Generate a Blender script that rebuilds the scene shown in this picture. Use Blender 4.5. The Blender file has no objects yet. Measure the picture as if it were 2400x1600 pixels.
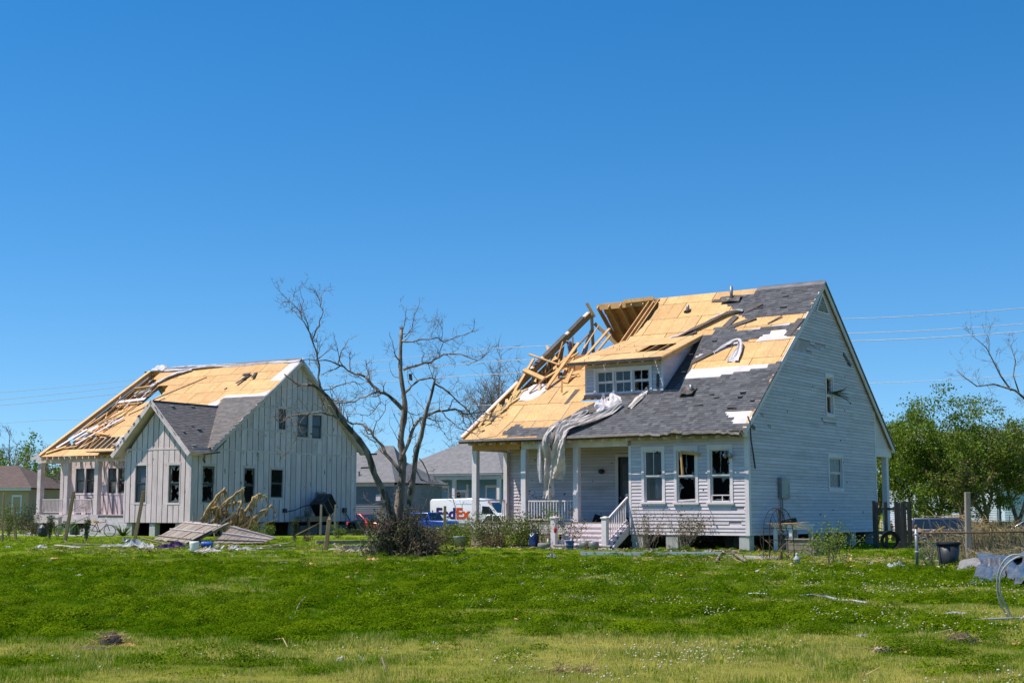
import bpy, bmesh, math, random
import numpy as np
from mathutils import Vector, Matrix
S = bpy.context.scene
COL = S.collection
RN = random.Random(11)
rad = math.radians
# ---------------------------------------------------------------- camera
PITCH = math.atan(395 / 3250)
CH = 1.5
cd = bpy.data.cameras.new('camera'); cam = bpy.data.objects.new('camera', cd); COL.objects.link(cam)
cam.location = (0, 0, CH); cam.rotation_euler = (math.pi / 2 + PITCH, 0, 0)
cd.sensor_width = 36; cd.lens = 3250 / 2400 * 36; cd.clip_end = 6000; cd.clip_start = .1
S.camera = cam
# ---------------------------------------------------------------- light
SUN_EL, SUN_AZ = rad(61), math.atan2(-.988, -.155)      # direction towards the sun: x = sin(az), y = cos(az)
sv = Vector((math.sin(SUN_AZ) * math.cos(SUN_EL), math.cos(SUN_AZ) * math.cos(SUN_EL), math.sin(SUN_EL)))
sd = bpy.data.lights.new('sun', 'SUN'); sd.energy = 5.0; sd.angle = rad(.53); sd.color = (1, .935, .83)
so = bpy.data.objects.new('sun', sd); COL.objects.link(so); so.location = (-40, 0, 60)
so.rotation_euler = sv.to_track_quat('Z', 'Y').to_euler()
W = bpy.data.worlds.new('World'); S.world = W; W.use_nodes = True
nt = W.node_tree; nt.nodes.clear()
sk = nt.nodes.new('ShaderNodeTexSky'); sk.sky_type = 'NISHITA'; sk.sun_disc = False
sk.sun_elevation = SUN_EL; sk.sun_rotation = SUN_AZ; sk.altitude = 0; sk.air_density = 1.0; sk.dust_density = 0; sk.ozone_density = 3.0
bg = nt.nodes.new('ShaderNodeBackground'); bg.inputs[1].default_value = .128
wo = nt.nodes.new('ShaderNodeOutputWorld')
hs = nt.nodes.new('ShaderNodeHueSaturation'); hs.inputs['Saturation'].default_value = 1.38; hs.inputs['Value'].default_value = 1.0
tcw = nt.nodes.new('ShaderNodeTexCoord'); vad = nt.nodes.new('ShaderNodeVectorMath'); vad.operation = 'ADD'; vad.inputs[1].default_value = (0, 0, .075)
nt.links.new(tcw.outputs['Generated'], vad.inputs[0]); nt.links.new(vad.outputs[0], sk.inputs['Vector'])      # clear, dry air: no yellow band at the horizon
nt.links.new(sk.outputs[0], hs.inputs['Color']); nt.links.new(hs.outputs[0], bg.inputs[0]); nt.links.new(bg.outputs[0], wo.inputs[0])
S.view_settings.view_transform = 'Standard'; S.view_settings.look = 'None'; S.view_settings.gamma = 1; S.view_settings.use_curve_mapping = False
S.view_settings.exposure = .3
S.cycles.max_bounces = 8; S.cycles.transparent_max_bounces = 16; S.cycles.use_denoising = True
# ---------------------------------------------------------------- helpers
def ss(a, b, x):
    t = np.clip((x - a) / (b - a), 0, 1); return t * t * (3 - 2 * t)
def gz(x, y):
    return float(-.35 * ss(84, 100, y) - .8 * ss(64, 90, y) * ss(14, 26, x))
def gzn(x, y):
    return -.35 * ss(84, 100, y) - .8 * ss(64, 90, y) * ss(14, 26, x)
_c, _s = math.cos(PITCH), math.sin(PITCH)
def ray(px, py):
    a, b = (px - 1200) / 3250, (800 - py) / 3250
    return Vector((a, _c - b * _s, _s + b * _c))
def at(px, py, Y):                 # point seen at a pixel of the photo, Y metres into the scene
    d = ray(px, py); return Vector((0, 0, CH)) + d * (Y / d.y)
def gp(px, py):                    # ground point seen at a pixel
    d = ray(px, py); p = Vector((0, 0, CH)) + d * (-CH / d.z); return Vector((p.x, p.y, gz(p.x, p.y)))
def vn(x, y, sc, seed):            # value noise 0..1
    x = np.asarray(x, float) / sc; y = np.asarray(y, float) / sc
    xi = np.floor(x).astype(np.int64); yi = np.floor(y).astype(np.int64); fx = x - xi; fy = y - yi
    fx = fx * fx * (3 - 2 * fx); fy = fy * fy * (3 - 2 * fy)
    def h(i, j):
        n = (i * 374761393 + j * 668265263 + seed * 1442695041) & 0xffffffff
        n = ((n ^ (n >> 13)) * 1274126177) & 0xffffffff
        return ((n ^ (n >> 16)) & 0xffff) / 65535.
    return (h(xi, yi) * (1 - fx) + h(xi + 1, yi) * fx) * (1 - fy) + (h(xi, yi + 1) * (1 - fx) + h(xi + 1, yi + 1) * fx) * fy
def V(*a): return Vector(a)
class Pl:                          # a plane: origin, u, v, outward n
    def __init__(s, o, u, v, n): s.o, s.u, s.v, s.n = Vector(o), Vector(u).normalized(), Vector(v).normalized(), Vector(n).normalized()
    def __call__(s, a, b, d=0): return s.o + s.u * a + s.v * b + s.n * d
class MB:
    def __init__(s): s.v = []; s.f = []; s.mi = []; s.r = []
    def add(s, vs, fs, mi=0, r=0.):
        n = len(s.v); s.v += [tuple(x) for x in vs]; s.f += [tuple(i + n for i in f) for f in fs]; s.mi += [mi] * len(fs); s.r += [r] * len(fs); return s
    def hexa(s, p, mi=0, r=0.):    # bottom 4, top 4
        return s.add(p, [(3, 2, 1, 0), (4, 5, 6, 7), (0, 1, 5, 4), (1, 2, 6, 5), (2, 3, 7, 6), (3, 0, 4, 7)], mi, r)
    def box(s, x0, x1, y0, y1, z0, z1, mi=0, r=0.):
        return s.hexa([(x0, y0, z0), (x1, y0, z0), (x1, y1, z0), (x0, y1, z0), (x0, y0, z1), (x1, y0, z1), (x1, y1, z1), (x0, y1, z1)], mi, r)
    def pbox(s, P, u0, u1, v0, v1, d0, d1, mi=0, r=0.):
        return s.hexa([P(u0, v0, d0), P(u1, v0, d0), P(u1, v1, d0), P(u0, v1, d0), P(u0, v0, d1), P(u1, v0, d1), P(u1, v1, d1), P(u0, v1, d1)], mi, r)
    def pquad(s, P, q, d0, d1, mi=0, r=0.):
        return s.prism([P(a, b, d0) for a, b in q], P.n * (d1 - d0), mi, r)
    def prism(s, pts, off, mi=0, r=0.):
        off = Vector(off); pts = [Vector(p) for p in pts]; n = len(pts)
        return s.add(pts + [p + off for p in pts], [tuple(reversed(range(n))), tuple(range(n, 2 * n))] + [(i, (i + 1) % n, n + (i + 1) % n, n + i) for i in range(n)], mi, r)
    def bar(s, p, q, w, h, up=(0, 0, 1), mi=0, w2=None, h2=None, r=0.):
        p, q = Vector(p), Vector(q); d = (q - p).normalized(); up = Vector(up)
        a = d.cross(up)
        if a.length < 1e-4: a = d.cross(Vector((1, 0, 0)))
        a.normalize(); b = a.cross(d); w2 = w if w2 is None else w2; h2 = h if h2 is None else h2
        f = lambda c, ww, hh: [c - a * ww / 2 - b * hh / 2, c + a * ww / 2 - b * hh / 2, c + a * ww / 2 + b * hh / 2, c - a * ww / 2 + b * hh / 2]
        return s.hexa(f(p, w, h) + f(q, w2, h2), mi, r)
    def tube(s, pts, rs, n=6, mi=0, r=0.):
        pts = [Vector(p) for p in pts]
        if not hasattr(rs, '__len__'): rs = [rs] * len(pts)
        vs = []; fs = []; a = None
        for i, p in enumerate(pts):
            d = (pts[min(i + 1, len(pts) - 1)] - pts[max(i - 1, 0)])
            d = d.normalized() if d.length > 1e-9 else Vector((0, 0, 1))
            if a is None: a = d.cross(Vector((0, 0, 1)) if abs(d.z) < .9 else Vector((1, 0, 0)))
            else: a = a - d * a.dot(d)
            if a.length < 1e-6: a = d.orthogonal()
            a.normalize(); b = d.cross(a)
            for k in range(n):
                t = 2 * math.pi * k / n; vs.append(p + (a * math.cos(t) + b * math.sin(t)) * rs[i])
        for i in range(len(pts) - 1):
            for k in range(n):
                k2 = (k + 1) % n; fs.append((i * n + k, i * n + k2, i * n + n + k2, i * n + n + k))
        fs += [tuple(reversed(range(n))), tuple(range(len(vs) - n, len(vs)))]
        return s.add(vs, fs, mi, r)
    def lathe(s, prof, n=16, o=(0, 0, 0), ax=(0, 0, 1), mi=0):
        ax = Vector(ax).normalized(); a = ax.orthogonal().normalized(); b = ax.cross(a); o = Vector(o)
        vs = []; fs = []; m = len(prof)
        for rr, z in prof:
            for k in range(n):
                t = 2 * math.pi * k / n; vs.append(o + ax * z + (a * math.cos(t) + b * math.sin(t)) * rr)
        for i in range(m - 1):
            for k in range(n):
                k2 = (k + 1) % n; fs.append((i * n + k, i * n + k2, i * n + n + k2, i * n + n + k))
        fs += [tuple(reversed(range(n))), tuple(range((m - 1) * n, m * n))]
        return s.add(vs, fs, mi)
    def grid(s, g, th=.01, mi=0):  # g[i][j] points; a thin two sided sheet
        ni, nj = len(g), len(g[0]); g = [[Vector(p) for p in r] for r in g]
        vs = []; bs = []
        for i in range(ni):
            for j in range(nj):
                du = g[min(i + 1, ni - 1)][j] - g[max(i - 1, 0)][j]; dv = g[i][min(j + 1, nj - 1)] - g[i][max(j - 1, 0)]
                n = du.cross(dv); n = n.normalized() if n.length > 1e-9 else Vector((0, 0, 1))
                vs.append(g[i][j]); bs.append(g[i][j] - n * th)
        N = ni * nj; I = lambda i, j: i * nj + j; fs = []
        for i in range(ni - 1):
            for j in range(nj - 1):
                q = (I(i, j), I(i + 1, j), I(i + 1, j + 1), I(i, j + 1)); fs += [q, tuple(N + k for k in reversed(q))]
        for i in range(ni - 1): fs += [(I(i, 0), N + I(i, 0), N + I(i + 1, 0), I(i + 1, 0)), (I(i, nj - 1), I(i + 1, nj - 1), N + I(i + 1, nj - 1), N + I(i, nj - 1))]
        for j in range(nj - 1): fs += [(I(0, j), I(0, j + 1), N + I(0, j + 1), N + I(0, j)), (I(ni - 1, j), N + I(ni - 1, j), N + I(ni - 1, j + 1), I(ni - 1, j + 1))]
        return s.add(vs + bs, fs, mi)
    def leaf(s, c, sz, rr, mi=0, asp=.5, up=.0):   # one bent leaf, two quads
        d = Vector((rr.gauss(0, 1), rr.gauss(0, 1), rr.gauss(0, 1) + up)).normalized()
        a = d.orthogonal().normalized(); a.rotate(Matrix.Rotation(rr.random() * 6.28, 3, d)); w = sz * asp
        c = Vector(c); n = d.cross(a)
        return s.add([c, c + d * sz * .5 + a * w * .5 + n * sz * .08, c + d * sz, c + d * sz * .5 - a * w * .5 + n * sz * .08], [(0, 1, 2), (0, 2, 3)], mi, rr.random())
    def build(s, name, m, parent=None, smooth=False, loc=None, rz=0, bev=0, fix=True, rattr=False, kind=None):
        me = bpy.data.meshes.new(name); me.from_pydata(s.v, [], s.f)
        for x in (m if isinstance(m, (list, tuple)) else [m]): me.materials.append(M[x])
        if any(s.mi): me.polygons.foreach_set('material_index', s.mi)
        if smooth: me.polygons.foreach_set('use_smooth', [True] * len(s.f))
        if rattr:
            at_ = me.attributes.new('rnd', 'FLOAT', 'FACE'); at_.data.foreach_set('value', s.r)
        if fix and len(s.f) < 30000:
            b = bmesh.new(); b.from_mesh(me); bmesh.ops.recalc_face_normals(b, faces=b.faces); b.to_mesh(me); b.free()
        o = bpy.data.objects.new(name, me); COL.objects.link(o)
        if parent is not None: o.parent = parent
        if loc is not None: o.location = loc
        if rz: o.rotation_euler.z = rz
        if bev:
            md = o.modifiers.new('b', 'BEVEL'); md.width = bev; md.segments = 2; md.limit_method = 'ANGLE'
        if kind: o['kind'] = kind
        return o
def tag(o, label, cat, group=None):
    o['label'] = label; o['category'] = cat
    if group: o['group'] = group
    return o
def thing(name, label, cat, loc=(0, 0, 0), rz=0, group=None):
    o = bpy.data.objects.new(name, None); COL.objects.link(o); o.location = loc; o.rotation_euler.z = rz; o.empty_display_size = .2
    return tag(o, label, cat, group)
# ---------------------------------------------------------------- materials
M = {}
def mat(name, col, col2=None, rough=.75, ns=3., det=6, bump=.15, bs=60., rnd=.0, metal=0., spec=.3, speck=None, sps=14., spt=.68, stretch=(1, 1, 1), attr=None, trans=0., cuts=(.35, .65), alpha=None, coat=0, stain=None):
    m = bpy.data.materials.new(name); M[name] = m; m.use_nodes = True; t = m.node_tree; N = t.nodes; L = t.links; N.clear()
    out = N.new('ShaderNodeOutputMaterial'); p = N.new('ShaderNodeBsdfPrincipled')
    p.inputs['Roughness'].default_value = rough; p.inputs['Metallic'].default_value = metal; p.inputs['Specular IOR Level'].default_value = spec
    if coat: p.inputs['Coat Weight'].default_value = coat; p.inputs['Coat Roughness'].default_value = .08
    tc = N.new('ShaderNodeTexCoord'); oi = N.new('ShaderNodeObjectInfo')
    mp = N.new('ShaderNodeMapping'); mp.inputs['Scale'].default_value = stretch
    vm = N.new('ShaderNodeVectorMath'); vm.operation = 'MULTIPLY_ADD'
    vm.inputs[0].default_value = (1, 1, 1)
    cb = N.new('ShaderNodeCombineXYZ'); mu = N.new('ShaderNodeMath'); mu.operation = 'MULTIPLY'; mu.inputs[1].default_value = 61.7
    L.new(oi.outputs['Random'], mu.inputs[0]); L.new(mu.outputs[0], cb.inputs[0]); L.new(mu.outputs[0], cb.inputs[2])
    L.new(tc.outputs['Object'], vm.inputs[0]); vm.inputs[1].default_value = (1, 1, 1); L.new(cb.outputs[0], vm.inputs[2]); L.new(vm.outputs[0], mp.inputs[0])
    def noise(sc, d=det):
        n = N.new('ShaderNodeTexNoise'); n.inputs['Scale'].default_value = sc; n.inputs['Detail'].default_value = d; n.inputs['Roughness'].default_value = .6; L.new(mp.outputs[0], n.inputs['Vector']); return n
    def ramp(src, a, b):
        r = N.new('ShaderNodeMapRange'); r.inputs[1].default_value = a; r.inputs[2].default_value = b; L.new(src, r.inputs[0]); return r.outputs[0]
    def mix(fac, a, b):
        x = N.new('ShaderNodeMix'); x.data_type = 'RGBA'
        if isinstance(fac, float): x.inputs[0].default_value = fac
        else: L.new(fac, x.inputs[0])
        for i, c in ((6, a), (7, b)):
            if isinstance(c, tuple): x.inputs[i].default_value = c if len(c) == 4 else c + (1,)
            else: L.new(c, x.inputs[i])
        return x.outputs[2]
    if attr:
        an = N.new('ShaderNodeAttribute'); an.attribute_name = attr
        if attr == 'Col': c = an.outputs['Color']
        else: c = mix(an.outputs['Fac'], col, col2 or col)
        n1 = noise(ns); h = N.new('ShaderNodeHueSaturation'); L.new(ramp(n1.outputs['Fac'], .2, .8), h.inputs['Value'])
        mr = h.inputs['Value'].links[0].from_node; mr.inputs[3].default_value = .82; mr.inputs[4].default_value = 1.18; L.new(c, h.inputs['Color']); c = h.outputs[0]
    else:
        n1 = noise(ns); c = mix(ramp(n1.outputs['Fac'], *cuts), col, col2 or tuple(x * .8 for x in col))
    if speck:
        n3 = noise(sps, 3); c = mix(ramp(n3.outputs['Fac'], spt, spt + .05), c, speck)
    if stain:                      # broad dirty streaks and splashes
        n4 = noise(.55, 8); n4.inputs['Roughness'].default_value = .75; f4 = ramp(n4.outputs['Fac'], .5, .78); f4.node.inputs[4].default_value = stain[1]; c = mix(f4, c, stain[0])
    if rnd:
        h = N.new('ShaderNodeHueSaturation'); r = N.new('ShaderNodeMapRange'); r.inputs[3].default_value = 1 - rnd; r.inputs[4].default_value = 1 + rnd
        L.new(oi.outputs['Random'], r.inputs[0]); L.new(r.outputs[0], h.inputs['Value']); L.new(c, h.inputs['Color']); c = h.outputs[0]
    L.new(c, p.inputs['Base Color'])
    if bump:
        b = N.new('ShaderNodeBump'); b.inputs['Strength'].default_value = bump; b.inputs['Distance'].default_value = .02; L.new(noise(bs, 4).outputs['Fac'], b.inputs['Height']); L.new(b.outputs[0], p.inputs['Normal'])
    sh = p.outputs[0]
    if trans:
        tr = N.new('ShaderNodeBsdfTranslucent'); L.new(c, tr.inputs['Color']); mx = N.new('ShaderNodeMixShader'); mx.inputs[0].default_value = trans; L.new(sh, mx.inputs[1]); L.new(tr.outputs[0], mx.inputs[2]); sh = mx.outputs[0]
    if alpha is not None:
        tr = N.new('ShaderNodeBsdfTransparent'); mx = N.new('ShaderNodeMixShader'); mx.inputs[0].default_value = alpha; L.new(tr.outputs[0], mx.inputs[1]); L.new(sh, mx.inputs[2]); sh = mx.outputs[0]
    L.new(sh, out.inputs[0]); return m
mat('siding', (.66, .575, .6), (.57, .495, .52), rough=.6, ns=.8, bump=.08, bs=30, rnd=.08, stain=((.3, .25, .21), .55), speck=(.2, .2, .19), sps=9, spt=.69)
mat('trim', (.76, .68, .69), (.66, .585, .6), stain=((.32, .27, .23), .5), rough=.55, ns=1.5, bump=.06, rnd=.04, speck=(.3, .29, .27), sps=8, spt=.7)
mat('wall_core', (.5, .43, .47), (.38, .32, .35), ns=2, speck=(.05, .05, .05), sps=5, spt=.67)
mat('board', (.74, .605, .61), (.61, .495, .5), stain=((.27, .21, .17), .6), rough=.8, ns=1.6, bump=.15, rnd=.09, speck=(.2, .17, .14), sps=5, spt=.66, stretch=(1, 1, .35))
mat('boardtrim', (.67, .56, .56), (.55, .46, .46), stain=((.3, .24, .2), .6), rough=.75, ns=2, rnd=.06)
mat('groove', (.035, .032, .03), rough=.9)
mat('rafter', (.62, .37, .155), (.5, .27, .1), rough=.75, ns=3, stretch=(.6, .6, .6), bump=.15, rnd=.16)
mat('oldwood', (.33, .27, .22), (.22, .175, .14), rough=.85, ns=4, bump=.3, rnd=.16, stretch=(1, 1, .4))
mat('postwood', (.36, .25, .14), (.24, .16, .09), rough=.85, ns=5, bump=.3, rnd=.1, stretch=(1, 1, .3))
mat('darkwood', (.075, .062, .055), (.045, .037, .033), rough=.85, ns=5, bump=.3, rnd=.2, stretch=(1, 1, .3))
mat('felt', (.76, .71, .73), (.6, .55, .57), rough=.75, ns=2.5, bump=.8, bs=9, trans=.15, speck=(.4, .34, .3), sps=3, spt=.66)
mat('cloth', (.74, .66, .62), (.56, .48, .45), rough=.8, ns=2, bump=.7, bs=9, speck=(.32, .2, .16), sps=2.2, spt=.66, trans=.2)
mat('drip', (.05, .04, .037), (.095, .08, .072), rough=.5, ns=5, bump=.3, bs=15, rnd=.2)
mat('concrete', (.5, .49, .47), (.38, .37, .355), rough=.9, ns=3, bump=.3, rnd=.05)
mat('graycon', (.27, .26, .245), (.19, .18, .17), rough=.9, ns=3, bump=.3, rnd=.1)
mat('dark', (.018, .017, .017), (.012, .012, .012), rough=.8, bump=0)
mat('inside', (.2, .17, .14), (.1, .09, .08), rough=.9)
mat('blackmetal', (.022, .022, .024), (.035, .034, .035), rough=.45, ns=6, bump=.05, spec=.5)
mat('graymetal', (.27, .28, .29), (.2, .21, .22), rough=.45, ns=5, metal=.4, bump=.05)
mat('galv', (.25, .25, .255), (.12, .12, .125), rough=.36, ns=4, metal=.5, bump=.1, bs=10, rnd=.15)
mat('steel', (.68, .67, .66), (.52, .51, .5), rough=.45, metal=.25, bump=.03)
mat('rust', (.22, .11, .06), (.13, .07, .045), rough=.8, ns=14, bump=.3)
mat('white', (.8, .8, .8), (.72, .72, .72), rough=.5, ns=3, bump=.04)
mat('plastic', (.55, .56, .58), (.4, .4, .42), rough=.4, ns=3, bump=.25, bs=12, trans=.2)
mat('paper', (.56, .54, .51), (.38, .34, .3), rough=.8, ns=6, bump=.2, rnd=.15)
mat('brown', (.33, .17, .075), (.24, .12, .05), rough=.8, ns=6, rnd=.1)
mat('bark', (.36, .275, .215), (.1, .075, .055), rough=.95, ns=4.5, bump=1.0, bs=11, stretch=(1, 1, .3), speck=(.07, .062, .045), sps=4, spt=.55)
mat('twig', (.3, .235, .19), (.13, .105, .09), rough=.95, ns=9, bump=.3)
mat('dryplant', (.55, .39, .19), (.33, .21, .09), rough=.9, ns=9, bump=.4, stretch=(1, 1, .3))
mat('straw', (.6, .47, .22), (.36, .26, .11), rough=.9, attr='rnd', trans=.25)
mat('leaf', (.07, .13, .006), (.21, .28, .02), rough=.55, attr='rnd', trans=.3, ns=2)
mat('leafbright', (.1, .175, .008), (.24, .31, .025), rough=.55, attr='rnd', trans=.35, ns=2)
mat('leafdark', (.024, .045, .014), (.065, .09, .022), rough=.6, attr='rnd', trans=.2, ns=2)
mat('leafdry', (.085, .095, .025), (.2, .15, .06), rough=.75, attr='rnd', trans=.25, ns=2)
mat('leafbrown', (.12, .075, .04), (.2, .14, .07), rough=.8, attr='rnd', trans=.2, ns=2)
mat('shingle', (.065, .065, .072), (.14, .138, .147), rough=.92, attr='rnd', ns=30, bump=.4, bs=120)
mat('shinglebrown', (.125, .112, .108), (.2, .182, .175), rough=.92, attr='rnd', ns=30, bump=.4, bs=120)
mat('roofred', (.1, .07, .06), (.14, .1, .086), rough=.92, ns=2.2, bump=.3)
mat('roofgray', (.15, .143, .148), (.21, .2, .205), rough=.92, ns=2.2, bump=.3)
mat('bluehouse', (.2, .37, .5), (.17, .33, .45), rough=.7, ns=1, rnd=.03, bump=.05)
mat('grayhouse', (.2, .21, .225), (.17, .178, .19), rough=.7, ns=1, rnd=.03, bump=.05)
mat('tanhouse', (.56, .37, .2), (.48, .32, .17), rough=.8, ns=1, bump=.1)
mat('lightblue', (.53, .66, .74), (.46, .58, .66), rough=.7, ns=1, rnd=.03, bump=.05)
mat('whitehouse', (.55, .6, .66), (.48, .53, .58), rough=.7, ns=1, rnd=.03, bump=.05)
mat('carpet', (.1, .09, .085), (.07, .062, .06), rough=.9)
mat('rubber', (.014, .014, .015), rough=.7, bump=.1)
mat('vanwhite', (.78, .79, .8), (.74, .75, .76), rough=.25, ns=1, bump=0, coat=.6, spec=.5)
mat('carred', (.42, .018, .022), (.37, .015, .018), rough=.3, ns=1, bump=0, coat=.8, spec=.5)
mat('carblue', (.01, .065, .33), (.008, .05, .28), rough=.3, ns=1, bump=0, coat=.8, spec=.5)
mat('cardark', (.035, .04, .058), (.04, .045, .065), rough=.3, ns=1, bump=0, coat=.9, spec=.5)
mat('carsilver', (.3, .3, .31), (.27, .27, .28), rough=.3, metal=.4, bump=0, coat=.6)
mat('carglass', (.016, .022, .026), rough=.06, bump=0, spec=.8)
mat('lampred', (.45, .015, .01), rough=.2, bump=0, spec=.6)
mat('lampclear', (.6, .6, .58), rough=.15, bump=0, spec=.7)
mat('logopurple', (.055, .02, .16), rough=.4, bump=0)
mat('logoorange', (.8, .11, .012), rough=.4, bump=0)
mat('bluebin', (.02, .1, .42), (.015, .08, .35), rough=.45, bump=.05)
mat('navy', (.012, .03, .12), (.01, .022, .09), rough=.4, bump=.05)
mat('purple', (.05, .015, .1), (.03, .01, .06), rough=.9, ns=5, bump=.4, bs=20)
mat('redpaint', (.5, .02, .025), rough=.35, bump=0, spec=.5)
mat('yellow', (.7, .36, .01), rough=.45, bump=0)
mat('green', (.17, .42, .02), rough=.45, bump=0)
mat('orangecloth', (.42, .15, .025), (.3, .1, .02), rough=.8)
mat('foam', (.75, .42, .18), (.6, .3, .12), rough=.9, ns=6, bump=.5)
mat('mud', (.11, .08, .065), (.06, .042, .034), rough=.95, ns=6, bump=.9, bs=18)
mat('pinkins', (.62, .42, .2), (.5, .33, .13), rough=.95, ns=5, bump=.8, bs=14)
mat('flower', (.55, .52, .38), (.42, .37, .22), rough=.8, ns=8, bump=0)
mat('curtain', (.3, .38, .5), (.18, .24, .34), rough=.9, ns=6, stretch=(6, 6, .1))
mat('blind', (.55, .53, .47), (.42, .4, .36), rough=.8, ns=2, bump=0)
mat('soil', (.09, .065, .045), (.14, .11, .075), rough=.95, ns=4, bump=.6)
mat('road', (.06, .06, .062), (.045, .045, .046), rough=.9, ns=4, bump=.3)
mat('conduit', (.4, .41, .43), (.33, .34, .36), rough=.5, bump=.05)
mat('glass', (.02, .025, .03), rough=.03, bump=0, spec=.6, alpha=.5)
mat('glassdusty', (.12, .135, .14), (.08, .09, .1), rough=.2, bump=0, spec=.6, alpha=.6, ns=2)
mat('shard', (.2, .22, .22), (.12, .13, .13), rough=.15, bump=0, spec=.6, alpha=.65)
mat('wire', (.05, .05, .052), rough=.6, bump=0)
mat('wirelit', (.45, .45, .46), rough=.4, bump=0, metal=.3)
mat('sheer', (.5, .47, .48), (.4, .37, .38), rough=.6, bump=.3, bs=9, trans=.4)
def special():
    # oriented strand board: flakes, printed nailing lines
    for nm, a, b, ln in (('osb', (.66, .39, .165), (.55, .31, .12), True), ('osbunder', (.68, .33, .11), (.54, .24, .07), False), ('osbpale', (.68, .42, .19), (.58, .34, .14), True)):
        m = mat(nm, a, b, rough=.7, ns=1.3, bump=.1, rnd=.11, stain=((.36, .25, .15), .6)); t = m.node_tree; N, L = t.nodes, t.links
        p = next(n for n in N if n.type == 'BSDF_PRINCIPLED'); src = p.inputs['Base Color'].links[0].from_socket
        mp = next(n for n in N if n.type == 'MAPPING')
        vo = N.new('ShaderNodeTexVoronoi'); vo.inputs['Scale'].default_value = 22; L.new(mp.outputs[0], vo.inputs['Vector'])
        bw = N.new('ShaderNodeRGBToBW'); L.new(vo.outputs['Color'], bw.inputs[0])
        r = N.new('ShaderNodeMapRange'); r.inputs[3].default_value = .8; r.inputs[4].default_value = 1.2; L.new(bw.outputs[0], r.inputs[0])
        h = N.new('ShaderNodeHueSaturation'); L.new(src, h.inputs['Color']); L.new(r.outputs[0], h.inputs['Value']); src = h.outputs[0]
        if ln:
            tc = next(n for n in N if n.type == 'TEX_COORD'); sp = N.new('ShaderNodeSeparateXYZ'); L.new(tc.outputs['Object'], sp.inputs[0])
            m1 = N.new('ShaderNodeMath'); m1.operation = 'PINGPONG'; m1.inputs[1].default_value = .305; L.new(sp.outputs[0], m1.inputs[0])
            m2 = N.new('ShaderNodeMath'); m2.operation = 'LESS_THAN'; m2.inputs[1].default_value = .009; L.new(m1.outputs[0], m2.inputs[0])
            m3 = N.new('ShaderNodeMath'); m3.operation = 'MULTIPLY'; m3.inputs[1].default_value = .6; L.new(m2.outputs[0], m3.inputs[0])
            x = N.new('ShaderNodeMix'); x.data_type = 'RGBA'; L.new(m3.outputs[0], x.inputs[0]); L.new(src, x.inputs[6]); x.inputs[7].default_value = (.16, .1, .05, 1); src = x.outputs[2]
        L.new(src, p.inputs['Base Color'])
    # brick
    for nm, a, b, mo in (('brick', (.3, .2, .135), (.22, .14, .095), (.36, .33, .29)), ('brickgray', (.28, .22, .2), (.2, .165, .155), (.2, .19, .18))):
        m = mat(nm, a); t = m.node_tree; N, L = t.nodes, t.links; p = next(n for n in N if n.type == 'BSDF_PRINCIPLED')
        tc = next(n for n in N if n.type == 'TEX_COORD'); mp = N.new('ShaderNodeMapping'); mp.inputs['Rotation'].default_value = (rad(90), 0, 0); L.new(tc.outputs['Object'], mp.inputs[0])
        br = N.new('ShaderNodeTexBrick'); br.inputs['Color1'].default_value = a + (1,); br.inputs['Color2'].default_value = b + (1,); br.inputs['Mortar'].default_value = mo + (1,)
        br.inputs['Scale'].default_value = 1; br.inputs['Brick Width'].default_value = .21; br.inputs['Row Height'].default_value = .075; br.inputs['Mortar Size'].default_value = .008
        L.new(mp.outputs[0], br.inputs['Vector']); L.new(br.outputs['Color'], p.inputs['Base Color'])
    # grass and ground read a colour stored per vertex
    mat('grass', (.1, .2, .02), rough=.7, attr='Col', ns=3, trans=.4, bump=0, spec=0)
    m = mat('ground', (.1, .2, .02), rough=.95, spec=0, attr='Col', ns=9, bump=.8, bs=26, speck=(.13, .12, .045), sps=7, spt=.6)
special()
# ---------------------------------------------------------------- ground and grass
def lush(x, y):                    # 1 = clover / lush green, 0 = dry turf
    n = .42 * vn(x, y, 2.6, 1) + .33 * vn(x, y, 1.0, 2) + .25 * vn(x, y, .38, 3)
    sx = x / np.maximum(y, 1) * 3250 + 1200                       # how far to the side of the lot
    near = 15 + 4.5 * ss(500, 1300, sx) + 3 * vn(x, y, 2.5, 8) + 2.2 * (vn(x, y, .7, 18) - .5)
    band = ss(near - 1.3, near + 1.3, y) * (1 - ss(36, 42, y - 3 * vn(x, y, 4, 9) + 5 * ss(1900, 2400, sx) - 2 * ss(1200, 1700, sx)))
    b = band * (.75 - .34 * ss(1500, 1950, sx)) + .12 * (1 - ss(0, 900, sx)) * (y < 20)
    return np.clip((n - .5) * 3.4 + .3 + b * .85 - .22 * ss(1000, 1500, sx) * (y < near + 1), 0, 1)
def tint(x, y, l, r):
    g1 = np.array((.05, .15, .001)); g2 = np.array((.145, .285, .002)); d1 = np.array((.17, .225, .012)); d2 = np.array((.58, .49, .13)); far = np.array((.155, .235, .008))
    r = r[:, None]; gl = g1 * (1 - r) + g2 * r; dl = d1 * (1 - r) + d2 * r; m = np.clip(l, 0, 1)[:, None]
    c = gl * m + dl * (1 - m)
    f = (ss(37, 46, y) * .75)[:, None]
    return c * (1 - f) + (far * (.8 + .5 * r)) * f
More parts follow.
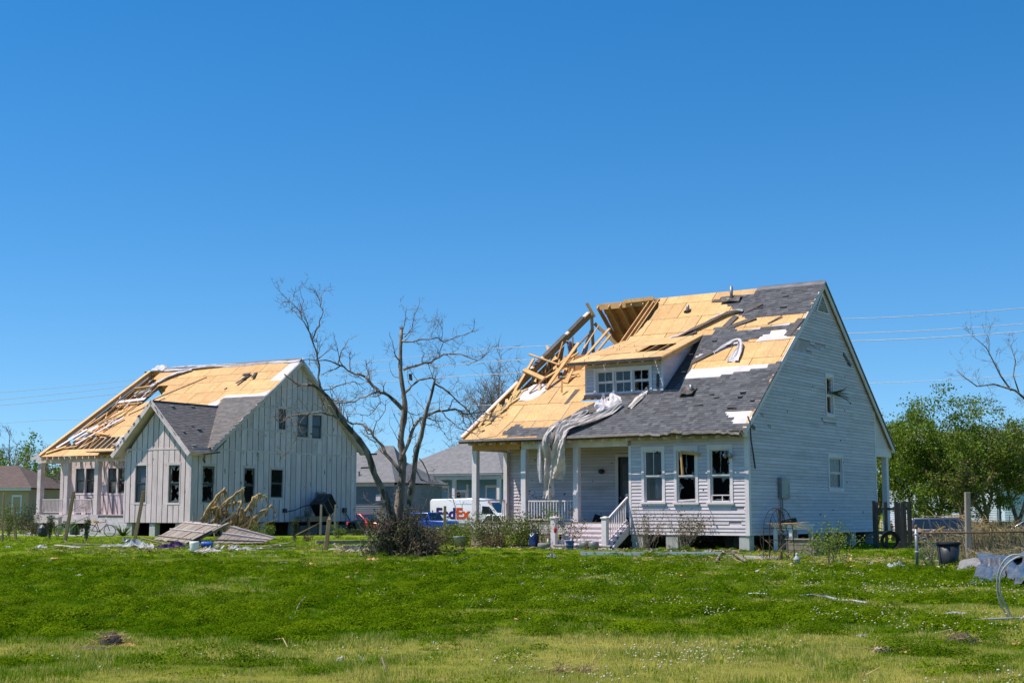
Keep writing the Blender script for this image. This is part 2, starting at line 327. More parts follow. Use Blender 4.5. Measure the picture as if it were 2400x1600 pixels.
def ground():
    def line(a, b, st, ext):
        c = list(np.arange(a, b, st)); s = st
        lo, hi = a, b
        while hi < ext: s *= 1.5; hi += s; c.append(hi)
        s = st
        while lo > -ext: s *= 1.5; lo -= s; c.append(lo)
        return np.array(sorted(c))
    xs = line(-48, 48, .6, 2500); ys = line(6, 130, .6, 2500)
    X, Y = np.meshgrid(xs, ys); X = X.ravel(); Y = Y.ravel()
    near = (Y < 60) & (Y > 5)
    Z = gzn(X, Y) + np.where(near, .05 * (vn(X, Y, 2.5, 21) - .5), 0)
    nx, ny = len(xs), len(ys)
    idx = np.arange(nx * ny).reshape(ny, nx)
    F = np.stack([idx[:-1, :-1], idx[:-1, 1:], idx[1:, 1:], idx[1:, :-1]], -1).reshape(-1, 4)
    me = bpy.data.meshes.new('ground'); me.vertices.add(nx * ny); me.vertices.foreach_set('co', np.stack([X, Y, Z], 1).ravel())
    me.loops.add(F.size); me.loops.foreach_set('vertex_index', F.ravel()); me.polygons.add(len(F)); me.polygons.foreach_set('loop_start', np.arange(len(F)) * 4)
    me.update(calc_edges=True)
    c = tint(X, Y, lush(X, Y), vn(X, Y, .7, 5)) * np.where(Y < 45, .38 + .2 * (1 - lush(X, Y)), .75)[:, None]
    ca = me.color_attributes.new('Col', 'FLOAT_COLOR', 'POINT'); ca.data.foreach_set('color', np.concatenate([c, np.ones((len(c), 1))], 1).ravel())
    me.polygons.foreach_set('use_smooth', [True] * len(F)); me.materials.append(M['ground'])
    o = bpy.data.objects.new('ground', me); COL.objects.link(o); o['kind'] = 'structure'; tag(o, 'wide lawn of green and dry turf around the damaged houses', 'lawn')
ground()
def tri_object(name, P, C, m, label, cat):
    n = len(P); me = bpy.data.meshes.new(name); me.vertices.add(n * 3); me.vertices.foreach_set('co', P.astype(np.float32).ravel())
    me.loops.add(n * 3); me.loops.foreach_set('vertex_index', np.arange(n * 3)); me.polygons.add(n); me.polygons.foreach_set('loop_start', np.arange(n) * 3); me.update(calc_edges=True)
    ca = me.color_attributes.new('Col', 'FLOAT_COLOR', 'POINT'); C = np.repeat(C, 3, 0); ca.data.foreach_set('color', np.concatenate([C, np.ones((len(C), 1))], 1).ravel())
    me.materials.append(M[m]); o = bpy.data.objects.new(name, me); COL.objects.link(o); o['kind'] = 'stuff'; return tag(o, label, cat)
def grass():
    g = np.random.default_rng(5)
    def pts(n, y0, y1, pw):        # denser near the lens, as a lawn seen in detail
        t = g.random(n); y = (y0 ** pw + t * (y1 ** pw - y0 ** pw)) ** (1 / pw)
        x = (g.random(n) * 2 - 1) * (y * .385 + 1.2); return x, y
    # grass grows in tufts: each tuft is green or dry and fans out
    tx, ty = pts(95000, 10.8, 78, -.45); tl = lush(tx, ty); nt_ = len(tx)
    green = g.random(nt_) < np.clip(.28 + .68 * tl + .7 * (vn(tx, ty, .7, 71) - .5) + .25 * ss(40, 50, ty) + .22 * (1 - ss(300, 1100, tx / ty * 3250 + 1200)), 0, 1)
    th = .025 + .085 * vn(tx, ty, .5, 31) ** 1.5 * (.5 + g.random(nt_)); tr = .025 + .0016 * ty + .03 * g.random(nt_); tb = g.random(nt_)
    k = g.integers(0, nt_, 760000); d = np.sqrt(g.random(len(k))); a0 = g.random(len(k)) * 6.283
    x = tx[k] + np.cos(a0) * d * tr[k]; y = ty[k] + np.sin(a0) * d * tr[k]; n = len(x)
    h = th[k] * (.55 + .6 * g.random(n)) * (1 - .45 * d) + .012; ln = h * (.15 + .9 * d * g.random(n)); a = g.random(n) * 6.283; w = .0013 + .00022 * y; b = a0 + g.normal(0, .6, n)
    z = gzn(x, y); r = np.clip(.55 * tb[k] + .45 * g.random(n), 0, 1)
    P = np.empty((n, 3, 3)); P[:, 0] = np.stack([x - np.cos(a) * w, y - np.sin(a) * w, z - .01], 1); P[:, 1] = np.stack([x + np.cos(a) * w, y + np.sin(a) * w, z - .01], 1)
    P[:, 2] = np.stack([x + np.cos(b) * ln, y + np.sin(b) * ln, z + h], 1)
    G1, G2, D1, D2 = (np.array(q) for q in ((.06, .165, .002), (.2, .34, .006), (.35, .35, .045), (.7, .61, .2)))
    q = r[:, None]; C = np.where(green[k][:, None], G1 * (1 - q) + G2 * q, D1 * (1 - q) + D2 * q)
    f = (ss(37, 46, y) * .5)[:, None]; C = C * (1 - f) + np.array((.19, .27, .012)) * (.7 + .6 * q) * f
    tri_object('grass', P, C, 'grass', 'short lawn grass, lush green mixed with dry yellow patches', 'grass')
    # clover: domed clumps of small leaves in the lush patches
    cx, cy = pts(15000, 10.8, 52, -.1); l = lush(cx, cy); keep = g.random(len(cx)) < np.clip(l * 1.8 - .7, 0, 1) * np.clip(.1 + 1.5 * vn(cx, cy, .75, 81) * (.5 + vn(cx, cy, 2.4, 82)), 0, 1); cx, cy = cx[keep], cy[keep]; nc = len(cx)
    cr = .08 + .2 * g.random(nc); chh = .04 + .17 * g.random(nc) ** 1.5; cb = g.random(nc)
    wt = cr ** 2 / cy ** .8; k = g.choice(nc, 430000, p=wt / wt.sum()); d = np.sqrt(g.random(len(k))); a0 = g.random(len(k)) * 6.283
    x = cx[k] + np.cos(a0) * d * cr[k]; y = cy[k] + np.sin(a0) * d * cr[k]; n = len(x); z = gzn(x, y) + .02 + chh[k] * np.sqrt(1 - d * d * .96) * (.72 + .3 * g.random(n))
    a = g.random(n) * 6.283; s = (.006 + .00046 * y) * (.7 + .6 * g.random(n)); tl = (g.random((n, 3)) - .5) * 1.1
    P = np.empty((n, 3, 3))
    for i in range(3):
        t = a + i * 2.094; P[:, i] = np.stack([x + np.cos(t) * s, y + np.sin(t) * s, z + s * tl[:, i] - np.cos(t - a0) * s * d * .7], 1)
    r = np.clip(.75 * cb[k] ** 1.3 + .45 * g.random(n) - .08, 0, 1)[:, None]; C = np.array((.026, .08, .001)) * (1 - r) + np.array((.19, .27, .008)) * r
    tri_object('clover_leaves', P, C, 'grass', 'dense dark green clover leaves covering the middle of the lawn', 'clover')
    # clover flowers
    x, y = pts(60000, 11, 40, .8); sx = x / y * 3250 + 1200
    den = np.clip(vn(x, y, 2.2, 51) * vn(x, y, .7, 52) * 3.4 - 1.15, 0, 1) * (.06 + ss(700, 1500, sx)) * ss(44, 30, y)
    keep = g.random(len(x)) < den * .4 + .004 * ss(700, 1500, sx); x, y = x[keep], y[keep]; n = len(x); z = gzn(x, y) + .07 + .1 * g.random(n); s = (.008 + .00019 * y) * (.6 + .6 * g.random(n))
    mb = MB()
    for i in range(n):
        c, q = Vector((x[i], y[i], z[i])), s[i]
        vs = [c + V(0, 0, q * .9)]; fs = []
        for zz, ra in ((.55, .8), (-.05, 1.0), (-.55, .7)):
            for a in range(6): vs.append(c + V(math.cos(a * 1.047) * q * ra, math.sin(a * 1.047) * q * ra, q * zz))
        for a in range(6):
            b_ = (a + 1) % 6; fs += [(0, 1 + a, 1 + b_), (1 + a, 7 + a, 7 + b_, 1 + b_), (7 + a, 13 + a, 13 + b_, 7 + b_)]
        mb.add(vs, fs)
    o = mb.build('clover_flowers', 'flower', fix=False); o['kind'] = 'stuff'; tag(o, 'small white clover flower heads scattered over the lawn', 'flowers')
grass()
# ---------------------------------------------------------------- building kit
def spans(poly, z0, z1):           # horizontal extent of a convex wall outline at two heights
    def ext(z):
        us = []
        for (a, b), (c, d) in zip(poly, poly[1:] + poly[:1]):
            if (b - z) * (d - z) <= 0 and b != d: us.append(a + (c - a) * (z - b) / (d - b))
        return (min(us), max(us)) if len(us) > 1 else None
    return ext(z0 + 1e-4), ext(z1 - 1e-4)
def cut(a, b, holes):              # cut intervals out of [a, b]
    out = [(a, b)]
    for h0, h1 in holes:
        nx = []
        for p, q in out:
            if h1 <= p or h0 >= q: nx.append((p, q)); continue
            if h0 > p: nx.append((p, h0))
            if h1 < q: nx.append((h1, q))
        out = nx
    return out
def clapboards(P, poly, holes, parent, m='siding', pitch=.135, name='siding_board', skip=None, core='wall_core', cth=.12):
    """lapped boards, each one its own piece, over a sheathing core with the window openings left free"""
    zs = [z for _, z in poly]; z = min(zs); top = max(zs); core_mb = MB(); lap = MB(); k = 0
    while z < top - .03:
        z1 = min(z + pitch, top); e0, e1 = spans(poly, z, z1)
        if e0 and e1:
            hs_ = [(h[0], h[1]) for h in holes if h[2] < z + pitch * .5 < h[3]]
            for p, q in cut(e0[0], e0[1], hs_):
                p1 = p if p != e0[0] else e1[0]; q1 = q if q != e0[1] else e1[1]
                if q1 - p1 < .02 and q - p < .05: continue
                core_mb.prism([P(p, z, -cth), P(q, z, -cth), P(q1, z1, -cth), P(p1, z1, -cth)], P.n * cth)
                segs = [(p, q, p1, q1)]
                if skip:
                    g = [(a, b) for a, b, c, d in skip if c < z + pitch / 2 < d]
                    segs = [(a, b, a if a != p else p1, b if b != q else q1) for a, b in cut(p, q, [(a + RN.uniform(-.12, .12), b + RN.uniform(-.12, .12)) for a, b in g])]
                for a, b, a1, b1 in segs:
                    if b - a < .02: continue
                    mb = MB(); e = .012; j = RN.uniform(-.003, .003)
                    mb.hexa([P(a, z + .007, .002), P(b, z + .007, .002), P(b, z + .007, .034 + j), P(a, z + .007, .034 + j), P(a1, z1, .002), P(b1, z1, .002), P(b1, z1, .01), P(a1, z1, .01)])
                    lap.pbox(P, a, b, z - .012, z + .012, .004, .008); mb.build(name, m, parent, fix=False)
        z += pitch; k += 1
    lap.build('lap_shadow_strip', 'groove', parent, fix=False)  # dark strip at each lap, painting in its shadow line and grime
    if core: core_mb.build('wall_sheathing', core, parent, fix=False)
def jag(P, mb, u0, u1, v0, v1, depth, rr, d, big=.5):      # shards of glass left round a frame
    pts = []; per = []
    for (a, b), (c, e) in (((u0, v0), (u1, v0)), ((u1, v0), (u1, v1)), ((u1, v1), (u0, v1)), ((u0, v1), (u0, v0))):
        for i in range(6): t = i / 6; per.append((a + (c - a) * t, b + (e - b) * t))
    cu, cv = (u0 + u1) / 2, (v0 + v1) / 2; inn = []
    for a, b in per:
        k = depth * (rr.random() ** 1.6) * 1.6 + .02
        if rr.random() < .18: k += big * rr.random()
        k = min(k, .8); inn.append((a + (cu - a) * k, b + (cv - b) * k))
    n = len(per); mb.add([P(a, b, d) for a, b in per] + [P(a, b, d) for a, b in inn], [(i, (i + 1) % n, n + (i + 1) % n, n + i) for i in range(n)])
def window(P, u0, u1, v0, v1, parent, rr=RN, trim='trim', sash='trim', case=.11, light=(1, 1), broken=(0, 0), glass='glass', sill=True, mid=True, head=.0, proud=.05, back=None, sw=.045, label=None):
    """casing (part) with sashes, muntins, panes, sill as sub-parts"""
    mb = MB(); c = case
    mb.pbox(P, u0 - c, u0, v0 - c * .2, v1, .0, proud).pbox(P, u1, u1 + c, v0 - c * .2, v1, .0, proud).pbox(P, u0 - c - .01, u1 + c + .01, v1, v1 + c + head + .065, .0, proud + .004)
    for a, b in ((u0, u0 + .02), (u1 - .02, u1)): mb.pbox(P, a, b, v0, v1, -.12, -.001)
    mb.pbox(P, u0 + .02, u1 - .02, v1 - .02, v1, -.12, -.001)
    w = mb.build('window', trim, parent)
    if label: w['label'] = label
    mb = MB()
    if sill: mb.pbox(P, u0 - c - .04, u1 + c + .04, v0 - .075, v0, -.1, proud + .06).pbox(P, u0 - c, u1 + c, v0 - .15, v0 - .076, 0, .042)
    else: mb.pbox(P, u0 - c, u1 + c, v0 - c - .05, v0, 0, proud + .002)
    mb.build('sill', trim, w)
    vm = (v0 + v1) / 2
    halves = [(v0, vm, -.075), (vm, v1, -.045)] if mid else [(v0, v1, -.05)]
    for i, (a, b, d) in enumerate(halves):
        if broken[min(i, 1)] == 3: continue
        mb = MB(); x0, x1 = u0 + .02, u1 - .02
        mb.pbox(P, x0, x0 + sw, a, b, d, d + .035).pbox(P, x1 - sw, x1, a, b, d, d + .035).pbox(P, x0 + sw, x1 - sw, a, a + sw, d, d + .035).pbox(P, x0 + sw, x1 - sw, b - sw, b, d, d + .035)
        mb.build('sash', sash, w)
        nu, nv = light if not isinstance(light[0], tuple) else light[i]
        iu, iv = (x1 - x0 - 2 * sw) / nu, (b - a - 2 * sw) / nv
        if nu * nv > 1 and broken[min(i, 1)] < 2:
            mb = MB()
            for k in range(1, nu): uu = x0 + sw + iu * k; mb.pbox(P, uu - .011, uu + .011, a + sw, b - sw, d + .006, d + .03)
            for k in range(1, nv): vv = a + sw + iv * k; mb.pbox(P, x0 + sw, x1 - sw, vv - .011, vv + .011, d + .007, d + .029)
            mb.build('muntin', sash, w)
        for ku in range(nu):
            for kv in range(nv):
                p = (x0 + sw + iu * ku, x0 + sw + iu * (ku + 1), a + sw + iv * kv, a + sw + iv * (kv + 1)); mb = MB()
                if broken[min(i, 1)]: jag(P, mb, *p, .16 if broken[min(i, 1)] == 1 else .11, rr, d + .018); mb.build('broken_pane', 'shard', w, fix=False)
                else: mb.add([P(p[0], p[2], d + .018), P(p[1], p[2], d + .018), P(p[1], p[3], d + .018), P(p[0], p[3], d + .018)], [(0, 1, 2, 3)]); mb.build('pane', glass, w, fix=False)
    if back:
        mb = MB(); g = []
        for i in range(13):
            uu = u0 + (u1 - u0) * back[1][0] + (u1 - u0) * (back[1][1] - back[1][0]) * i / 12; g.append([P(uu, v0 + (v1 - v0) * vv, -.2 - .03 * math.sin(i * 2.1) - .012 * rr.random()) for vv in (back[2][0], back[2][1])])
        mb.grid(g, .004); mb.build('curtain', back[0], w, smooth=True)
    return w
def inpoly(x, y, poly):
    c = False; n = len(poly)
    for i in range(n):
        (a, b), (d, e) = poly[i], poly[i - 1]
        if (b > y) != (e > y) and x < (d - a) * (y - b) / (e - b) + a: c = not c
    return c
def shingles(P, polys, name, m, parent, rr, ex=.14, tab=.24, lift=.012, drop=.0, loose=.03):
    """every tab is its own little slab; joined because there are thousands"""
    mb = MB(); us = [u for p in polys for u, _ in p]; vs = [v for p in polys for _, v in p]; v = min(vs); row = 0
    while v < max(vs):
        u = min(us) - rr.random() * tab
        while u < max(us):
            w = tab * rr.uniform(.55, 1.25); c = (u + w / 2, v + ex / 2)
            if any(inpoly(*c, p) for p in polys) and rr.random() > drop:
                t = .006 + .006 * rr.random(); e = ex * 1.25; up = lift + (rr.uniform(.03, .09) if rr.random() < loose * .2 else 0); k = rr.uniform(-.006, .006)
                mb.hexa([P(u, v + k, .004), P(u + w - .004, v + k, .004), P(u + w - .004, v + e, .002), P(u, v + e, .002), P(u, v + k, up + t), P(u + w - .004, v + k, up + t), P(u + w - .004, v + e, lift * .5 + .003), P(u, v + e, lift * .5 + .003)], 0, min(1, max(0, rr.gauss(.42, .27))))
            u += w
        v += ex; row += 1
    return mb.build(name, m, parent, fix=False, rattr=True, kind='stuff')
def ribbon(path, width, rr, nj=11, wav=.06, side=None, th=.004, curl=0):
    """a hanging, folded strip following a path of points; width may vary along it"""
    path = [Vector(p) for p in path]; n = len(path); fine = []; ws = []
    if not hasattr(width, '__len__'): width = [width] * n
    for i in range(n - 1):
        for k in range(4):
            t = k / 4; p0, p1, p2, p3 = path[max(i - 1, 0)], path[i], path[i + 1], path[min(i + 2, n - 1)]
            fine.append(.5 * ((2 * p1) + (p2 - p0) * t + (2 * p0 - 5 * p1 + 4 * p2 - p3) * t * t + (3 * p1 - p0 - 3 * p2 + p3) * t ** 3)); ws.append(width[i] + (width[i + 1] - width[i]) * t)
    fine.append(path[-1]); ws.append(width[-1]); g = []; ph = rr.random() * 6
    for i, p in enumerate(fine):
        d = (fine[min(i + 1, len(fine) - 1)] - fine[max(i - 1, 0)]).normalized(); sd_ = Vector(side) if side else d.cross(Vector((0, 0, 1)))
        sd_ = (sd_ - d * sd_.dot(d)).normalized(); nn = sd_.cross(d)
        g.append([p + sd_ * ws[i] * (j / (nj - 1) - .5) + nn * (wav * (.9 * math.sin(j * .75 + ph + i * .3) + .3 * math.sin(j * 1.7 + i * .9 + ph)) + rr.uniform(-.5, .5) * wav) for j in range(nj)])
    mb = MB(); mb.grid(g, th); return mb
def panels(P, rows, parent, m, name='sheathing_panel', W=2.44, th=.014, gap=.026, ragged=.1, skip=()):
    """rows: (v0, v1, [(uL0, uR0, uL1, uR1)...]) - one object for each sheathing panel"""
    for r, (v0, v1, iv) in enumerate(rows):
        for (a0, b0, a1, b1) in iv:
            u = math.floor(min(a0, a1) / W) * W + (W / 2 if r % 2 else 0) - W
            while u < max(b0, b1):
                p0, q0, p1, q1 = max(u + gap, a0), min(u + W, b0), max(u + gap, a1), min(u + W, b1)
                if (q0 - p0 > .03 or q1 - p1 > .03) and q0 >= p0 - .3 and q1 >= p1 - .3:
                    q0, q1 = max(q0, p0 + .01), max(q1, p1 + .01)
                    mb = MB(); d = RN.uniform(0, .004); L_ = [(p0, v0 + gap / 2)]; Rr = []
                    n = 5
                    pl = [(p0 + (p1 - p0) * t / n + (RN.uniform(-ragged, ragged) if p0 == a0 and a0 != iv[0][0] * 99 and ragged and 0 < t < n else 0), v0 + gap / 2 + (v1 - v0 - gap) * t / n) for t in range(n + 1)] if p0 == a0 or p1 == a1 else [(p0, v0 + gap / 2), (p1, v1 - gap / 2)]
                    poly = [(q0, v0 + gap / 2), (q1, v1 - gap / 2)] + list(reversed(pl))
                    mb.pquad(P, poly, -th + d, d); mb.build(name, m, parent, fix=True)
                u += W
# ---------------------------------------------------------------- the white clapboard house (right)
def house_a():
    rr = random.Random(3)
    A = thing('damaged_house', 'white clapboard house with half its roof torn off and a dormer, on low piers', 'house', (8.767, 51.714, 0), rad(-35.1))
    FR = Pl((0, 0, 0), (1, 0, 0), (0, 0, 1), (0, -1, 0)); GA = Pl((0, 0, 0), (0, 1, 0), (0, 0, 1), (1, 0, 0)); PO = Pl((0, 2.4, 0), (1, 0, 0), (0, 0, 1), (0, -1, 0))
    EY = -.6; sl = math.atan2(6.66, 8.05); cs, sn = math.cos(sl), math.sin(sl)
    RF = Pl((0, EY, 4.40), (1, 0, 0), (0, cs, sn), (0, -sn, cs))             # front slope, v = distance up from the eave
    yv = lambda y: (y - EY) / cs; VR = 10.44; RY, RZ = EY + VR * cs, 4.40 + VR * sn
    sl2 = math.atan2(RZ - 4.24, 15.3 - RY); RB = Pl((0, 15.3, 4.24), (-1, 0, 0), (0, -math.cos(sl2), math.sin(sl2)), (0, math.sin(sl2), math.cos(sl2))); VB = math.hypot(RZ - 4.24, 15.3 - RY)
    # floor, ceiling, inner walls, and a near-black screen added so the windows read dark
    MB().box(-4.95, -.2, 1.4, 1.45, 1.01, 4.28).build('window_dark_screen', 'dark', A); MB().box(-12.7, -.13, 2.3, 13.1, .62, 1.0).box(-5.0, -.13, .13, 2.3, .62, 1.0).build('floor_platform', 'inside', A)
    MB().box(-12.6, -.13, .13, 13.1, 4.3, 4.36).build('ceiling', 'inside', A)
    MB().box(-5.1, -.13, 4.5, 4.6, 1.001, 4.29).box(-9, -.13, 9, 9.1, 1.001, 4.29).build('partition_wall', 'inside', A)
    MB().box(-12.7, 0, 13.1, 13.2, .58, 4.3).build('rear_wall', 'siding', A)
    MB().box(-12.7, -12.6, 2.4, 13.1, .58, 4.3).build('side_wall', 'siding', A)
    MB().box(-5.09, -4.97, .121, 2.28, .58, 4.29).build('return_wall', 'siding', A)
    # walls of lapped boards
    FW = [(-4.41, -3.60, 1.82, 3.78), (-2.98, -2.17, 1.80, 3.77), (-1.55, -.72, 1.80, 3.78)]
    hz = lambda l, c=.11: [(a - c, b + c, z0 - .08, z1 + c) for a, b, z0, z1 in l]
    clapboards(FR, [(-4.99, .56), (-.13, .56), (-.13, 4.33), (-4.99, 4.33)], hz(FW), A, skip=[(-.62, -.13, 1.55, 1.62), (-.8, -.3, 1.02, 1.1)])
    GW = [(7.7, 9.1, 2.42, 3.68), (7.62, 8.3, 5.52, 7.05)]
    poly = [(.02, .56), (13.15, .56), (13.15, 6.12), (RY, RZ - .12), (.02, 4.62)]
    poly = [(.02, .56), (13.15, .56), (13.15, 4.24 + (15.3 - 13.15) * math.tan(sl2) - .1), (RY, RZ - .14), (.02, 4.40 + .62 * math.tan(sl) - .12)]
    clapboards(GA, poly, hz(GW), A, skip=[(4.3, 5.6, 7.98, 8.1), (4.15, 6.2, 7.85, 8.0), (4.2, 7.2, 8.1, 8.3), (4.1, 6.0, 8.3, 8.45), (6.6, 7.6, 8.25, 8.36), (1.05, 1.5, 4.98, 5.1), (1.7, 2.1, 4.62, 4.75), (6.9, 7.3, 5.1, 5.22), (7.3, 8.6, 5.04, 5.1), (9.9, 10.5, 7.75, 7.86)])
    clapboards(PO, [(-12.62, 1.0), (-5.10, 1.0), (-5.10, 4.3), (-12.62, 4.3)], [(-7.12, -6.1, .9, 3.82)], A)
    # rear porch side: beam return and post
    MB().box(-.2, 0, 13.2, 15.2, 3.9, 4.3).build('porch_beam', 'trim', A, bev=.01); MB().box(-.26, -.02, 14.55, 14.85, .56, 3.9).build('rear_porch_post', 'trim', A, bev=.01)
    MB().prism([(-.02, 13.16, 4.301), (-.02, 15.25, 4.301), (-.02, 13.16, 6.0)], (-.06, 0, 0)).build('gable_return', 'siding', A)
    MB().box(-12.7, 0, 13.25, 15.1, .45, .56).build('rear_deck', 'oldwood', A)
    # corner boards, frieze, fascia, rakes
    MB().box(-.13, .036, -.036, .0, .56, 4.3).build('corner_board', 'trim', A); MB().box(-.0, .036, 0.001, .14, .56, 4.5).build('corner_board', 'trim', A)
    MB().box(-5.1, -4.99, -.036, .0, .56, 4.02).build('corner_board', 'trim', A)
    MB().box(0, .034, 13.04, 13.18, .56, 5.9).build('corner_board', 'trim', A)
    def rakebar(P, v0, v1, u, nm, m, w=.05, h=.2, d=-.11): MB().bar(P(u, v0, d), P(u, v1, d), w, h, P.n).build(nm, m, A)
    rakebar(RF, .0, 5.2, .14, 'rake_board', 'trim'); rakebar(RF, 5.22, VR - .02, .14, 'rake_board', 'trim'); rakebar(RB, .02, VB - .03, -.14, 'rake_board', 'trim')
    rakebar(RB, .0, VB, -.18, 'drip_edge', 'drip', .04, .08, .0); rakebar(RF, .9, 4.3, .18, 'drip_edge', 'drip', .03, .06, .0)
    # gable louver
    L_ = [(RY - .75, RZ - 1.35), (RY + .75, RZ - 1.35), (RY, RZ - .45)]
    mb = MB(); c = (RY, RZ - 1.05)
    for i in range(3):
        a, b = L_[i], L_[(i + 1) % 3]; mb.prism([GA(*a, .03), GA(*b, .03), GA(c[0] + (b[0] - c[0]) * .78, c[1] + (b[1] - c[1]) * .78, .03), GA(c[0] + (a[0] - c[0]) * .78, c[1] + (a[1] - c[1]) * .78, .03)], GA.n * .03)
    lv = mb.build('gable_vent', 'trim', A)
    for k in range(6):
        z = RZ - 1.24 + k * .1; h = .58 * (1 - k / 7.5); MB().bar(GA(RY - h, z, .04), GA(RY + h, z, .04), .05, .02, (1, 0, .8)).build('louver_slat', 'graymetal', lv)
    # windows
    labs = ['intact window nearest the porch', 'middle front window with its upper pane smashed out', 'front window nearest the corner, both panes smashed out']
    for i, (a, b, z0, z1) in enumerate(FW): window(FR, a, b, z0, z1, A, rr, light=((1, 1), (2, 1)), broken=[(0, 0), (2, 2), (2, 2)][i], glass='glass', label=labs[i], back=[('curtain', (.45, 1), (.05, .55)), None, None][i])
    mb = MB(); mb.bar(FR(-1.5, 1.83, .04), FR(-.75, 1.83, .04), .04, .05); mb.bar(FR(-1.5, 2.06, .04), FR(-.75, 2.06, .04), .04, .04); mb.bar(FR(-1.48, 1.83, .04), FR(-1.48, 2.06, .04), .04, .04); mb.bar(FR(-1.05, 1.83, .04), FR(-1.05, 2.06, .04), .03, .03); mb.build('fallen_sash', 'trim', A)
    MB().bar(FR(-2.95, 1.86, -.02), FR(-2.2, 1.9, .0), .06, .05).build('fallen_sash', 'trim', A)
    window(GA, *GW[0], A, rr, light=(2, 1), glass='glassdusty', sill=False, case=.1, back=('curtain', (0, 1), (.5, 1)), label='paired side window low on the gable wall')
    window(GA, *GW[1], A, rr, light=(1, 1), broken=(2, 1), sill=False, case=.1, label='broken side window high on the gable wall')
    # frond stuck in the upper side window
    mb = MB()
    for k in range(5):
        p = GA(8.1, 6.4, .05); t = rr.uniform(-.7, .8); mb.tube([p, p + V(.35, .25 + k * .12, t * .5), p + V(.45, .55 + k * .14, t)], [.03, .022, .004], 5)
    tag(mb.build('palm_frond', 'leafdry', None, loc=A.location, rz=rad(-35.1), rattr=True), 'dry frond sticking out of the broken upper gable window', 'frond')
    # front door on the porch
    PD = Pl((0, 2.39, 0), (1, 0, 0), (0, 0, 1), (0, -1, 0))
    dr = MB().pbox(PD, -7.12, -6.99, 1.0, 3.82, .02, .06).pbox(PD, -6.2, -6.1, 1.0, 3.82, .02, .06).pbox(PD, -6.99, -6.2, 3.69, 3.82, .02, .062).build('door_casing', 'trim', A)
    d2 = MB().pbox(PD, -6.97, -6.22, 1.02, 3.67, -.08, -.03).build('front_door', 'blackmetal', A)
    MB().pbox(PD, -6.8, -6.4, 2.1, 3.4, -.028, -.02).build('door_glass', 'glassdusty', d2); MB().pbox(PD, -6.8, -6.4, 1.2, 1.9, -.028, -.018).build('door_panel', 'graymetal', d2)
    MB().lathe([(.02, 0), (.035, .03), (.03, .07), (.005, .08)], 10, PD(-6.9, 2.0, -.03), (0, -1, 0)).build('door_knob', 'steel', d2, True)
    MB().lathe([(.07, 0), (.11, .04), (.1, .2), (.04, .24)], 10, PO(-7.75, 3.1, .03), (0, -1, 0)).build('porch_lamp', 'blackmetal', A, True)
    # porch: deck boards, skirt, beam, posts, railing
    for k in range(17): MB().box(-12.77, -5.11, -.12 + k * .148, .022 + k * .148, .975, 1.02).build('deck_board', 'oldwood', A)
    MB().box(-12.74, -5.11, -.06, 2.3, .62, .974).build('deck_frame', 'oldwood', A)
    MB().box(-12.78, -7.78, -.1, -.062, .54, .972).build('skirt_board', 'trim', A); MB().box(-12.79, -12.742, -.062, 2.3, .54, .972).build('skirt_board', 'trim', A)
    for x in (-12.62, -10.1, -7.55): 
        MB().box(x - .12, x + .12, -.08, .16, 1.02, 4.0).build('porch_post', 'trim', A, bev=.012)
    MB().box(-12.7, -12.5, 2.16, 2.36, 1.02, 4.0).build('porch_post', 'trim', A, bev=.012)
    MB().box(-10.2, -5.11, -.08, .1, 4.0, 4.3).build('porch_beam', 'trim', A)
    mb = MB(); mb.prism([(-12.74, -.06, 4.0), (-10.26, -.06, 4.0), (-10.3, -.06, 4.1), (-10.22, -.06, 4.2), (-10.32, -.06, 4.32), (-12.74, -.06, 4.32)], (0, .14, 0)); o = mb.build('stripped_porch_beam', 'osbunder', A)
    MB().box(-12.74, -12.56, .081, 2.3, 4.0, 4.3).build('porch_beam', 'trim', A)
    MB().box(-12.6, -5.1, .11, 2.3, 4.31, 4.33).build('porch_ceiling', 'trim', A)
    MB().box(-9.97, -7.68, .0, .06, 1.84, 1.9).build('rail', 'trim', A); MB().box(-9.97, -7.68, .0, .05, 1.1, 1.15).build('rail', 'trim', A)
    for k in range(17): x = -9.88 + k * .135; MB().box(x - .018, x + .018, .008, .044, 1.15, 1.84).build('baluster', 'trim', A)
    MB().bar((-12.6, .2, 1.9), (-12.6, 2.1, 1.93), .05, .05).build('rail', 'trim', A); MB().bar((-12.6, 1.9, 1.05), (-12.6, 2.0, 1.9), .04, .04).bar((-12.6, 2.06, 1.05), (-12.58, 2.1, 1.9), .04, .04).build('baluster', 'trim', A)
    # steps with newels and the right rail
    n = 6; ry = 1.02 / n
    for k in range(n - 1):
        z = ry * (n - 1 - k); y0 = -.1 - k * .26; MB().box(-7.74, -5.12, y0 - .3, y0, z - .04, z).build('tread', 'boardtrim', A); MB().box(-7.7, -5.16, y0 - .27, y0 - .25, z - ry, z - .041).build('riser', 'trim', A)
    MB().box(-7.7, -5.16, -.118, -.101, 1.02 - ry, .974).build('riser', 'trim', A)
    mb = MB(); mb.prism([(-5.12, -.12, .95), (-5.12, -1.45, .0), (-5.12, -1.15, .0), (-5.12, -.12, .55)], (.05, 0, 0)); mb.build('stringer', 'trim', A)
    for x in (-7.76, -5.42):
        nw = MB().box(x - .11, x + .11, -1.42, -1.2, 0, 1.18).build('newel_post', 'trim', A, bev=.01)
        MB().box(x - .14, x + .14, -1.45, -1.17, 1.18, 1.22).hexa([(x - .14, -1.45, 1.22), (x + .14, -1.45, 1.22), (x + .14, -1.17, 1.22), (x - .14, -1.17, 1.22), (x - .03, -1.33, 1.27), (x + .03, -1.33, 1.27), (x + .03, -1.29, 1.27), (x - .03, -1.29, 1.27)]).build('newel_cap', 'trim', nw)
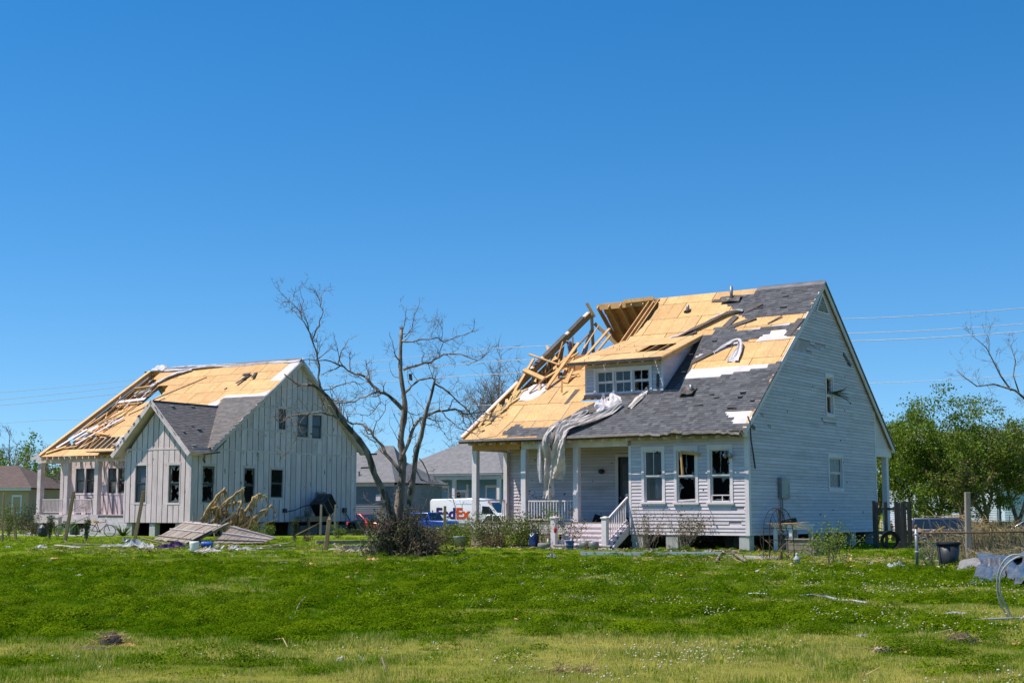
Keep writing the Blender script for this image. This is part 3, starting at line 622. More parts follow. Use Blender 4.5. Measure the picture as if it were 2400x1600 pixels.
    MB().bar((-5.42, -1.2, 1.1), (-5.18, -.0, 2.0), .07, .06).build('rail', 'trim', A); MB().bar((-5.42, -1.2, .25), (-5.18, -.05, 1.12), .05, .05).build('rail', 'trim', A)
    for k in range(9):
        t = (k + .6) / 9.4; MB().bar((-5.42 + .24 * t, -1.2 + 1.16 * t, .27 + .86 * t), (-5.42 + .24 * t, -1.2 + 1.16 * t, 1.1 + .88 * t), .034, .034, (1, 0, 0)).build('baluster', 'trim', A)
    # piers
    for x0, x1, m in ((-5.0, -4.5, 'concrete'), (-3.5, -2.98, 'concrete'), (-.42, .0, 'concrete')):
        MB().box(x0, x1, .0, .4, -.02, .558).build('pier', m, A, bev=.01)
    for y in (3.4, 6.8, 10.2, 12.7): MB().box(-.45, -.04, y, y + .42, -.02, .558).build('pier', 'concrete', A, bev=.01)
    for x0 in (-12.77, -9.35): MB().box(x0, x0 + .55, -.08, .35, -.02, .538).build('brick_pier', 'brick', A)
    for x in (-11, -8, -3): 
        for y in (4, 8, 12): MB().box(x, x + .4, y, y + .4, -.02, .62).build('pier', 'graycon', A)
    MB().box(-12.6, -.4, 12.8, 13.0, -.3, .6).build('foundation', 'graycon', A)
    MB().box(-4.4, -.2, -.25, -.1, .0, .045).build('sill_timber', 'oldwood', A)
    # front slope sheathing
    X1 = .12
    rows = [(0, 1.22, [(-12.9, X1, -12.35, X1)]), (1.22, 2.44, [(-12.0, X1, -11.75, X1)]), (2.44, 3.66, [(-11.75, -8.12, -11.6, -8.12), (-4.43, X1, -4.43, X1)]),
            (3.66, 4.88, [(-10.9, -8.12, -9.45, -8.12), (-4.43, X1, -4.43, X1)]), (4.88, 6.1, [(-9.3, -8.5, -8.9, -8.5), (-4.43, X1, -4.35, X1)]), (6.1, 7.32, [(-8.1, X1, -7.9, X1)]),
            (7.32, 8.54, [(-7.75, X1, -7.55, X1)]), (8.54, 9.76, [(-7.5, X1, -7.5, X1)]), (9.76, VR - .01, [(-7.55, X1, -7.75, X1)])]
    panels(RF, rows, A, 'osb', ragged=.06)
    mb = MB(); mb.pquad(RF, [(-12.92, .0), (-12.3, .0), (-11.2, .25), (-11.0, 1.2), (-11.9, 1.28), (-12.55, .9)], .01, .022); mb.build('sheathing_panel', 'osbpale', A)
    # rear slope sheathing, seen from inside through the hole
    bk = [(0, 1.22, [(-.1, 12.6, -.1, 12.5)]), (1.22, 2.44, [(-.1, 12.4, -.1, 12.1)])]
    v = 2.44
    for e in (11.9, 11.7, 11.5, 11.35, 11.2, 11.05, 10.95):
        bk.append((v, min(v + 1.22, VB - .01), [(-.1, e, -.1, e - .15)])); v += 1.22
        if v > VB: break
    panels(RB, bk, A, 'osbunder', ragged=.12, gap=.003)
    # rear roof covering (outer face)
    MB().pbox(RB, -.1, 7.5, 0, VB - .05, .006, .03).build('rear_shingles', 'roofgray', A)
    # rafters: rear ones under the ridge, front ones bared at the hole
    for k in range(13):
        x = 11.0 - k * .61; MB().bar(RB(x, 2.0, -.16), RB(x, VB - .03, -.16), .045, .24, RB.n).build('rafter', 'rafter', A)
    for x in (-7.78, -8.0, -8.26): MB().bar(RF(x, 5.5, -.13), RF(x, VR - .0, -.13), .05, .22, RF.n).build('rafter', 'rafter', A)
    for k in range(12): x = -7.2 + k * .61; MB().bar(RF(x, .05, -.13), RF(x, VR - .05, -.13), .045, .2, RF.n).build('rafter', 'rafter', A)
    for k in range(7): x = -12.6 + k * .61; MB().bar(RF(x, .05, -.13), RF(x, (2.3, 2.2, 3.4, 3.9, 3.6, 4.4, 4.6)[k], -.13), .045, .2, RF.n).build('rafter', 'rafter', A)
    MB().bar((-11.1, RY, RZ - .16), (.1, RY, RZ - .16), .04, .26).build('ridge_beam', 'rafter', A)
    MB().bar((-9.6, RY - .1, RZ - .02), (-8.0, RY - .1, RZ - .0), .04, .16).build('ridge_board', 'osbpale', A)
    # left end: leaning rake rafter, gable studs, king post, hanging bits
    T0, T1 = RF(-12.85, .1, -.02), RF(-11.08, 9.62, -.05)
    rk = MB().bar(T0, T1, .09, .26, RF.n).build('rake_rafter', 'rafter', A)
    MB().bar(T0 + V(-.1, 0, .1), T1 + V(-.1, 0, .1), .22, .05, RF.n).build('rake_board', 'trim', A)
    for k, (a, b) in enumerate(((.42, .52), (.54, .6), (.62, .8), (.83, .95))): p, q = T0.lerp(T1, a), T0.lerp(T1, b); MB().bar(p + V(-.02, -.1, .14), q + V(-.02, -.1, .14 + .01 * k), .24, .02, RF.n).build('shingle_remnant', 'drip', A)
    for k in range(16):
        t = .28 + k * .026; p = T0.lerp(T1, t); h = min(1.5, .5 + k * .13) if k < 13 else 1.9 - (k - 12) * .3
        MB().bar(p + V(.12, .12, -.2), p + V(.2, .2, -.2 - h), .045, .11, (0, 1, 0)).build('gable_stud', 'rafter', A)
    mb = MB(); mb.prism([T0.lerp(T1, .25) + V(0, .2, -.2), T0.lerp(T1, .76) + V(0, .2, -.15), T0.lerp(T1, .66) + V(.1, .25, -2.2), T0.lerp(T1, .33) + V(0, .25, -.95)], (-.05, 0, 0)); mb.build('gable_sheathing', 'osbunder', A)
    MB().bar(T1 + V(0, .1, .0), T1 + V(.1, .12, -2.4), .1, .12, (0, 1, 0)).build('king_post', 'rafter', A); MB().bar(T1 + V(-.2, .0, .55), T1 + V(.1, .2, -.1), .06, .14).build('broken_board', 'rafter', A)
    MB().bar(T1 + V(.1, .2, -.4), T1 + V(1.3, .5, -1.6), .05, .16).build('rafter', 'rafter', A)
    # loose boards over the hole (points on the roof plane, lifted)
    def loose(px0, py0, px1, py1, d0, d1, w=.09, h=.05, m='rafter', nm='loose_board'):
        Ri = A_inv
        def hit(px, py, d):
            dr_ = ray(px, py); o_ = Vector((0, 0, CH)); o2 = Ri @ o_; d2_ = (Ri.to_3x3() @ dr_); P0 = RF(0, 0, d); t = (P0 - o2).dot(RF.n) / d2_.dot(RF.n); return o2 + d2_ * t
        MB().bar(hit(px0, py0, d0), hit(px1, py1, d1), w, h, RF.n).build(nm, m, A)
    A_inv = (Matrix.Translation(A.location) @ Matrix.Rotation(rad(-35.1), 4, 'Z')).inverted()
    q = lambda x, y: (1080 + x / 4.127, 680 + y / 4.127)
    for a, b, d0, d1, w, h in (((1140, 510), (825, 950), .75, .06, .17, .06), ((1440, 370), (1165, 690), .3, .05, .13, .05), ((1450, 430), (1285, 635), .2, .04, .12, .05), ((1080, 600), (880, 830), .35, .1, .1, .05), ((660, 618), (955, 722), .5, .35, .08, .05), ((612, 772), (805, 860), .35, .2, .2, .1), ((705, 665), (510, 1000), .4, .03, .12, .06), ((1000, 740), (800, 860), .25, .1, .12, .06), ((1095, 655), (1035, 745), .3, .2, .08, .05), ((1145, 805), (945, 850), .12, .06, .05, .04), ((1140, 600), (1050, 660), .4, .3, .1, .05), ((1420, 560), (1375, 600), .1, .1, .1, .05), ((640, 810), (530, 960), .12, .04, .16, .05)):
        loose(*q(*a), *q(*b), d0, d1, w, h)
    for k in range(18):            # splintered sheathing and rafters thrown about the hole
        u, v, L_ = rr.uniform(-11.9, -8.6), rr.uniform(2.9, 7.4), rr.uniform(.3, 1.5); u = max(u, -12.4 + v * .17); a = rr.gauss(.15, .55); p = RF(u, v, rr.uniform(-.35, .1)); q_ = RF(u + math.sin(a) * L_, v + math.cos(a) * L_, rr.uniform(-.1, .45))
        MB().bar(p, q_, rr.choice((.06, .09, .14, .3)), rr.choice((.02, .04)), RF.n, w2=rr.uniform(.02, .1)).build('splintered_board', rr.choice(('rafter', 'rafter', 'osb', 'osbunder', 'brown')), A)
    # insulation, ragged lining and dropped felt in the hole
    for k in range(40):
        t = rr.random(); u, v = -12.45 + t * .75 + rr.uniform(-.12, .25), .7 + t * 2.9; a = rr.gauss(.1, .7); L_ = rr.uniform(.15, .5)
        MB().bar(RF(u, v, rr.uniform(.0, .05)), RF(u + math.sin(a) * L_, v + math.cos(a) * L_, rr.uniform(.02, .14)), rr.uniform(.08, .24), rr.uniform(.02, .06), RF.n, w2=rr.uniform(.03, .2)).build('insulation', rr.choice(('pinkins', 'pinkins', 'osbpale')), A)
    mb = MB(); mb.grid([[RF(-11.9 + i * .3 + j * .16, 2.75 + j * .3, -.02 + rr.uniform(0, .05)) for i in range(5)] for j in range(5)], .01); mb.build('felt_sheet', 'felt', A)
    ribbon([T0.lerp(T1, .8) + V(.2, .1, -.2), T0.lerp(T1, .76) + V(.3, .2, -1.1), T0.lerp(T1, .68) + V(.3, .2, -2.1)], [.75, .6, .9], rr, side=(0, .7, -.1), wav=.1).build('torn_lining', 'sheer', A, True)
    ribbon([T1 + V(.0, .05, -.7), T1 + V(-.1, -.2, -1.5), T1 + V(-.2, -.5, -2.3)], [.2, .35, .5], rr, side=(0, 1, 0), wav=.06).build('torn_lining', 'cloth', A, True)
    MB().box(-10.9, -8.3, 4.2, 4.3, 6.3, 8.3).build('attic_partition', 'osbunder', A)
    for z in (7.3, 7.6): MB().bar((-11.6, 5.0, z), (-8.1, 5.0, z - .1), .05, .16).build('tie_beam', 'rafter', A)
    # shingles that stayed
    y2 = lambda l: [(x, yv(y)) for x, y in l]
    s1 = y2([(-8.15, -.59), (.16, -.59), (.16, -.3), (-.35, -.28), (-.55, -.1), (-.75, .08), (-1.02, .34), (.16, .36), (.17, 2.82), (-.34, 2.78), (-.43, 2.53), (-1.27, 2.45), (-2.37, 2.2), (-4.4, 2.2), (-4.44, 1.62), (-6.72, 1.62), (-7.15, .75), (-7.7, .2)])
    s2 = y2([(-4.2, 4.6), (-3.8, 4.7), (-3.9, 5.1), (-2.95, 5.02), (-2.65, 4.76), (-.2, 4.98), (.15, 5.4), (.15, 4.3), (-.1, 4.3), (-.35, 4.75), (-1.0, 4.7), (-1.5, 4.25), (-2.2, 4.16), (-3.3, 3.7), (-4.1, 3.5)])
    s3 = y2([(-2.9, 7.48), (-2.95, 7.1), (-4.54, 7.05), (-4.5, 6.8), (-3.85, 6.6), (-3.52, 6.15), (-2.62, 5.58), (-1.64, 5.6), (.17, 5.57), (.2, 7.48)])
    s4 = y2([(-11.05, -.4), (-10.9, .05), (-10.5, .2), (-9.9, -.1), (-8.5, -.05), (-8.4, -.59)])
    shingles(RF, [s1, s2, s3, s4], 'roof_shingles', 'shingle', A, rr)
    for k in range(22): MB().bar((-2.85 + k * .14, RY - .14, RZ - .1), (-2.85 + k * .14 + .15, RY - .14, RZ - .1 + .004), .3, .012, RF.n).build('ridge_shingle', 'drip', A) if k % 3 == 0 else None
    mb = MB(); mb.pquad(RF, [(-2.9, VR - .22), (.2, VR - .22), (.2, VR + .03), (-2.9, VR + .03)], .012, .022); mb.build('ridge_cap', 'roofgray', A)
    # felt underlayment left in place
    for pl in (y2([(-4.4, 2.1), (-.4, 2.4), (-.3, 2.78), (-3.9, 2.76), (-4.4, 2.62)]), y2([(-1.5, 4.1), (-.05, 4.15), (-.1, 4.75), (-1.3, 4.6)]), y2([(-2.6, 4.68), (-.2, 4.95), (-.25, 5.06), (-2.2, 4.84)]), y2([(-1.1, -.59), (.05, -.59), (.05, .36), (-1.1, .36)]), y2([(-4.0, 3.42), (-3.2, 3.5), (-2.6, 3.85), (-2.2, 4.05), (-2.2, 4.2), (-4.0, 3.75)]), y2([(-3.4, 7.02), (-2.7, 7.0), (-2.7, 7.12), (-3.4, 7.12)]), y2([(-4.3, 4.55), (-3.7, 4.66), (-3.7, 4.74), (-4.3, 4.7)])):
        mb = MB(); mb.pquad(RF, pl, .003, .006); mb.build('felt_sheet', 'felt', A)
    for pl in (y2([(-8.9, 1.2), (-8.75, 1.2), (-8.6, 2.0), (-8.85, 2.0)]),): mb = MB(); mb.pquad(RF, pl, .006, .014); mb.build('shingle_strip', 'drip', A)
    # crumpled strips of felt and shingle lying on the slope
    Ry = lambda x, y, d: RF(x, yv(y), d)
    ribbon([Ry(-2.9, 6.0, .06), Ry(-3.6, 5.9, .1), Ry(-4.4, 5.35, .08), Ry(-5.2, 4.85, .06), Ry(-5.9, 4.6, .03)], [.25, .4, .42, .36, .2], rr, wav=.05).build('crumpled_felt', 'felt', A)
    ribbon([Ry(-3.1, 3.6, .05), Ry(-2.7, 3.95, .1), Ry(-2.15, 4.05, .2), Ry(-1.95, 3.6, .12), Ry(-2.0, 3.0, .05)], [.12, .2, .16, .25, .6], rr, wav=.05).build('crumpled_felt', 'felt', A)
    for a, b, w in (((-4.15, 2.95), (-3.2, 3.65), .3), ((-3.2, 5.05), (-2.1, 5.5), .28), ((-3.4, 5.0), (-3.1, 5.7), .3), ((-2.9, 5.9), (-2.2, 6.35), .22), ((-4.8, 6.85), (-3.6, 6.78), .2), ((-5.2, 4.75), (-4.6, 4.95), .25), ((-1.4, 5.1), (-.9, 5.45), .08), ((-.2, 4.3), (.05, 5.2), .3)):
        MB().bar(Ry(*a, .02), Ry(*b, .06), w, .02, RF.n).build('shingle_strip', 'drip', A)
    for x, y in ((-1.9, 1.1), (-2.6, .75), (-2.2, 1.3), (-1.4, 6.7), (-2.4, 6.1), (-.9, .5), (-3.5, 1.25)):
        w = rr.uniform(.2, .6); MB().bar(Ry(x, y, .03), Ry(x + w, y + rr.uniform(-.05, .05), .06), .06, .02, RF.n).build('lifted_shingle', 'drip', A)
    mb = MB(); mb.grid([[Ry(-3.5 + i * .12, 1.25 + j * .14, .03 + .14 * rr.random()) for i in range(6)] for j in range(4)], .012); mb.build('torn_flashing', 'drip', A)
    for x, y, h in ((-3.86, 6.8, .62), (-3.07, 1.42, .35), (-5.75, 6.35, .28)):
        p = Ry(x, y, 0); vp = MB().tube([p, p + V(0, 0, h)], .07, 10).build('vent_pipe', 'graymetal', A, True); MB().lathe([(.2, -.02), (.12, .05), (.075, .12)], 10, p).build('pipe_boot', 'drip', vp, True)
    mb = MB(); mb.grid([[Ry(-4.3 + i * .18, 6.6 + j * .12, .04 + .09 * rr.random()) for i in range(6)] for j in range(4)], .012); mb.build('torn_flashing', 'drip', A)
    # dormer
    MB().box(-8.0, -4.55, 2.35, 2.4, 6.2, 7.9).box(-8.0, -4.55, 1.8, 2.34, 6.2, 6.25).build('dormer_dark_screen', 'dark', A)  # near-black screen added behind the dormer windows in place of interior shade
    yd = 1.64; DF = Pl((0, yd, 0), (1, 0, 0), (0, 0, 1), (0, -1, 0)); zd = 4.40 + (yd - EY) * math.tan(sl)
    DW = [(-7.56, -6.76, 6.29, 7.2), (-6.70, -5.90, 6.29, 7.2), (-5.84, -5.04, 6.29, 7.2)]
    clapboards(DF, [(-8.05, zd - .1), (-4.5, zd - .1), (-4.5, 7.5), (-8.05, 7.5)], [(-7.66, -4.94, 6.2, 7.3)], A, cth=.1)
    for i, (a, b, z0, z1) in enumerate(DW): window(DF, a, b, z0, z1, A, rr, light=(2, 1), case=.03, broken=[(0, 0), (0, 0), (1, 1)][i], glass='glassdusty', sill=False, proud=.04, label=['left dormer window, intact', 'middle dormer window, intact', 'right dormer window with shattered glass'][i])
    mb = MB(); mb.pbox(DF, -7.68, -4.92, 7.23, 7.34, .045, .06).pbox(DF, -7.72, -4.88, 6.14, 6.24, .05, .1).pbox(DF, -7.68, -7.59, 6.24, 7.23, .045, .055).pbox(DF, -5.01, -4.92, 6.24, 7.23, .045, .055); mb.build('dormer_casing', 'trim', A)
    MB().box(-8.12, -8.05, yd - .03, yd + .06, zd - .1, 7.5).build('corner_board', 'trim', A); MB().box(-4.5, -4.42, yd - .03, yd + .06, zd - .1, 7.6).build('corner_board', 'trim', A)
    MB().bar(DF(-4.66, 6.35, .05), DF(-4.64, 6.95, .05), .12, .02, (0, -1, 0)).build('shingle_strip', 'drip', A)
    ye, ze = 1.12, 7.58; yt, zt = 4.75, 4.40 + (4.75 - EY) * math.tan(sl) + .02; ds = math.atan2(zt - ze, yt - ye); DR = Pl((0, ye, ze), (1, 0, 0), (0, math.cos(ds), math.sin(ds)), (0, -math.sin(ds), math.cos(ds))); LD = math.hypot(zt - ze, yt - ye)
    clap = Pl((-4.43, 0, 0), (0, 1, 0), (0, 0, 1), (1, 0, 0))
    zc = lambda y: ze + (y - ye) * math.tan(ds) - .06
    ym = yt - .1
    for k in range(16):            # cheek boards
        z = zd + k * .135; ys = EY + (z - 4.40) / math.tan(sl); e = ye + (z + .135 - ze + .06) / math.tan(ds); a = max(yd + .02, e) if z + .135 > zc(yd) else yd + .02
        if ys - a < .05: continue
        MB().hexa([clap(a, z - .01, 0), clap(ys, z - .01, 0), clap(ys, z - .01, .03), clap(a, z - .01, .03), clap(a, z + .135, 0), clap(ys + .14, z + .135, 0), clap(ys + .14, z + .135, .01), clap(a, z + .135, .01)]).build('siding_board', 'siding', A, fix=False)
    MB().prism([(-4.5, yd + .07, zd), (-4.5, yd + .07, zc(yd) - .01), (-4.5, ym, zc(ym) - .02)], (.06, 0, 0)).build('wall_sheathing', 'wall_core', A); MB().prism([(-8.1, yd + .07, zd), (-8.1, yd + .07, zc(yd) - .01), (-8.1, ym, zc(ym) - .02)], (.06, 0, 0)).build('wall_sheathing', 'wall_core', A)
    panels(DR, [(0, 1.22, [(-8.7, -4.22, -8.6, -4.22)]), (1.22, 2.44, [(-8.5, -6.0, -8.35, -6.0), (-4.7, -4.22, -4.7, -4.22)]), (2.44, LD, [(-8.3, -4.2, -8.1, -4.2)])], A, 'osbpale', ragged=.05)
    for k in range(7): x = -8.0 + k * .58; MB().bar(DR(x, .02, -.09), DR(x, LD, -.09), .045, .15, DR.n).build('rafter', 'rafter', A); MB().bar(DR(x, -.04, -.1), DR(x, .0, -.1), .05, .12, DR.n).build('rafter_tail', 'trim', A)
    MB().box(-8.66, -4.22, ye - .05, ye - .01, ze - .12, ze + .01).build('drip_edge', 'drip', A); MB().bar(DR(-4.2, .0, -.1), DR(-4.2, LD, -.08), .03, .16, DR.n).build('rake_board', 'rafter', A)
    for k in range(12): x = -8.2 + rr.random() * 3.8; v = rr.uniform(.1, LD - .2); MB().bar(DR(x, v, .03), DR(x + .02, v + .05, .07), .03, .012, DR.n).build('shingle_scrap', 'drip', A)
    MB().bar(DR(-7.6, .9, .03), DR(-6.2, 1.1, .04), .02, .012, DR.n).build('shingle_scrap', 'drip', A)
    for (a, b) in ((-8.16, -8.4), (-4.4, -4.4)): pass
    mb = MB(); mb.pquad(RF, y2([(-4.42, 1.66), (-4.0, 1.72), (-3.75, 2.7), (-3.9, 3.4), (-4.05, 4.5), (-4.3, 4.6)]), .014, .022); mb.build('valley_flashing', 'drip', A)
    MB().box(-8.1, -4.4, yd - .16, yd - .04, zd - .16, zd - .02).build('apron_flashing', 'drip', A)
    ribbon([DF(-5.1, 6.4, .04), DF(-5.2, 6.2, .16), RF(-5.3, yv(1.2), .12), RF(-5.5, yv(.75), .06)], [.16, .26, .3, .26], rr, side=(1, 0, 0), wav=.05).build('hanging_curtain', 'cloth', A, True)
    # eave: rafter tails, bent drip edge
    for k in range(24):
        x = -12.6 + k * .55; MB().box(x - .03, x + .03, -.5, -.1, 4.2, 4.34).build('rafter_tail', 'trim', A)
    x = -13.0; z = 4.42
    while x < .1:
        L_ = rr.uniform(.5, 1.6) if x > -6 else rr.uniform(1.5, 2.6); x1 = min(x + L_, .12); w = rr.uniform(.13, .24) if x > -6 else .14; dz = rr.uniform(-.1, .06) if x > -5.5 else rr.uniform(-.02, .02)
        g = []; n = 7
        for i in range(n):
            t = i / (n - 1); s_ = math.sin(t * 3.14) * rr.uniform(-.03, .05) if x > -6 else 0
            g.append([V(x + (x1 - x) * t, -.63 - .03 * s_, z + dz * t + s_ + .02), V(x + (x1 - x) * t, -.68, z + dz * t + s_ - w * .5), V(x + (x1 - x) * t, -.64, z + dz * t + s_ - w)])
        mb = MB(); mb.grid(g, .012); mb.build('drip_edge', 'drip', A); x = x1
    # long torn sheets hanging over the porch eave
    ribbon([Ry(-6.9, 1.5, .03), Ry(-6.5, 1.15, .12), Ry(-6.35, .7, .16), Ry(-6.75, .45, .1)], [.4, 1.1, 1.3, .8], rr, wav=.12, side=(1, .4, 0)).build('torn_felt', 'felt', A)
    tf = [Ry(-5.9, .95, .15), Ry(-6.4, .45, .18), Ry(-7.2, .0, .2), Ry(-7.75, -.35, .22), V(-7.85, -.76, 4.2), V(-7.95, -.72, 3.6), V(-8.1, -.55, 3.1), V(-8.2, -.5, 2.75)]
    ribbon(tf, [.3, .5, .55, .5, .45, .55, .66, .62], rr, side=(1, .2, 0), wav=.07).build('torn_felt', 'cloth', A)
    tf = [Ry(-7.3, .6, .2), Ry(-7.9, .1, .2), Ry(-8.35, -.3, .2), V(-8.5, -.76, 4.25), V(-8.5, -.56, 3.6), V(-8.5, -.54, 3.0), V(-8.55, -.5, 2.4), V(-8.6, -.5, 1.95)]
    ribbon(tf, [.3, .5, .5, .42, .42, .36, .42, .5], rr, side=(1, .2, 0), wav=.07).build('torn_felt', 'cloth', A)
    ribbon([Ry(-7.0, .9, .1), Ry(-7.6, .35, .16), Ry(-8.1, -.25, .2), V(-8.2, -.74, 4.2), V(-8.2, -.52, 3.7)], [.5, .5, .4, .32, .14], rr, side=(1, .3, 0), wav=.03).build('torn_shingles', 'drip', A, True)
    ribbon([V(-8.9, -.6, 4.3), V(-8.95, -.6, 3.3), V(-8.9, -.58, 2.6)], [.12, .2, .1], rr, side=(1, 0, 0), wav=.02).build('torn_felt', 'felt', A)
    # small wreckage on the walls
    MB().bar((-2.6, -.35, 3.68), (-1.95, -.12, 3.62), .1, .12).build('broken_bracket', 'rafter', A); MB().bar((-2.62, -.35, 3.72), (-2.6, -.25, 2.85), .05, .06, (1, 0, 0), w2=.13).build('hanging_splinter', 'rafter', A)
    fl = MB().lathe([(.03, 0), (.05, .05), (.09, .14), (.1, .18)], 10, FR(-.78, 3.6, .1), (-.4, -.6, -.5)).lathe([(.03, 0), (.05, .05), (.09, .14), (.1, .18)], 10, FR(-.68, 3.6, .1), (.35, -.6, -.5)).build('floodlight', 'graymetal', A, True)
    mb = MB(); mb.tube([GA(-.35, 4.95, .2), GA(-.1, 4.75, .16), GA(.1, 4.1, .1), GA(.25, 3.5, .12)], .03, 5).tube([GA(.25, 3.5, .12), GA(.33, 3.05, .14)], .035, 5); mb.build('hanging_downpipe', 'drip', A)
    MB().bar(GA(.0, 4.75, .05), GA(.55, 4.55, .06), .12, .03, (1, 0, 0)).build('loose_siding', 'drip', A); MB().bar(GA(9.6, 8.2, .04), GA(10.4, 7.75, .05), .14, .03, (1, 0, 0)).build('loose_siding', 'drip', A)
    for k in range(13):
        u, v_ = rr.uniform(.4, 12), rr.uniform(.8, 8); 
        if v_ > 4.4 + min(u, 14.5 - u) * .8: continue
        s_ = rr.uniform(.03, .09); MB().bar(GA(u, v_, .03), GA(u + rr.uniform(-.05, .1), v_ + s_, .036), .035, .012, (1, 0, 0)).build('siding_chip', 'dark', A)
    for k in range(12):
        u, v_ = rr.uniform(-4.9, -.2), rr.uniform(.8, 4.2); MB().bar(FR(u, v_, .03), FR(u + rr.uniform(-.05, .12), v_ + rr.uniform(.02, .05), .036), .03, .012, (0, -1, 0)).build('siding_chip', 'dark', A)
    for k in range(12):
        u, v_ = rr.uniform(-12.4, -7.3), rr.uniform(1.3, 4.1); MB().bar(PO(u, v_, .03), PO(u + rr.uniform(-.05, .1), v_ + rr.uniform(.02, .09), .036), .03, .012, (0, -1, 0)).build('siding_chip', 'dark', A)
    # utility boxes on the gable wall
    ub = MB().pbox(GA, 2.55, 3.05, 1.95, 2.75, .04, .2).build('electric_meter', 'graymetal', A, bev=.012); MB().pbox(GA, 3.06, 3.4, 1.95, 2.72, .04, .16).build('breaker_box', 'galv', ub, bev=.01)
    MB().tube([GA(2.8, 1.95, .1), GA(2.8, .6, .1)], .03, 6).tube([GA(2.65, 1.95, .1), GA(2.65, 1.3, .1), GA(2.5, .9, .12)], .025, 6).build('conduit_pipe', 'graymetal', ub)
    return A
HA = house_a()
# ---------------------------------------------------------------- the board-and-batten house (left)
def vboards(P, rows, poly, holes, parent, w=.45, m='board', gap=.055, core='groove', cth=.1):
    """vertical boards, each its own piece, with open joints over a dark core"""
    cm = MB()
    def zspan(u):
        vs = []
        for (a, b), (c, d) in zip(poly, poly[1:] + poly[:1]):
            if (a - u) * (c - u) <= 0 and a != c: vs.append(b + (d - b) * (u - a) / (c - a))
        return (min(vs), max(vs))
    u0, u1 = min(a for a, _ in poly), max(a for a, _ in poly); n = round((u1 - u0) / w); w = (u1 - u0) / n
    step = w / 4
    for i in range(n * 4):
        a, b = u0 + i * step, u0 + (i + 1) * step; za, zb = zspan(a + 1e-4), zspan(b - 1e-4)
        for z0, z1 in cut(max(za[0], zb[0]), min(za[1], zb[1]) + abs(za[1] - zb[1]), [(h[2], h[3]) for h in holes if h[0] < (a + b) / 2 < h[1]]):
            t = z1 >= min(za[1], zb[1]); cm.prism([P(a, z0, -cth), P(b, z0, -cth), P(b, zb[1] if t else z1, -cth), P(a, za[1] if t else z1, -cth)], P.n * cth)
    for r0, r1 in rows:
        for i in range(n):
            a, b = u0 + i * w + gap / 2, u0 + (i + 1) * w - gap / 2; segs = [(a, b)]
            za, zb = zspan(a + .001), zspan(b - .001); lo = max(r0, za[0], zb[0]); ta, tb = min(r1, za[1]), min(r1, zb[1])
            if max(ta, tb) - lo < .05: continue
            hs_ = [h for h in holes if h[0] < b and h[1] > a and h[2] < r1 and h[3] > r0]
            pcs = []
            if not hs_: pcs = [[(a, lo), (b, lo), (b, tb), (a, ta)]]
            else:
                h = hs_[0]
                if h[2] > lo: pcs.append([(a, lo), (b, lo), (b, h[2]), (a, h[2])])
                if h[3] < min(ta, tb): pcs.append([(a, h[3]), (b, h[3]), (b, tb), (a, ta)])
                if a < h[0] < b: pcs.append([(a, max(lo, h[2]) + .002), (h[0], max(lo, h[2]) + .002), (h[0], min(ta, h[3]) - .002), (a, min(ta, h[3]) - .002)])
                if a < h[1] < b: pcs.append([(h[1], max(lo, h[2]) + .002), (b, max(lo, h[2]) + .002), (b, min(tb, h[3]) - .002), (h[1], min(tb, h[3]) - .002)])
            for pc in pcs:
                if max(p[1] for p in pc) - min(p[1] for p in pc) < .03: continue
                j = RN.uniform(-.006, .006); mb = MB(); mb.pquad(P, [(x + RN.uniform(-.008, .008), y) for x, y in pc], .004, .03 + j); mb.build('siding_board', m, parent, fix=False)
    cm.build('wall_sheathing', core, parent, fix=False)
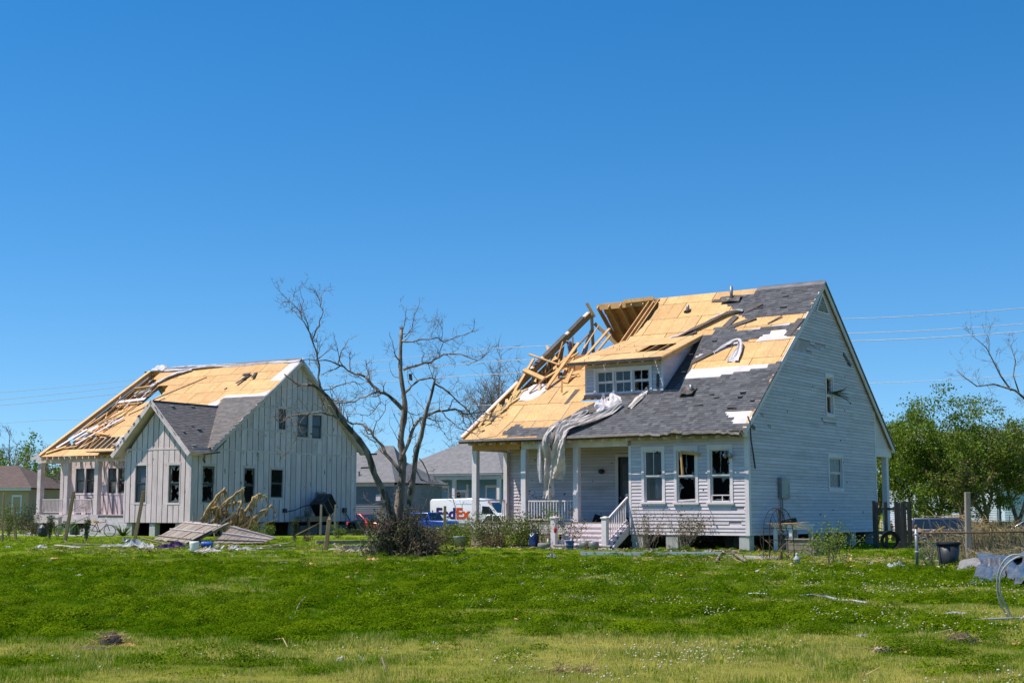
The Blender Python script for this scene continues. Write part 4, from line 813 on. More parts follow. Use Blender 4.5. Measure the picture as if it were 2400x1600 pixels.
def house_b():
    rr = random.Random(8); RZr = rad(-32)
    B = thing('damaged_house', 'grey board-and-batten house with stripped roof and front gable wing, beyond the fallen fence', 'house', (-18.425, 79.973, 0), RZr)
    FR = Pl((0, 0, 0), (1, 0, 0), (0, 0, 1), (0, -1, 0)); GA = Pl((0, 0, 0), (0, 1, 0), (0, 0, 1), (1, 0, 0)); PO = Pl((0, 3.5, 0), (1, 0, 0), (0, 0, 1), (0, -1, 0))
    ey, ez, ry, rz = .95, 4.85, 9.2, 11.0; sl = math.atan2(rz - ez, ry - ey); RF = Pl((0, ey, ez), (1, 0, 0), (0, math.cos(sl), math.sin(sl)), (0, -math.sin(sl), math.cos(sl))); VR = math.hypot(rz - ez, ry - ey); yv = lambda y: (y - ey) / math.cos(sl)
    by, bz = 15.75, 5.35; s2 = math.atan2(rz - bz, by - ry); RB = Pl((0, by, bz), (-1, 0, 0), (0, -math.cos(s2), math.sin(s2)), (0, math.sin(s2), math.cos(s2))); VB = math.hypot(rz - bz, by - ry)
    MB().box(-14.2, -.12, 3.6, 15, .8, 1.2).box(-5.3, -.12, .12, 3.6, .8, 1.2).build('floor_platform', 'inside', B); MB().box(-9, -.12, .12, 15, 5.0, 5.05).build('ceiling', 'inside', B); MB().box(-5.2, -.12, 3.6, 3.7, 1.2, 5).box(-9, -.12, 9, 9.1, 1.2, 10.5).build('partition_wall', 'inside', B)
    MB().box(-14.2, 0, 15, 15.1, .75, 5.5).build('rear_wall', 'board', B); MB().box(-14.25, -14.15, 3.5, 15, .75, 5.4).build('side_wall', 'board', B); MB().box(-5.35, -5.25, .13, 3.48, .75, 4.9).build('return_wall', 'board', B)
    # gable wall (coplanar with the wing's side)
    GW = [(.88, 1.86, 1.96, 4.06), (4.36, 5.3, 1.93, 4.03), (6.75, 7.85, 2.28, 4.0), (7.35, 8.05, 6.5, 7.78), (9.1, 10.2, 6.1, 7.62), (10.36, 11.5, 6.08, 7.58)]
    hz = lambda l, c=.09: [(a - c, b + c, z0 - c, z1 + c) for a, b, z0, z1 in l]
    tm, tb2 = math.tan(sl), math.tan(s2)
    poly = [(.03, .75), (15.08, .75), (15.08, bz + (by - 15.08) * tb2 - .2), (ry, rz - .25), (1.55, ez + .6 * tm - .2), (.03, 4.72)]
    vboards(GA, [(.78, 5.0), (5.1, 6.3), (6.4, 7.75), (7.85, 11)], poly, hz(GW), B, w=.5)
    for z, a, b in ((5.0, .05, 15.05), (6.3, 3.1, 14.3), (7.75, 5.0, 12.7)):
        for p, q in cut(a, b, [(h[0], h[1]) for h in hz(GW) if h[2] < z + .05 < h[3]]): MB().pbox(GA, p, q, z, z + .1, .004, .05).build('band_board', 'boardtrim', B)
    MB().box(-.005, .055, 14.98, 15.12, .75, 5.75).build('corner_board', 'boardtrim', B); MB().box(-.0, .05, -.05, .1, .75, 4.7).build('corner_board', 'boardtrim', B)
    # wing front
    FW = [(-4.5, -3.6, 1.96, 4.12), (-1.76, -.88, 1.94, 4.1)]
    vboards(FR, [(.78, 5.0), (5.1, 8)], [(-5.35, .75), (-.001, .75), (-.001, 4.75), (-2.68, 7.55), (-5.35, 4.75)], hz(FW), B, w=.45)
    for p, q in ((-5.3, -.05),): MB().pbox(FR, p, q, 5.0, 5.1, .004, .05).build('band_board', 'boardtrim', B)
    MB().box(-5.39, -5.28, -.055, -.001, .75, 4.75).build('corner_board', 'boardtrim', B); MB().box(-.1, .05, -.055, -.051, .75, 4.7).build('corner_board', 'boardtrim', B)
    kw = dict(trim='boardtrim', sash='blackmetal', case=.075, sill=False, proud=.045, sw=.06)
    lab = ['wing window with a blue curtain', 'wing window with jagged glass in both sashes']
    for i, q in enumerate(FW): window(FR, *q, B, rr, broken=[(0, 0), (1, 2)][i], back=[('curtain', (.15, 1), (0, 1)), None][i], glass='glass', label=lab[i], **kw)
    for i, q in enumerate(GW): window(GA, *q, B, rr, broken=[(1, 1), (0, 1), (0, 0), (0, 0), (0, 0), (0, 0)][i], glass=['glass', 'glass', 'glass', 'glass', 'glassdusty', 'glassdusty'][i], back=[None, None, None, None, ('curtain', (0, 1), (0, .9)), ('curtain', (0, 1), (0, .9))][i], **kw)
    # porch wall and windows
    PW = [(-13.75, -12.95, 2.6, 4.17), (-12.8, -12.0, 2.6, 4.17), (-10.75, -9.98, 2.57, 4.15), (-9.83, -9.1, 2.57, 4.15)]
    vboards(PO, [(1.2, 2.45), (2.5, 5)], [(-14.2, 1.2), (-5.36, 1.2), (-5.36, 4.9), (-14.2, 4.9)], hz(PW), B)
    for i, q in enumerate(PW): window(PO, *q, B, rr, broken=[(0, 0), (0, 0), (2, 0), (2, 1)][i], glass='glass', back=('blind', (0, 1), [(.0, 1), (.0, 1), (.0, 1), (.4, 1)][i]), **kw)
    # porch: deck, posts, beam, rail, steps
    for k in range(14): MB().box(-15.0, -5.4, 1.3 + k * .155, 1.448 + k * .155, 1.2, 1.24).build('deck_board', 'boardtrim', B)
    MB().box(-14.95, -5.4, 1.35, 3.45, .85, 1.199).build('deck_frame', 'oldwood', B); MB().box(-15.0, -9.1, 1.3, 1.34, .7, 1.198).build('skirt_board', 'boardtrim', B); MB().box(-15.0, -14.96, 1.341, 3.4, .7, 1.198).build('skirt_board', 'boardtrim', B)
    for k, x in enumerate((-14.78, -12.25, -9.5)): MB().box(x - .16, x + .16, 1.4, 1.72, 1.24, 4.5).build('porch_post', 'boardtrim', B, bev=.01)
    MB().box(-14.9, -14.62, 3.2, 3.45, 1.24, 4.5).build('porch_post', 'boardtrim', B)
    MB().box(-15.0, -5.4, 1.42, 1.68, 4.5, 4.8).build('porch_beam', 'boardtrim', B); MB().box(-14.95, -14.7, 1.69, 3.4, 4.5, 4.8).build('porch_beam', 'boardtrim', B)
    MB().box(-14.62, -12.42, 1.5, 1.56, 2.14, 2.2).build('rail', 'boardtrim', B); MB().box(-14.62, -12.42, 1.5, 1.56, 1.34, 1.38).build('rail', 'boardtrim', B); MB().box(-12.1, -9.66, 1.5, 1.56, 2.14, 2.2).build('rail', 'boardtrim', B); MB().box(-12.1, -9.66, 1.5, 1.56, 1.34, 1.38).build('rail', 'boardtrim', B)
    for k in range(18): x = -14.56 + k * .125; MB().box(x - .022, x + .022, 1.51, 1.55, 1.38, 2.14).build('baluster', 'boardtrim', B)
    for k in range(20): x = -12.05 + k * .125; MB().box(x - .022, x + .022, 1.51, 1.55, 1.38, 2.14).build('baluster', 'boardtrim', B)
    MB().box(-9.95, -9.85, 1.5, 1.6, 1.24, 2.25).build('rail_post', 'boardtrim', B)
    for k in range(5): z = 1.03 - k * .205; MB().box(-9.05, -5.5, 1.3 - .28 * (k + 1), 1.3 - .28 * k, z - .205, z).build('step', 'concrete', B)
    nw = MB().box(-11.0, -10.72, -.35, -.07, .0, 1.05).build('newel_post', 'boardtrim', B, bev=.01); MB().box(-11.05, -10.67, -.4, -.02, 1.05, 1.1).build('newel_cap', 'boardtrim', nw)
    MB().bar((-10.86, -.2, 1.05), (-9.95, 1.5, 2.18), .05, .05).build('rail', 'boardtrim', B); MB().bar((-10.86, -.15, .35), (-9.9, 1.5, 1.2), .05, .05).build('rail', 'boardtrim', B)
    for x in (-5.2, -3.3, -1.2): MB().box(x, x + .45, .05, .45, -.02, .748).build('pier', 'concrete', B)
    for y in (3, 6, 9): MB().box(-.5, -.05, y, y + .45, -.02, .748).build('pier', 'concrete', B)
    MB().box(-.3, -.02, 9.6, 15.0, -.02, .55).build('foundation', 'brickgray', B)
    MB().box(-14, -.4, 14.5, 14.7, -.4, .8).build('foundation', 'brickgray', B); MB().box(-14.1, -13.9, 3.6, 14.5, -.3, .8).build('foundation', 'brickgray', B)  # back and side skirts added so the crawlspace reads dark
    for x in (-14.7, -12.2): MB().box(x, x + .45, 1.45, 1.9, -.02, .84).build('pier', 'concrete', B)
    # wing roof
    wz, wp = 4.72, 7.86; t = math.atan2(wp - wz, 3.22); ct, st = math.cos(t), math.sin(t); cx = -2.87
    WR = Pl((.35, -.5, wz), (0, 1, 0), (-ct, 0, st), (st, 0, ct)); WL = Pl((2 * cx - .35, -.5, wz), (0, 1, 0), (ct, 0, st), (-st, 0, ct)); LW = math.hypot(3.22, wp - wz)
    yin = lambda z: ey + (z - ez) / tm + .5          # how far in the wing roof runs before the main slope
    for W_, nm in ((WR, 'wing_roof_deck'), (WL, 'wing_roof_deck')):
        mb = MB(); mb.pquad(W_, [(0, 0), (yin(wz) + .2, 0), (yin(wp), LW), (0, LW)], -.14, .0); mb.build(nm, 'boardtrim', B)
    shingles(WR, [[(.0, 0), (yin(wz) + .3, 0), (yin(wp) + .1, LW), (0, LW)]], 'wing_shingles', 'shinglebrown', B, rr, ex=.15, tab=.3)
    shingles(WL, [[(.0, 0), (yin(wz) + .3, 0), (yin(wp) + .1, LW), (0, LW)]], 'wing_shingles', 'shinglebrown', B, rr, ex=.15, tab=.3)
    for W_ in (WR, WL): MB().bar(W_(-.03, -.02, -.08), W_(-.03, LW + (.0 if W_ is WR else -.03), -.08), .26, .05, (0, 1, 0)).build('rake_board', 'boardtrim', B)
    MB().box(cx - .08, cx + .08, -.5, yin(wp) - .5, wp + .0, wp + .035).build('ridge_cap', 'drip', B)
    # main roof
    X1 = .3
    def row(v0, v1, *iv): return (v0, v1, list(iv))
    rows = [row(0, .75, (-14.25, -6.2, -13.2, -6.0)), row(.75, 2.0, (-8.5, -4.9, -8.4, -4.0)), row(2.0, 3.22, (-10.7, -4.6, -10.6, -3.6)), row(3.22, 4.44, (-10.6, -3.6, -10.55, -3.0)), row(4.44, 5.66, (-10.55, X1, -10.5, X1)), row(5.66, 6.88, (-10.4, X1, -9.4, X1)), row(6.88, 8.1, (-9.3, X1, -10.4, X1)), row(8.1, 9.0, (-11.0, X1, -11.6, X1)), row(9.0, VR - .02, (-11.9, X1, -12.2, X1))]
    panels(RF, rows, B, 'osb', ragged=.08)
    mb = MB(); mb.pquad(RF, [(X1, .5), (X1, 4.5), (-3.2, 4.5), (-.6, .3)], -.014, .0); mb.build('sheathing_panel', 'osb', B)
    shingles(RF, [[(X1 + .05, .45), (X1 + .08, yv(5.75)), (-3.2, yv(5.7)), (-2.95, yv(4.95)), (.0, yv(1.35))]], 'roof_shingles', 'shinglebrown', B, rr, ex=.15, tab=.3)
    panels(RB, [(i * 1.22, min((i + 1) * 1.22, VB - .02), [(-.25, 13.9 - i * .1, -.25, 13.8 - i * .1)]) for i in range(8) if i * 1.22 < VB - .1], B, 'osbunder', ragged=.05, gap=.003)
    MB().pbox(RB, -.3, 14, 0, VB - .06, .01, .03).build('rear_shingles', 'roofgray', B)
    ribn = [(-12.4, .0), (-10.8, .02), (-9, .0), (-7.2, .05), (-5, .03), (-2.5, .06), (.3, .05)]
    ribbon([RF(x, VR - .18 + d, .05 + .05 * rr.random()) for x, d in ribn], [.3, .5, .45, .35, .3, .35, .5], rr, wav=.06, side=(0, 1, .7)).build('crumpled_felt', 'felt', B)
    ribbon([RF(-9.0, VR - .4, .1), RF(-10.2, VR - 1.0, .12), RF(-11, VR - 1.9, .06), RF(-11.2, VR - 2.5, .0), RF(-11.8, VR - 3.3, .0)], [.3, .45, .4, .5, .4], rr, wav=.07).build('crumpled_felt', 'felt', B)
    mb = MB(); mb.pquad(RF, [(X1, VR - .16), (X1, VR + .02), (-12.5, VR + .02), (-12.5, VR - .1), (-6, VR - .1)], .09, .11); mb.build('ridge_cap', 'shinglebrown' if 0 else 'roofgray', B)
    for pl in ([(-3.3, yv(5.65)), (.25, yv(5.7)), (.3, yv(6.35)), (.0, yv(6.2)), (-.6, yv(6.0)), (-3.2, yv(6.05))], [(-4.2, yv(5.05)), (-3.0, yv(5.1)), (-3.3, yv(5.75))], [(-.7, yv(7.2)), (.3, yv(7.2)), (.3, VR - .2), (-.4, VR - .3)]):
        mb = MB(); mb.pquad(RF, pl, .004, .008); mb.build('felt_sheet', 'felt', B)
    for a, b in (((-3.6, 8.0), (-2.9, 7.9)), ((-3.1, 7.9), (-3.0, 7.4)), ((-2.9, 7.95), (-3.2, 7.0)), ((-2.6, 8.1), (-2.3, 7.5))): MB().bar(RF(a[0], yv(a[1]), .05), RF(b[0], yv(b[1]), .14), .22, .03, RF.n).build('shingle_strip', 'drip', B)
    MB().bar(RF(-3.9, yv(6.6), .02), RF(-3.8, yv(6.75), .05), .1, .03, RF.n).build('shingle_strip', 'drip', B)
    for a, b in (((-9.6, 6.0), (-6.8, 8.0)), ((-10.3, 4.6), (-8.6, 6.1))): MB().bar(RF(a[0], yv(a[1]), .03), RF(b[0], yv(b[1]), .04), .05, .03, RF.n).build('shingle_strip', 'drip', B)
    # rake and gable trim
    for p, q, nm in ((RF(.33, .35, -.12), RF(.33, VR, -.12), 'rake_board'), (RB(-.33, 0, -.12), RB(-.33, VB, -.12), 'rake_board')): MB().bar(p, q, .05, .2, (0, 0, 1)).build(nm, 'boardtrim', B)
    MB().pquad(RF, [(.0, .5), (.32, .5), (.32, VR), (.0, VR)], -.28, -.24).build('soffit', 'boardtrim', B); MB().pquad(RB, [(-.32, .0), (.0, .0), (.0, VB), (-.32, VB)], -.28, -.24).build('soffit', 'boardtrim', B)
    MB().bar((.45, .6, 4.72), (.45, 1.7, 4.85), .3, .08).build('bent_gutter', 'drip', B); MB().tube([(.5, .5, 4.7), (.5, .45, 4.4), (.45, .6, 4.25)], .07, 6).build('bent_gutter', 'drip', B)
    for y, z in ((15.6, 5.2), (15.4, 4.3)): MB().bar((.3, y, z), (.6, y + .9, z + .05), .3, .1).build('gutter_stub', 'drip', B)
    MB().bar((.1, 1.75, 4.95), (.1, 2.6, 5.6), .06, .2, (1, 0, 0)).build('loose_trim', 'drip', B)
    # stripped left end: rake rafter, bare rafters, joists, purlins, boards
    T0, T1 = RF(-14.2, .0, -.02), RF(-13.0, yv(8.95), .0)
    MB().bar(T0, T1, .06, .24, RF.n).build('rake_rafter', 'rafter', B); MB().bar(T0 + V(-.12, 0, .12), T1 + V(-.12, 0, .12), .25, .04, RF.n).build('rake_board', 'osbpale', B)
    mb = MB(); mb.prism([T0.lerp(T1, .28) + V(.0, .1, -.15), T0.lerp(T1, .97) + V(0, .1, -.15), T0.lerp(T1, .97) + V(0, .1, -1.6), T0.lerp(T1, .62) + V(0, .1, -1.5), T0.lerp(T1, .3) + V(0, .1, -.4)], (-.05, 0, 0)); mb.build('gable_sheathing', 'oldwood', B)
    for k in range(12): p = T0.lerp(T1, .35 + k * .053); MB().bar(p + V(.08, .1, -.15), p + V(.08, .1, -.3 - min(1.2, k * .16 + .2)), .05, .1, (0, 1, 0)).build('gable_stud', 'rafter', B)
    for k in range(16): x = -14.0 + k * .5; MB().bar(RF(x, .03, -.12), RF(x, (2.3, 2.0, 1.6, 2.2, 2.4, 2.2, 2.1, 2.2, 2.3)[k] if k < 9 else 2.2, -.12), .05, .2, RF.n).build('rafter', 'rafter', B)
    for k in range(7): x = -10.7 - k * .0 + k * 1.6; MB().bar(RF(x, 2.2, -.12), RF(x, VR, -.12), .05, .2, RF.n).build('rafter', 'rafter', B)
    for k in range(15): x = -14.1 + k * .55; MB().box(x - .035, x + .035, ey - .02, 1.4, 4.66, 4.82).build('rafter_tail', 'boardtrim', B)
    MB().box(-14.6, -14.0, 1.0, 1.1, 4.6, 4.8).build('fascia', 'boardtrim', B); MB().bar((-15.4, 1.2, 4.75), (-14.3, 1.2, 4.95), .06, .22).build('fascia', 'boardtrim', B)
    for a, b, d, w, h, m in (((-12.9, 7.4), (-11.0, 7.5), -.1, .09, .2, 'osbpale'), ((-12.6, 5.8), (-10.5, 5.9), -.2, .1, .22, 'osbpale'), ((-12.8, 6.0), (-10.4, 6.1), .0, .3, .04, 'felt'), ((-12.5, 3.3), (-10.8, 4.9), .1, .1, .06, 'osbpale'), ((-13.0, 3.2), (-9.7, 2.6), .1, .14, .06, 'rafter'), ((-12.0, 1.9), (-10.2, 4.2), .1, .18, .05, 'trim'), ((-13.4, 1.6), (-12.4, 3.2), .12, .22, .04, 'trim'), ((-13.9, 1.2), (-12.6, 1.7), .08, .2, .04, 'osbpale'), ((-13.6, 1.5), (-11.6, 1.7), .06, .12, .05, 'rafter'), ((-12.8, 2.4), (-11.9, 3.6), .05, .5, .03, 'felt'), ((-12.3, 4.2), (-10.9, 4.4), -.2, .6, .04, 'cloth'), ((-11.6, 4.4), (-11.0, 4.9), .1, .15, .05, 'osbpale'), ((-13.2, 2.1), (-13.0, 4.3), .05, .1, .05, 'osbpale'), ((-13.2, 3.0), (-12.6, 4.8), .02, .1, .05, 'osbpale')):
        MB().bar(RF(a[0], yv(a[1]), d), RF(b[0], yv(b[1]), d + .05), w, h, RF.n).build('loose_board', m, B)
    for u0, v0, w_, h_, t_ in ((-12.7, 7.6, 1.5, .9, .05), (-12.9, 6.0, 1.3, .8, -.1), (-12.6, 4.5, 1.6, .9, .12), (-13.1, 3.1, 1.2, .9, -.15), (-12.0, 5.3, 1.1, .7, .2), (-11.9, 2.6, 1.2, .7, .05), (-11.6, 8.6, .8, .9, .0)): mb = MB(); mb.pquad(RF, [(u0, v0), (u0 + w_, v0 + t_), (u0 + w_ - .1, v0 + h_ + t_), (u0 + w_ * .4, v0 + h_ + .12), (u0 + .1, v0 + h_)], -.2 - .12 * rr.random(), -.18); mb.build('sheathing_panel', rr.choice(('osbunder', 'osb', 'oldwood')), B)
    for x in (-13.0, -12.4, -11.8, -11.2): MB().bar(RF(x, 1.8, -.22), RF(x + .1, VR - .3, -.22), .05, .2, RF.n).build('rafter', 'rafter', B)
    for k in range(26):
        u, v, L_ = rr.uniform(-13.4, -10.6), rr.uniform(.8, 7.5), rr.uniform(.3, 1.4); a = rr.gauss(.3, .8); MB().bar(RF(u, v, rr.uniform(-.2, .05)), RF(u + math.sin(a) * L_, v + math.cos(a) * L_, rr.uniform(-.1, .25)), rr.choice((.06, .1, .2)), .03, RF.n, w2=.04).build('splintered_board', rr.choice(('rafter', 'osbpale', 'osb', 'trim', 'oldwood')), B)
    MB().box(-14.0, -10.6, 3.6, 9, 5.0, 5.06).build('attic_floor', 'osbunder', B)
    mb = MB(); mb.grid([[RF(-8.4 + i * .25, .75 + j * .22, .04 + .35 * rr.random() * (1 if 0 < i < 7 else .3)) for i in range(8)] for j in range(6)], .02); mb.build('crumpled_felt', 'cloth', B)
    mb = MB(); mb.grid([[RF(-12.9 + i * .2, VR - .35 + j * .2, .08 + .2 * rr.random()) for i in range(7)] for j in range(4)], .02); mb.build('crumpled_felt', 'felt', B)
    # utility fittings on the gable wall
    MB().pbox(GA, 11.0, 11.5, 2.1, 2.65, .05, .25).build('electric_meter', 'graymetal', B, bev=.01); MB().pbox(GA, 11.6, 11.85, 2.3, 2.65, .05, .2).build('meter_box', 'galv', B); MB().pbox(GA, 7.85, 8.1, 1.35, 1.6, .05, .2).build('outlet_box', 'blackmetal', B); MB().pbox(GA, 13.7, 14.0, 1.35, 1.65, .05, .2).build('outlet_box', 'blackmetal', B)
    MB().tube([GA(8.1, 1.4, .15), GA(8.7, 1.5, .3), GA(9.3, 1.75, .5), GA(9.9, 1.85, .8)], .03, 5).build('cable', 'blackmetal', B); MB().tube([GA(13.85, 1.35, .2), GA(14.2, .9, .25), GA(14.4, .5, .4)], .05, 5).build('cable', 'graymetal', B)
    return B
HB = house_b()
# ---------------------------------------------------------------- trees and plants
def wander(p, d, L, rr, n=5, wig=.25, up=.1):
    pts = [Vector(p)]; d = Vector(d).normalized()
    for i in range(n):
        d = (d + Vector((rr.gauss(0, wig), rr.gauss(0, wig), rr.gauss(0, wig) + up))).normalized(); pts.append(pts[-1] + d * L / n)
    return pts
def sprout(mb, pts, r, rr, depth, dens, L, sides=4, up=.1, wig=.28, f0=.2, rmin=.006):
    """twigs and their twigs along a limb"""
    tot = sum((a - b).length for a, b in zip(pts, pts[1:])); n = max(1, int(tot * dens))
    for _ in range(n):
        t = f0 + (1 - f0) * rr.random(); k = t * (len(pts) - 1); i = min(int(k), len(pts) - 2); p = pts[i].lerp(pts[i + 1], k - i); d = (pts[i + 1] - pts[i]).normalized()
        s = Vector((rr.gauss(0, 1), rr.gauss(0, 1), rr.gauss(.25, 1))).normalized(); dd = (d * .6 + s).normalized(); ll = L * rr.uniform(.45, 1.15)
        q = wander(p, dd, ll, rr, 4, wig, up); r0 = max(rmin, r * rr.uniform(.3, .55)); mb.tube(q, [r0, r0 * .8, r0 * .6, r0 * .45, r0 * .25], sides)
        if depth > 1: sprout(mb, q, r0, rr, depth - 1, dens * 1.5, L * .5, 3, up, wig, .25, rmin)
def main_tree():
    rr = random.Random(21); base = gp(935, 1300); Y0 = base.y + .15
    T = thing('bare_tree', 'bare storm-broken tree with three trunks and no leaves, between the two houses', 'tree', base)
    def tp(l, dy=0, drift=0):
        out = []
        for i, (x, y) in enumerate(l): out.append(at(640 + x / 2.306, 640 + y / 2.306, Y0 + dy + drift * i / max(1, len(l) - 1)) - base)
        return out
    def smooth(p):
        o = []
        for i in range(len(p) - 1):
            p0, p1, p2, p3 = p[max(i - 1, 0)], p[i], p[i + 1], p[min(i + 2, len(p) - 1)]
            for k in range(3): t = k / 3; o.append(.5 * ((2 * p1) + (p2 - p0) * t + (2 * p0 - 5 * p1 + 4 * p2 - p3) * t * t + (3 * p1 - p0 - 3 * p2 + p3) * t ** 3))
        return o + [p[-1]]
    lim = [ # name, points, start r, end r, depth drift
        ('trunk', [(690, 1540), (684, 1420), (676, 1300), (698, 1100), (702, 1000), (690, 900), (705, 800), (712, 700), (692, 560), (688, 450), (695, 305)], .24, .065, 0, .3),
        ('trunk', [(735, 1530), (722, 1320), (745, 1180), (765, 1050), (772, 980), (800, 880), (825, 760), (855, 660), (872, 585)], .17, .055, -.2, -.7),
        ('trunk', [(655, 1530), (648, 1350), (600, 1190), (548, 1085), (510, 970), (440, 870), (370, 790), (312, 690), (265, 640), (215, 605), (140, 600), (60, 545)], .2, .03, -.2, -1.6),
        ('limb', [(692, 1075), (610, 970), (550, 880), (480, 815), (400, 798), (330, 690)], .085, .02, -.1, .8),
        ('limb', [(690, 1010), (735, 900), (780, 800), (850, 760), (980, 735), (1060, 762), (1153, 740)], .09, .018, -.1, .9),
        ('limb', [(268, 645), (250, 560), (240, 460), (210, 360), (170, 270), (150, 220), (110, 170), (66, 130)], .055, .01, -1.3, -.5),
        ('limb', [(210, 360), (245, 280), (266, 212), (240, 125), (222, 85)], .03, .008, -1.6, .2), ('limb', [(255, 175), (262, 120), (292, 70)], .018, .007, -1.5, .2),
        ('limb', [(150, 220), (165, 150), (130, 75)], .022, .006, -1.6, -.2),
        ('limb', [(698, 735), (625, 662), (562, 632), (500, 560), (440, 540), (350, 490), (250, 470), (170, 465)], .085, .015, 0, -1.0),
        ('limb', [(705, 520), (770, 500), (850, 480), (920, 440), (1010, 440), (1110, 468), (1150, 430)], .06, .01, .1, .8),
        ('limb', [(698, 365), (760, 372), (880, 350), (920, 372), (1000, 342), (1110, 305)], .042, .01, .2, -.6), ('limb', [(920, 372), (900, 420), (915, 450)], .02, .01, 0, .1),
        ('limb', [(694, 310), (720, 240), (716, 180)], .025, .008, .2, .1), ('limb', [(712, 345), (745, 300), (765, 230), (790, 165)], .025, .008, .2, .3),
        ('limb', [(682, 470), (655, 430), (648, 370), (630, 322)], .028, .01, .2, -.3), ('limb', [(715, 645), (770, 590), (830, 568), (872, 575)], .045, .03, .1, -.4),
        ('limb', [(870, 600), (920, 622), (1000, 692), (1060, 752), (1110, 802), (1150, 790)], .045, .01, -.8, .6), ('limb', [(828, 772), (900, 742), (960, 800), (1040, 850), (1085, 862)], .04, .012, -.5, -.5),
        ('limb', [(562, 640), (520, 655), (440, 690), (335, 690), (250, 720)], .04, .01, -.4, .6), ('limb', [(370, 790), (290, 762), (190, 757), (100, 770), (40, 803), (0, 770)], .055, .014, -1.2, -.7),
        ('limb', [(190, 757), (150, 800), (132, 880), (92, 935), (36, 1012)], .022, .012, -1.5, -.2), ('limb', [(480, 820), (540, 870), (560, 800), (600, 760), (610, 690)], .03, .008, -.1, -.6),
        ('limb', [(500, 560), (560, 640), (575, 700), (530, 760), (470, 770)], .03, .01, -.5, -.5), ('limb', [(265, 640), (340, 610), (440, 590), (500, 630)], .028, .01, -1.3, .5),
        ('limb', [(772, 1040), (800, 1110), (900, 1160), (960, 1200), (985, 1270), (1000, 1330)], .03, .008, -.4, -.3), ('limb', [(790, 1000), (840, 1090), (850, 1180), (800, 1290)], .03, .01, -.4, .4),
        ('limb', [(760, 1090), (700, 1160), (620, 1220), (540, 1250)], .03, .008, -.3, -.5), ('limb', [(790, 890), (770, 940), (752, 990)], .03, .015, -.3, -.1), ('limb', [(735, 900), (752, 885)], .035, .03, -.1, -.2),
        ('limb', [(830, 760), (790, 700), (740, 640)], .025, .008, -.4, .5), ('limb', [(880, 760), (880, 800), (915, 850), (938, 882)], .02, .008, -.4, .1)]
    tw = MB()
    for nm, l, r0, r1, dy, dr_ in lim:
        p = smooth(tp(l, dy, dr_)); n = len(p)
        for i in range(1, n): 
            if nm == 'limb': p[i] += Vector((rr.gauss(0, .02), rr.gauss(0, .05), rr.gauss(0, .02)))
        rs = [.86 * (r0 + (r1 - r0) * (i / (n - 1)) ** .75) * rr.uniform(.82, 1.16) for i in range(n)]
        if nm == 'trunk': rs[0] *= 1.25
        MB().tube(p, rs, 10 if nm == 'trunk' else 7).build(nm, 'bark', T, True)
        if nm == 'trunk': sprout(tw, p, .035, rr, 3, 1.5, 1.0, f0=.45)
        else: sprout(tw, p, max(r0 * .6, .02), rr, 3, 4.4, .85 if r0 > .04 else .6, f0=.15, rmin=.0055)
    # splintered top, a hung knot of debris, suckers at the base
    top = tp([(695, 305)])[0]
    for k in range(5): d = V(rr.uniform(-.07, .07), rr.uniform(-.07, .07), 0); tw.tube([top + d, top + d * 1.4 + V(0, 0, rr.uniform(.08, .25))], [.02, .004], 4)
    tw.build('twigs', 'twig', T, fix=False)
    k = tp([(745, 560)])[0]; MB().hexa([k + V(-.05, -.04, -.12), k + V(.06, -.05, -.09), k + V(.05, .05, -.14), k + V(-.03, .05, -.1), k + V(-.08, -.05, .1), k + V(.04, -.04, .08), k + V(.03, .05, .12), k + V(-.05, .04, .06)]).build('hung_debris', 'mud', T)
    # shrub of vines and suckers round the foot
    B = thing('tangled_bush', 'tangled green and brown bush around the foot of the bare tree', 'bush', base + V(.15, -.3, 0))
    st = MB(); lf = MB(); dl = MB()
    for i in range(150):
        x = rr.gauss(0.2, .55); p = V(x, rr.gauss(-.2, .38), 0); q = wander(p, (rr.gauss(0, .6), rr.gauss(-.05, .4), 1), rr.uniform(.4, 1.4) * (1.1 if abs(x) < .6 else .6), rr, 5, .35, .0); st.tube(q, [.014, .011, .009, .007, .005, .003], 4)
        for j in range(34): c = q[rr.randrange(1, 6)] + V(rr.gauss(0, .1), rr.gauss(0, .1), rr.gauss(0, .1)); (lf if x < -.1 + rr.gauss(0, .5) else dl).leaf(c, rr.uniform(.06, .14), rr)
    for i in range(170):           # upright tangle hugging the trunks
        p = V(rr.gauss(-.1, .36), rr.uniform(-.7, -.15), rr.uniform(0, .15)); q = wander(p, (rr.gauss(0, .25), rr.gauss(.02, .12), 1), rr.uniform(.7, 1.7), rr, 5, .2, .05); st.tube(q, [.016, .013, .011, .008, .006, .004], 4)
        for j in range(22): c = q[rr.randrange(1, 6)] + V(rr.gauss(0, .07), rr.gauss(0, .07), rr.gauss(0, .07)); (lf if rr.random() < .55 else dl).leaf(c, rr.uniform(.05, .12), rr)
    st.build('stems', 'twig', B, fix=False); lf.build('foliage', 'leafdark', B, fix=False, rattr=True); dl.build('dry_foliage', 'leafbrown', B, fix=False, rattr=True)
main_tree()
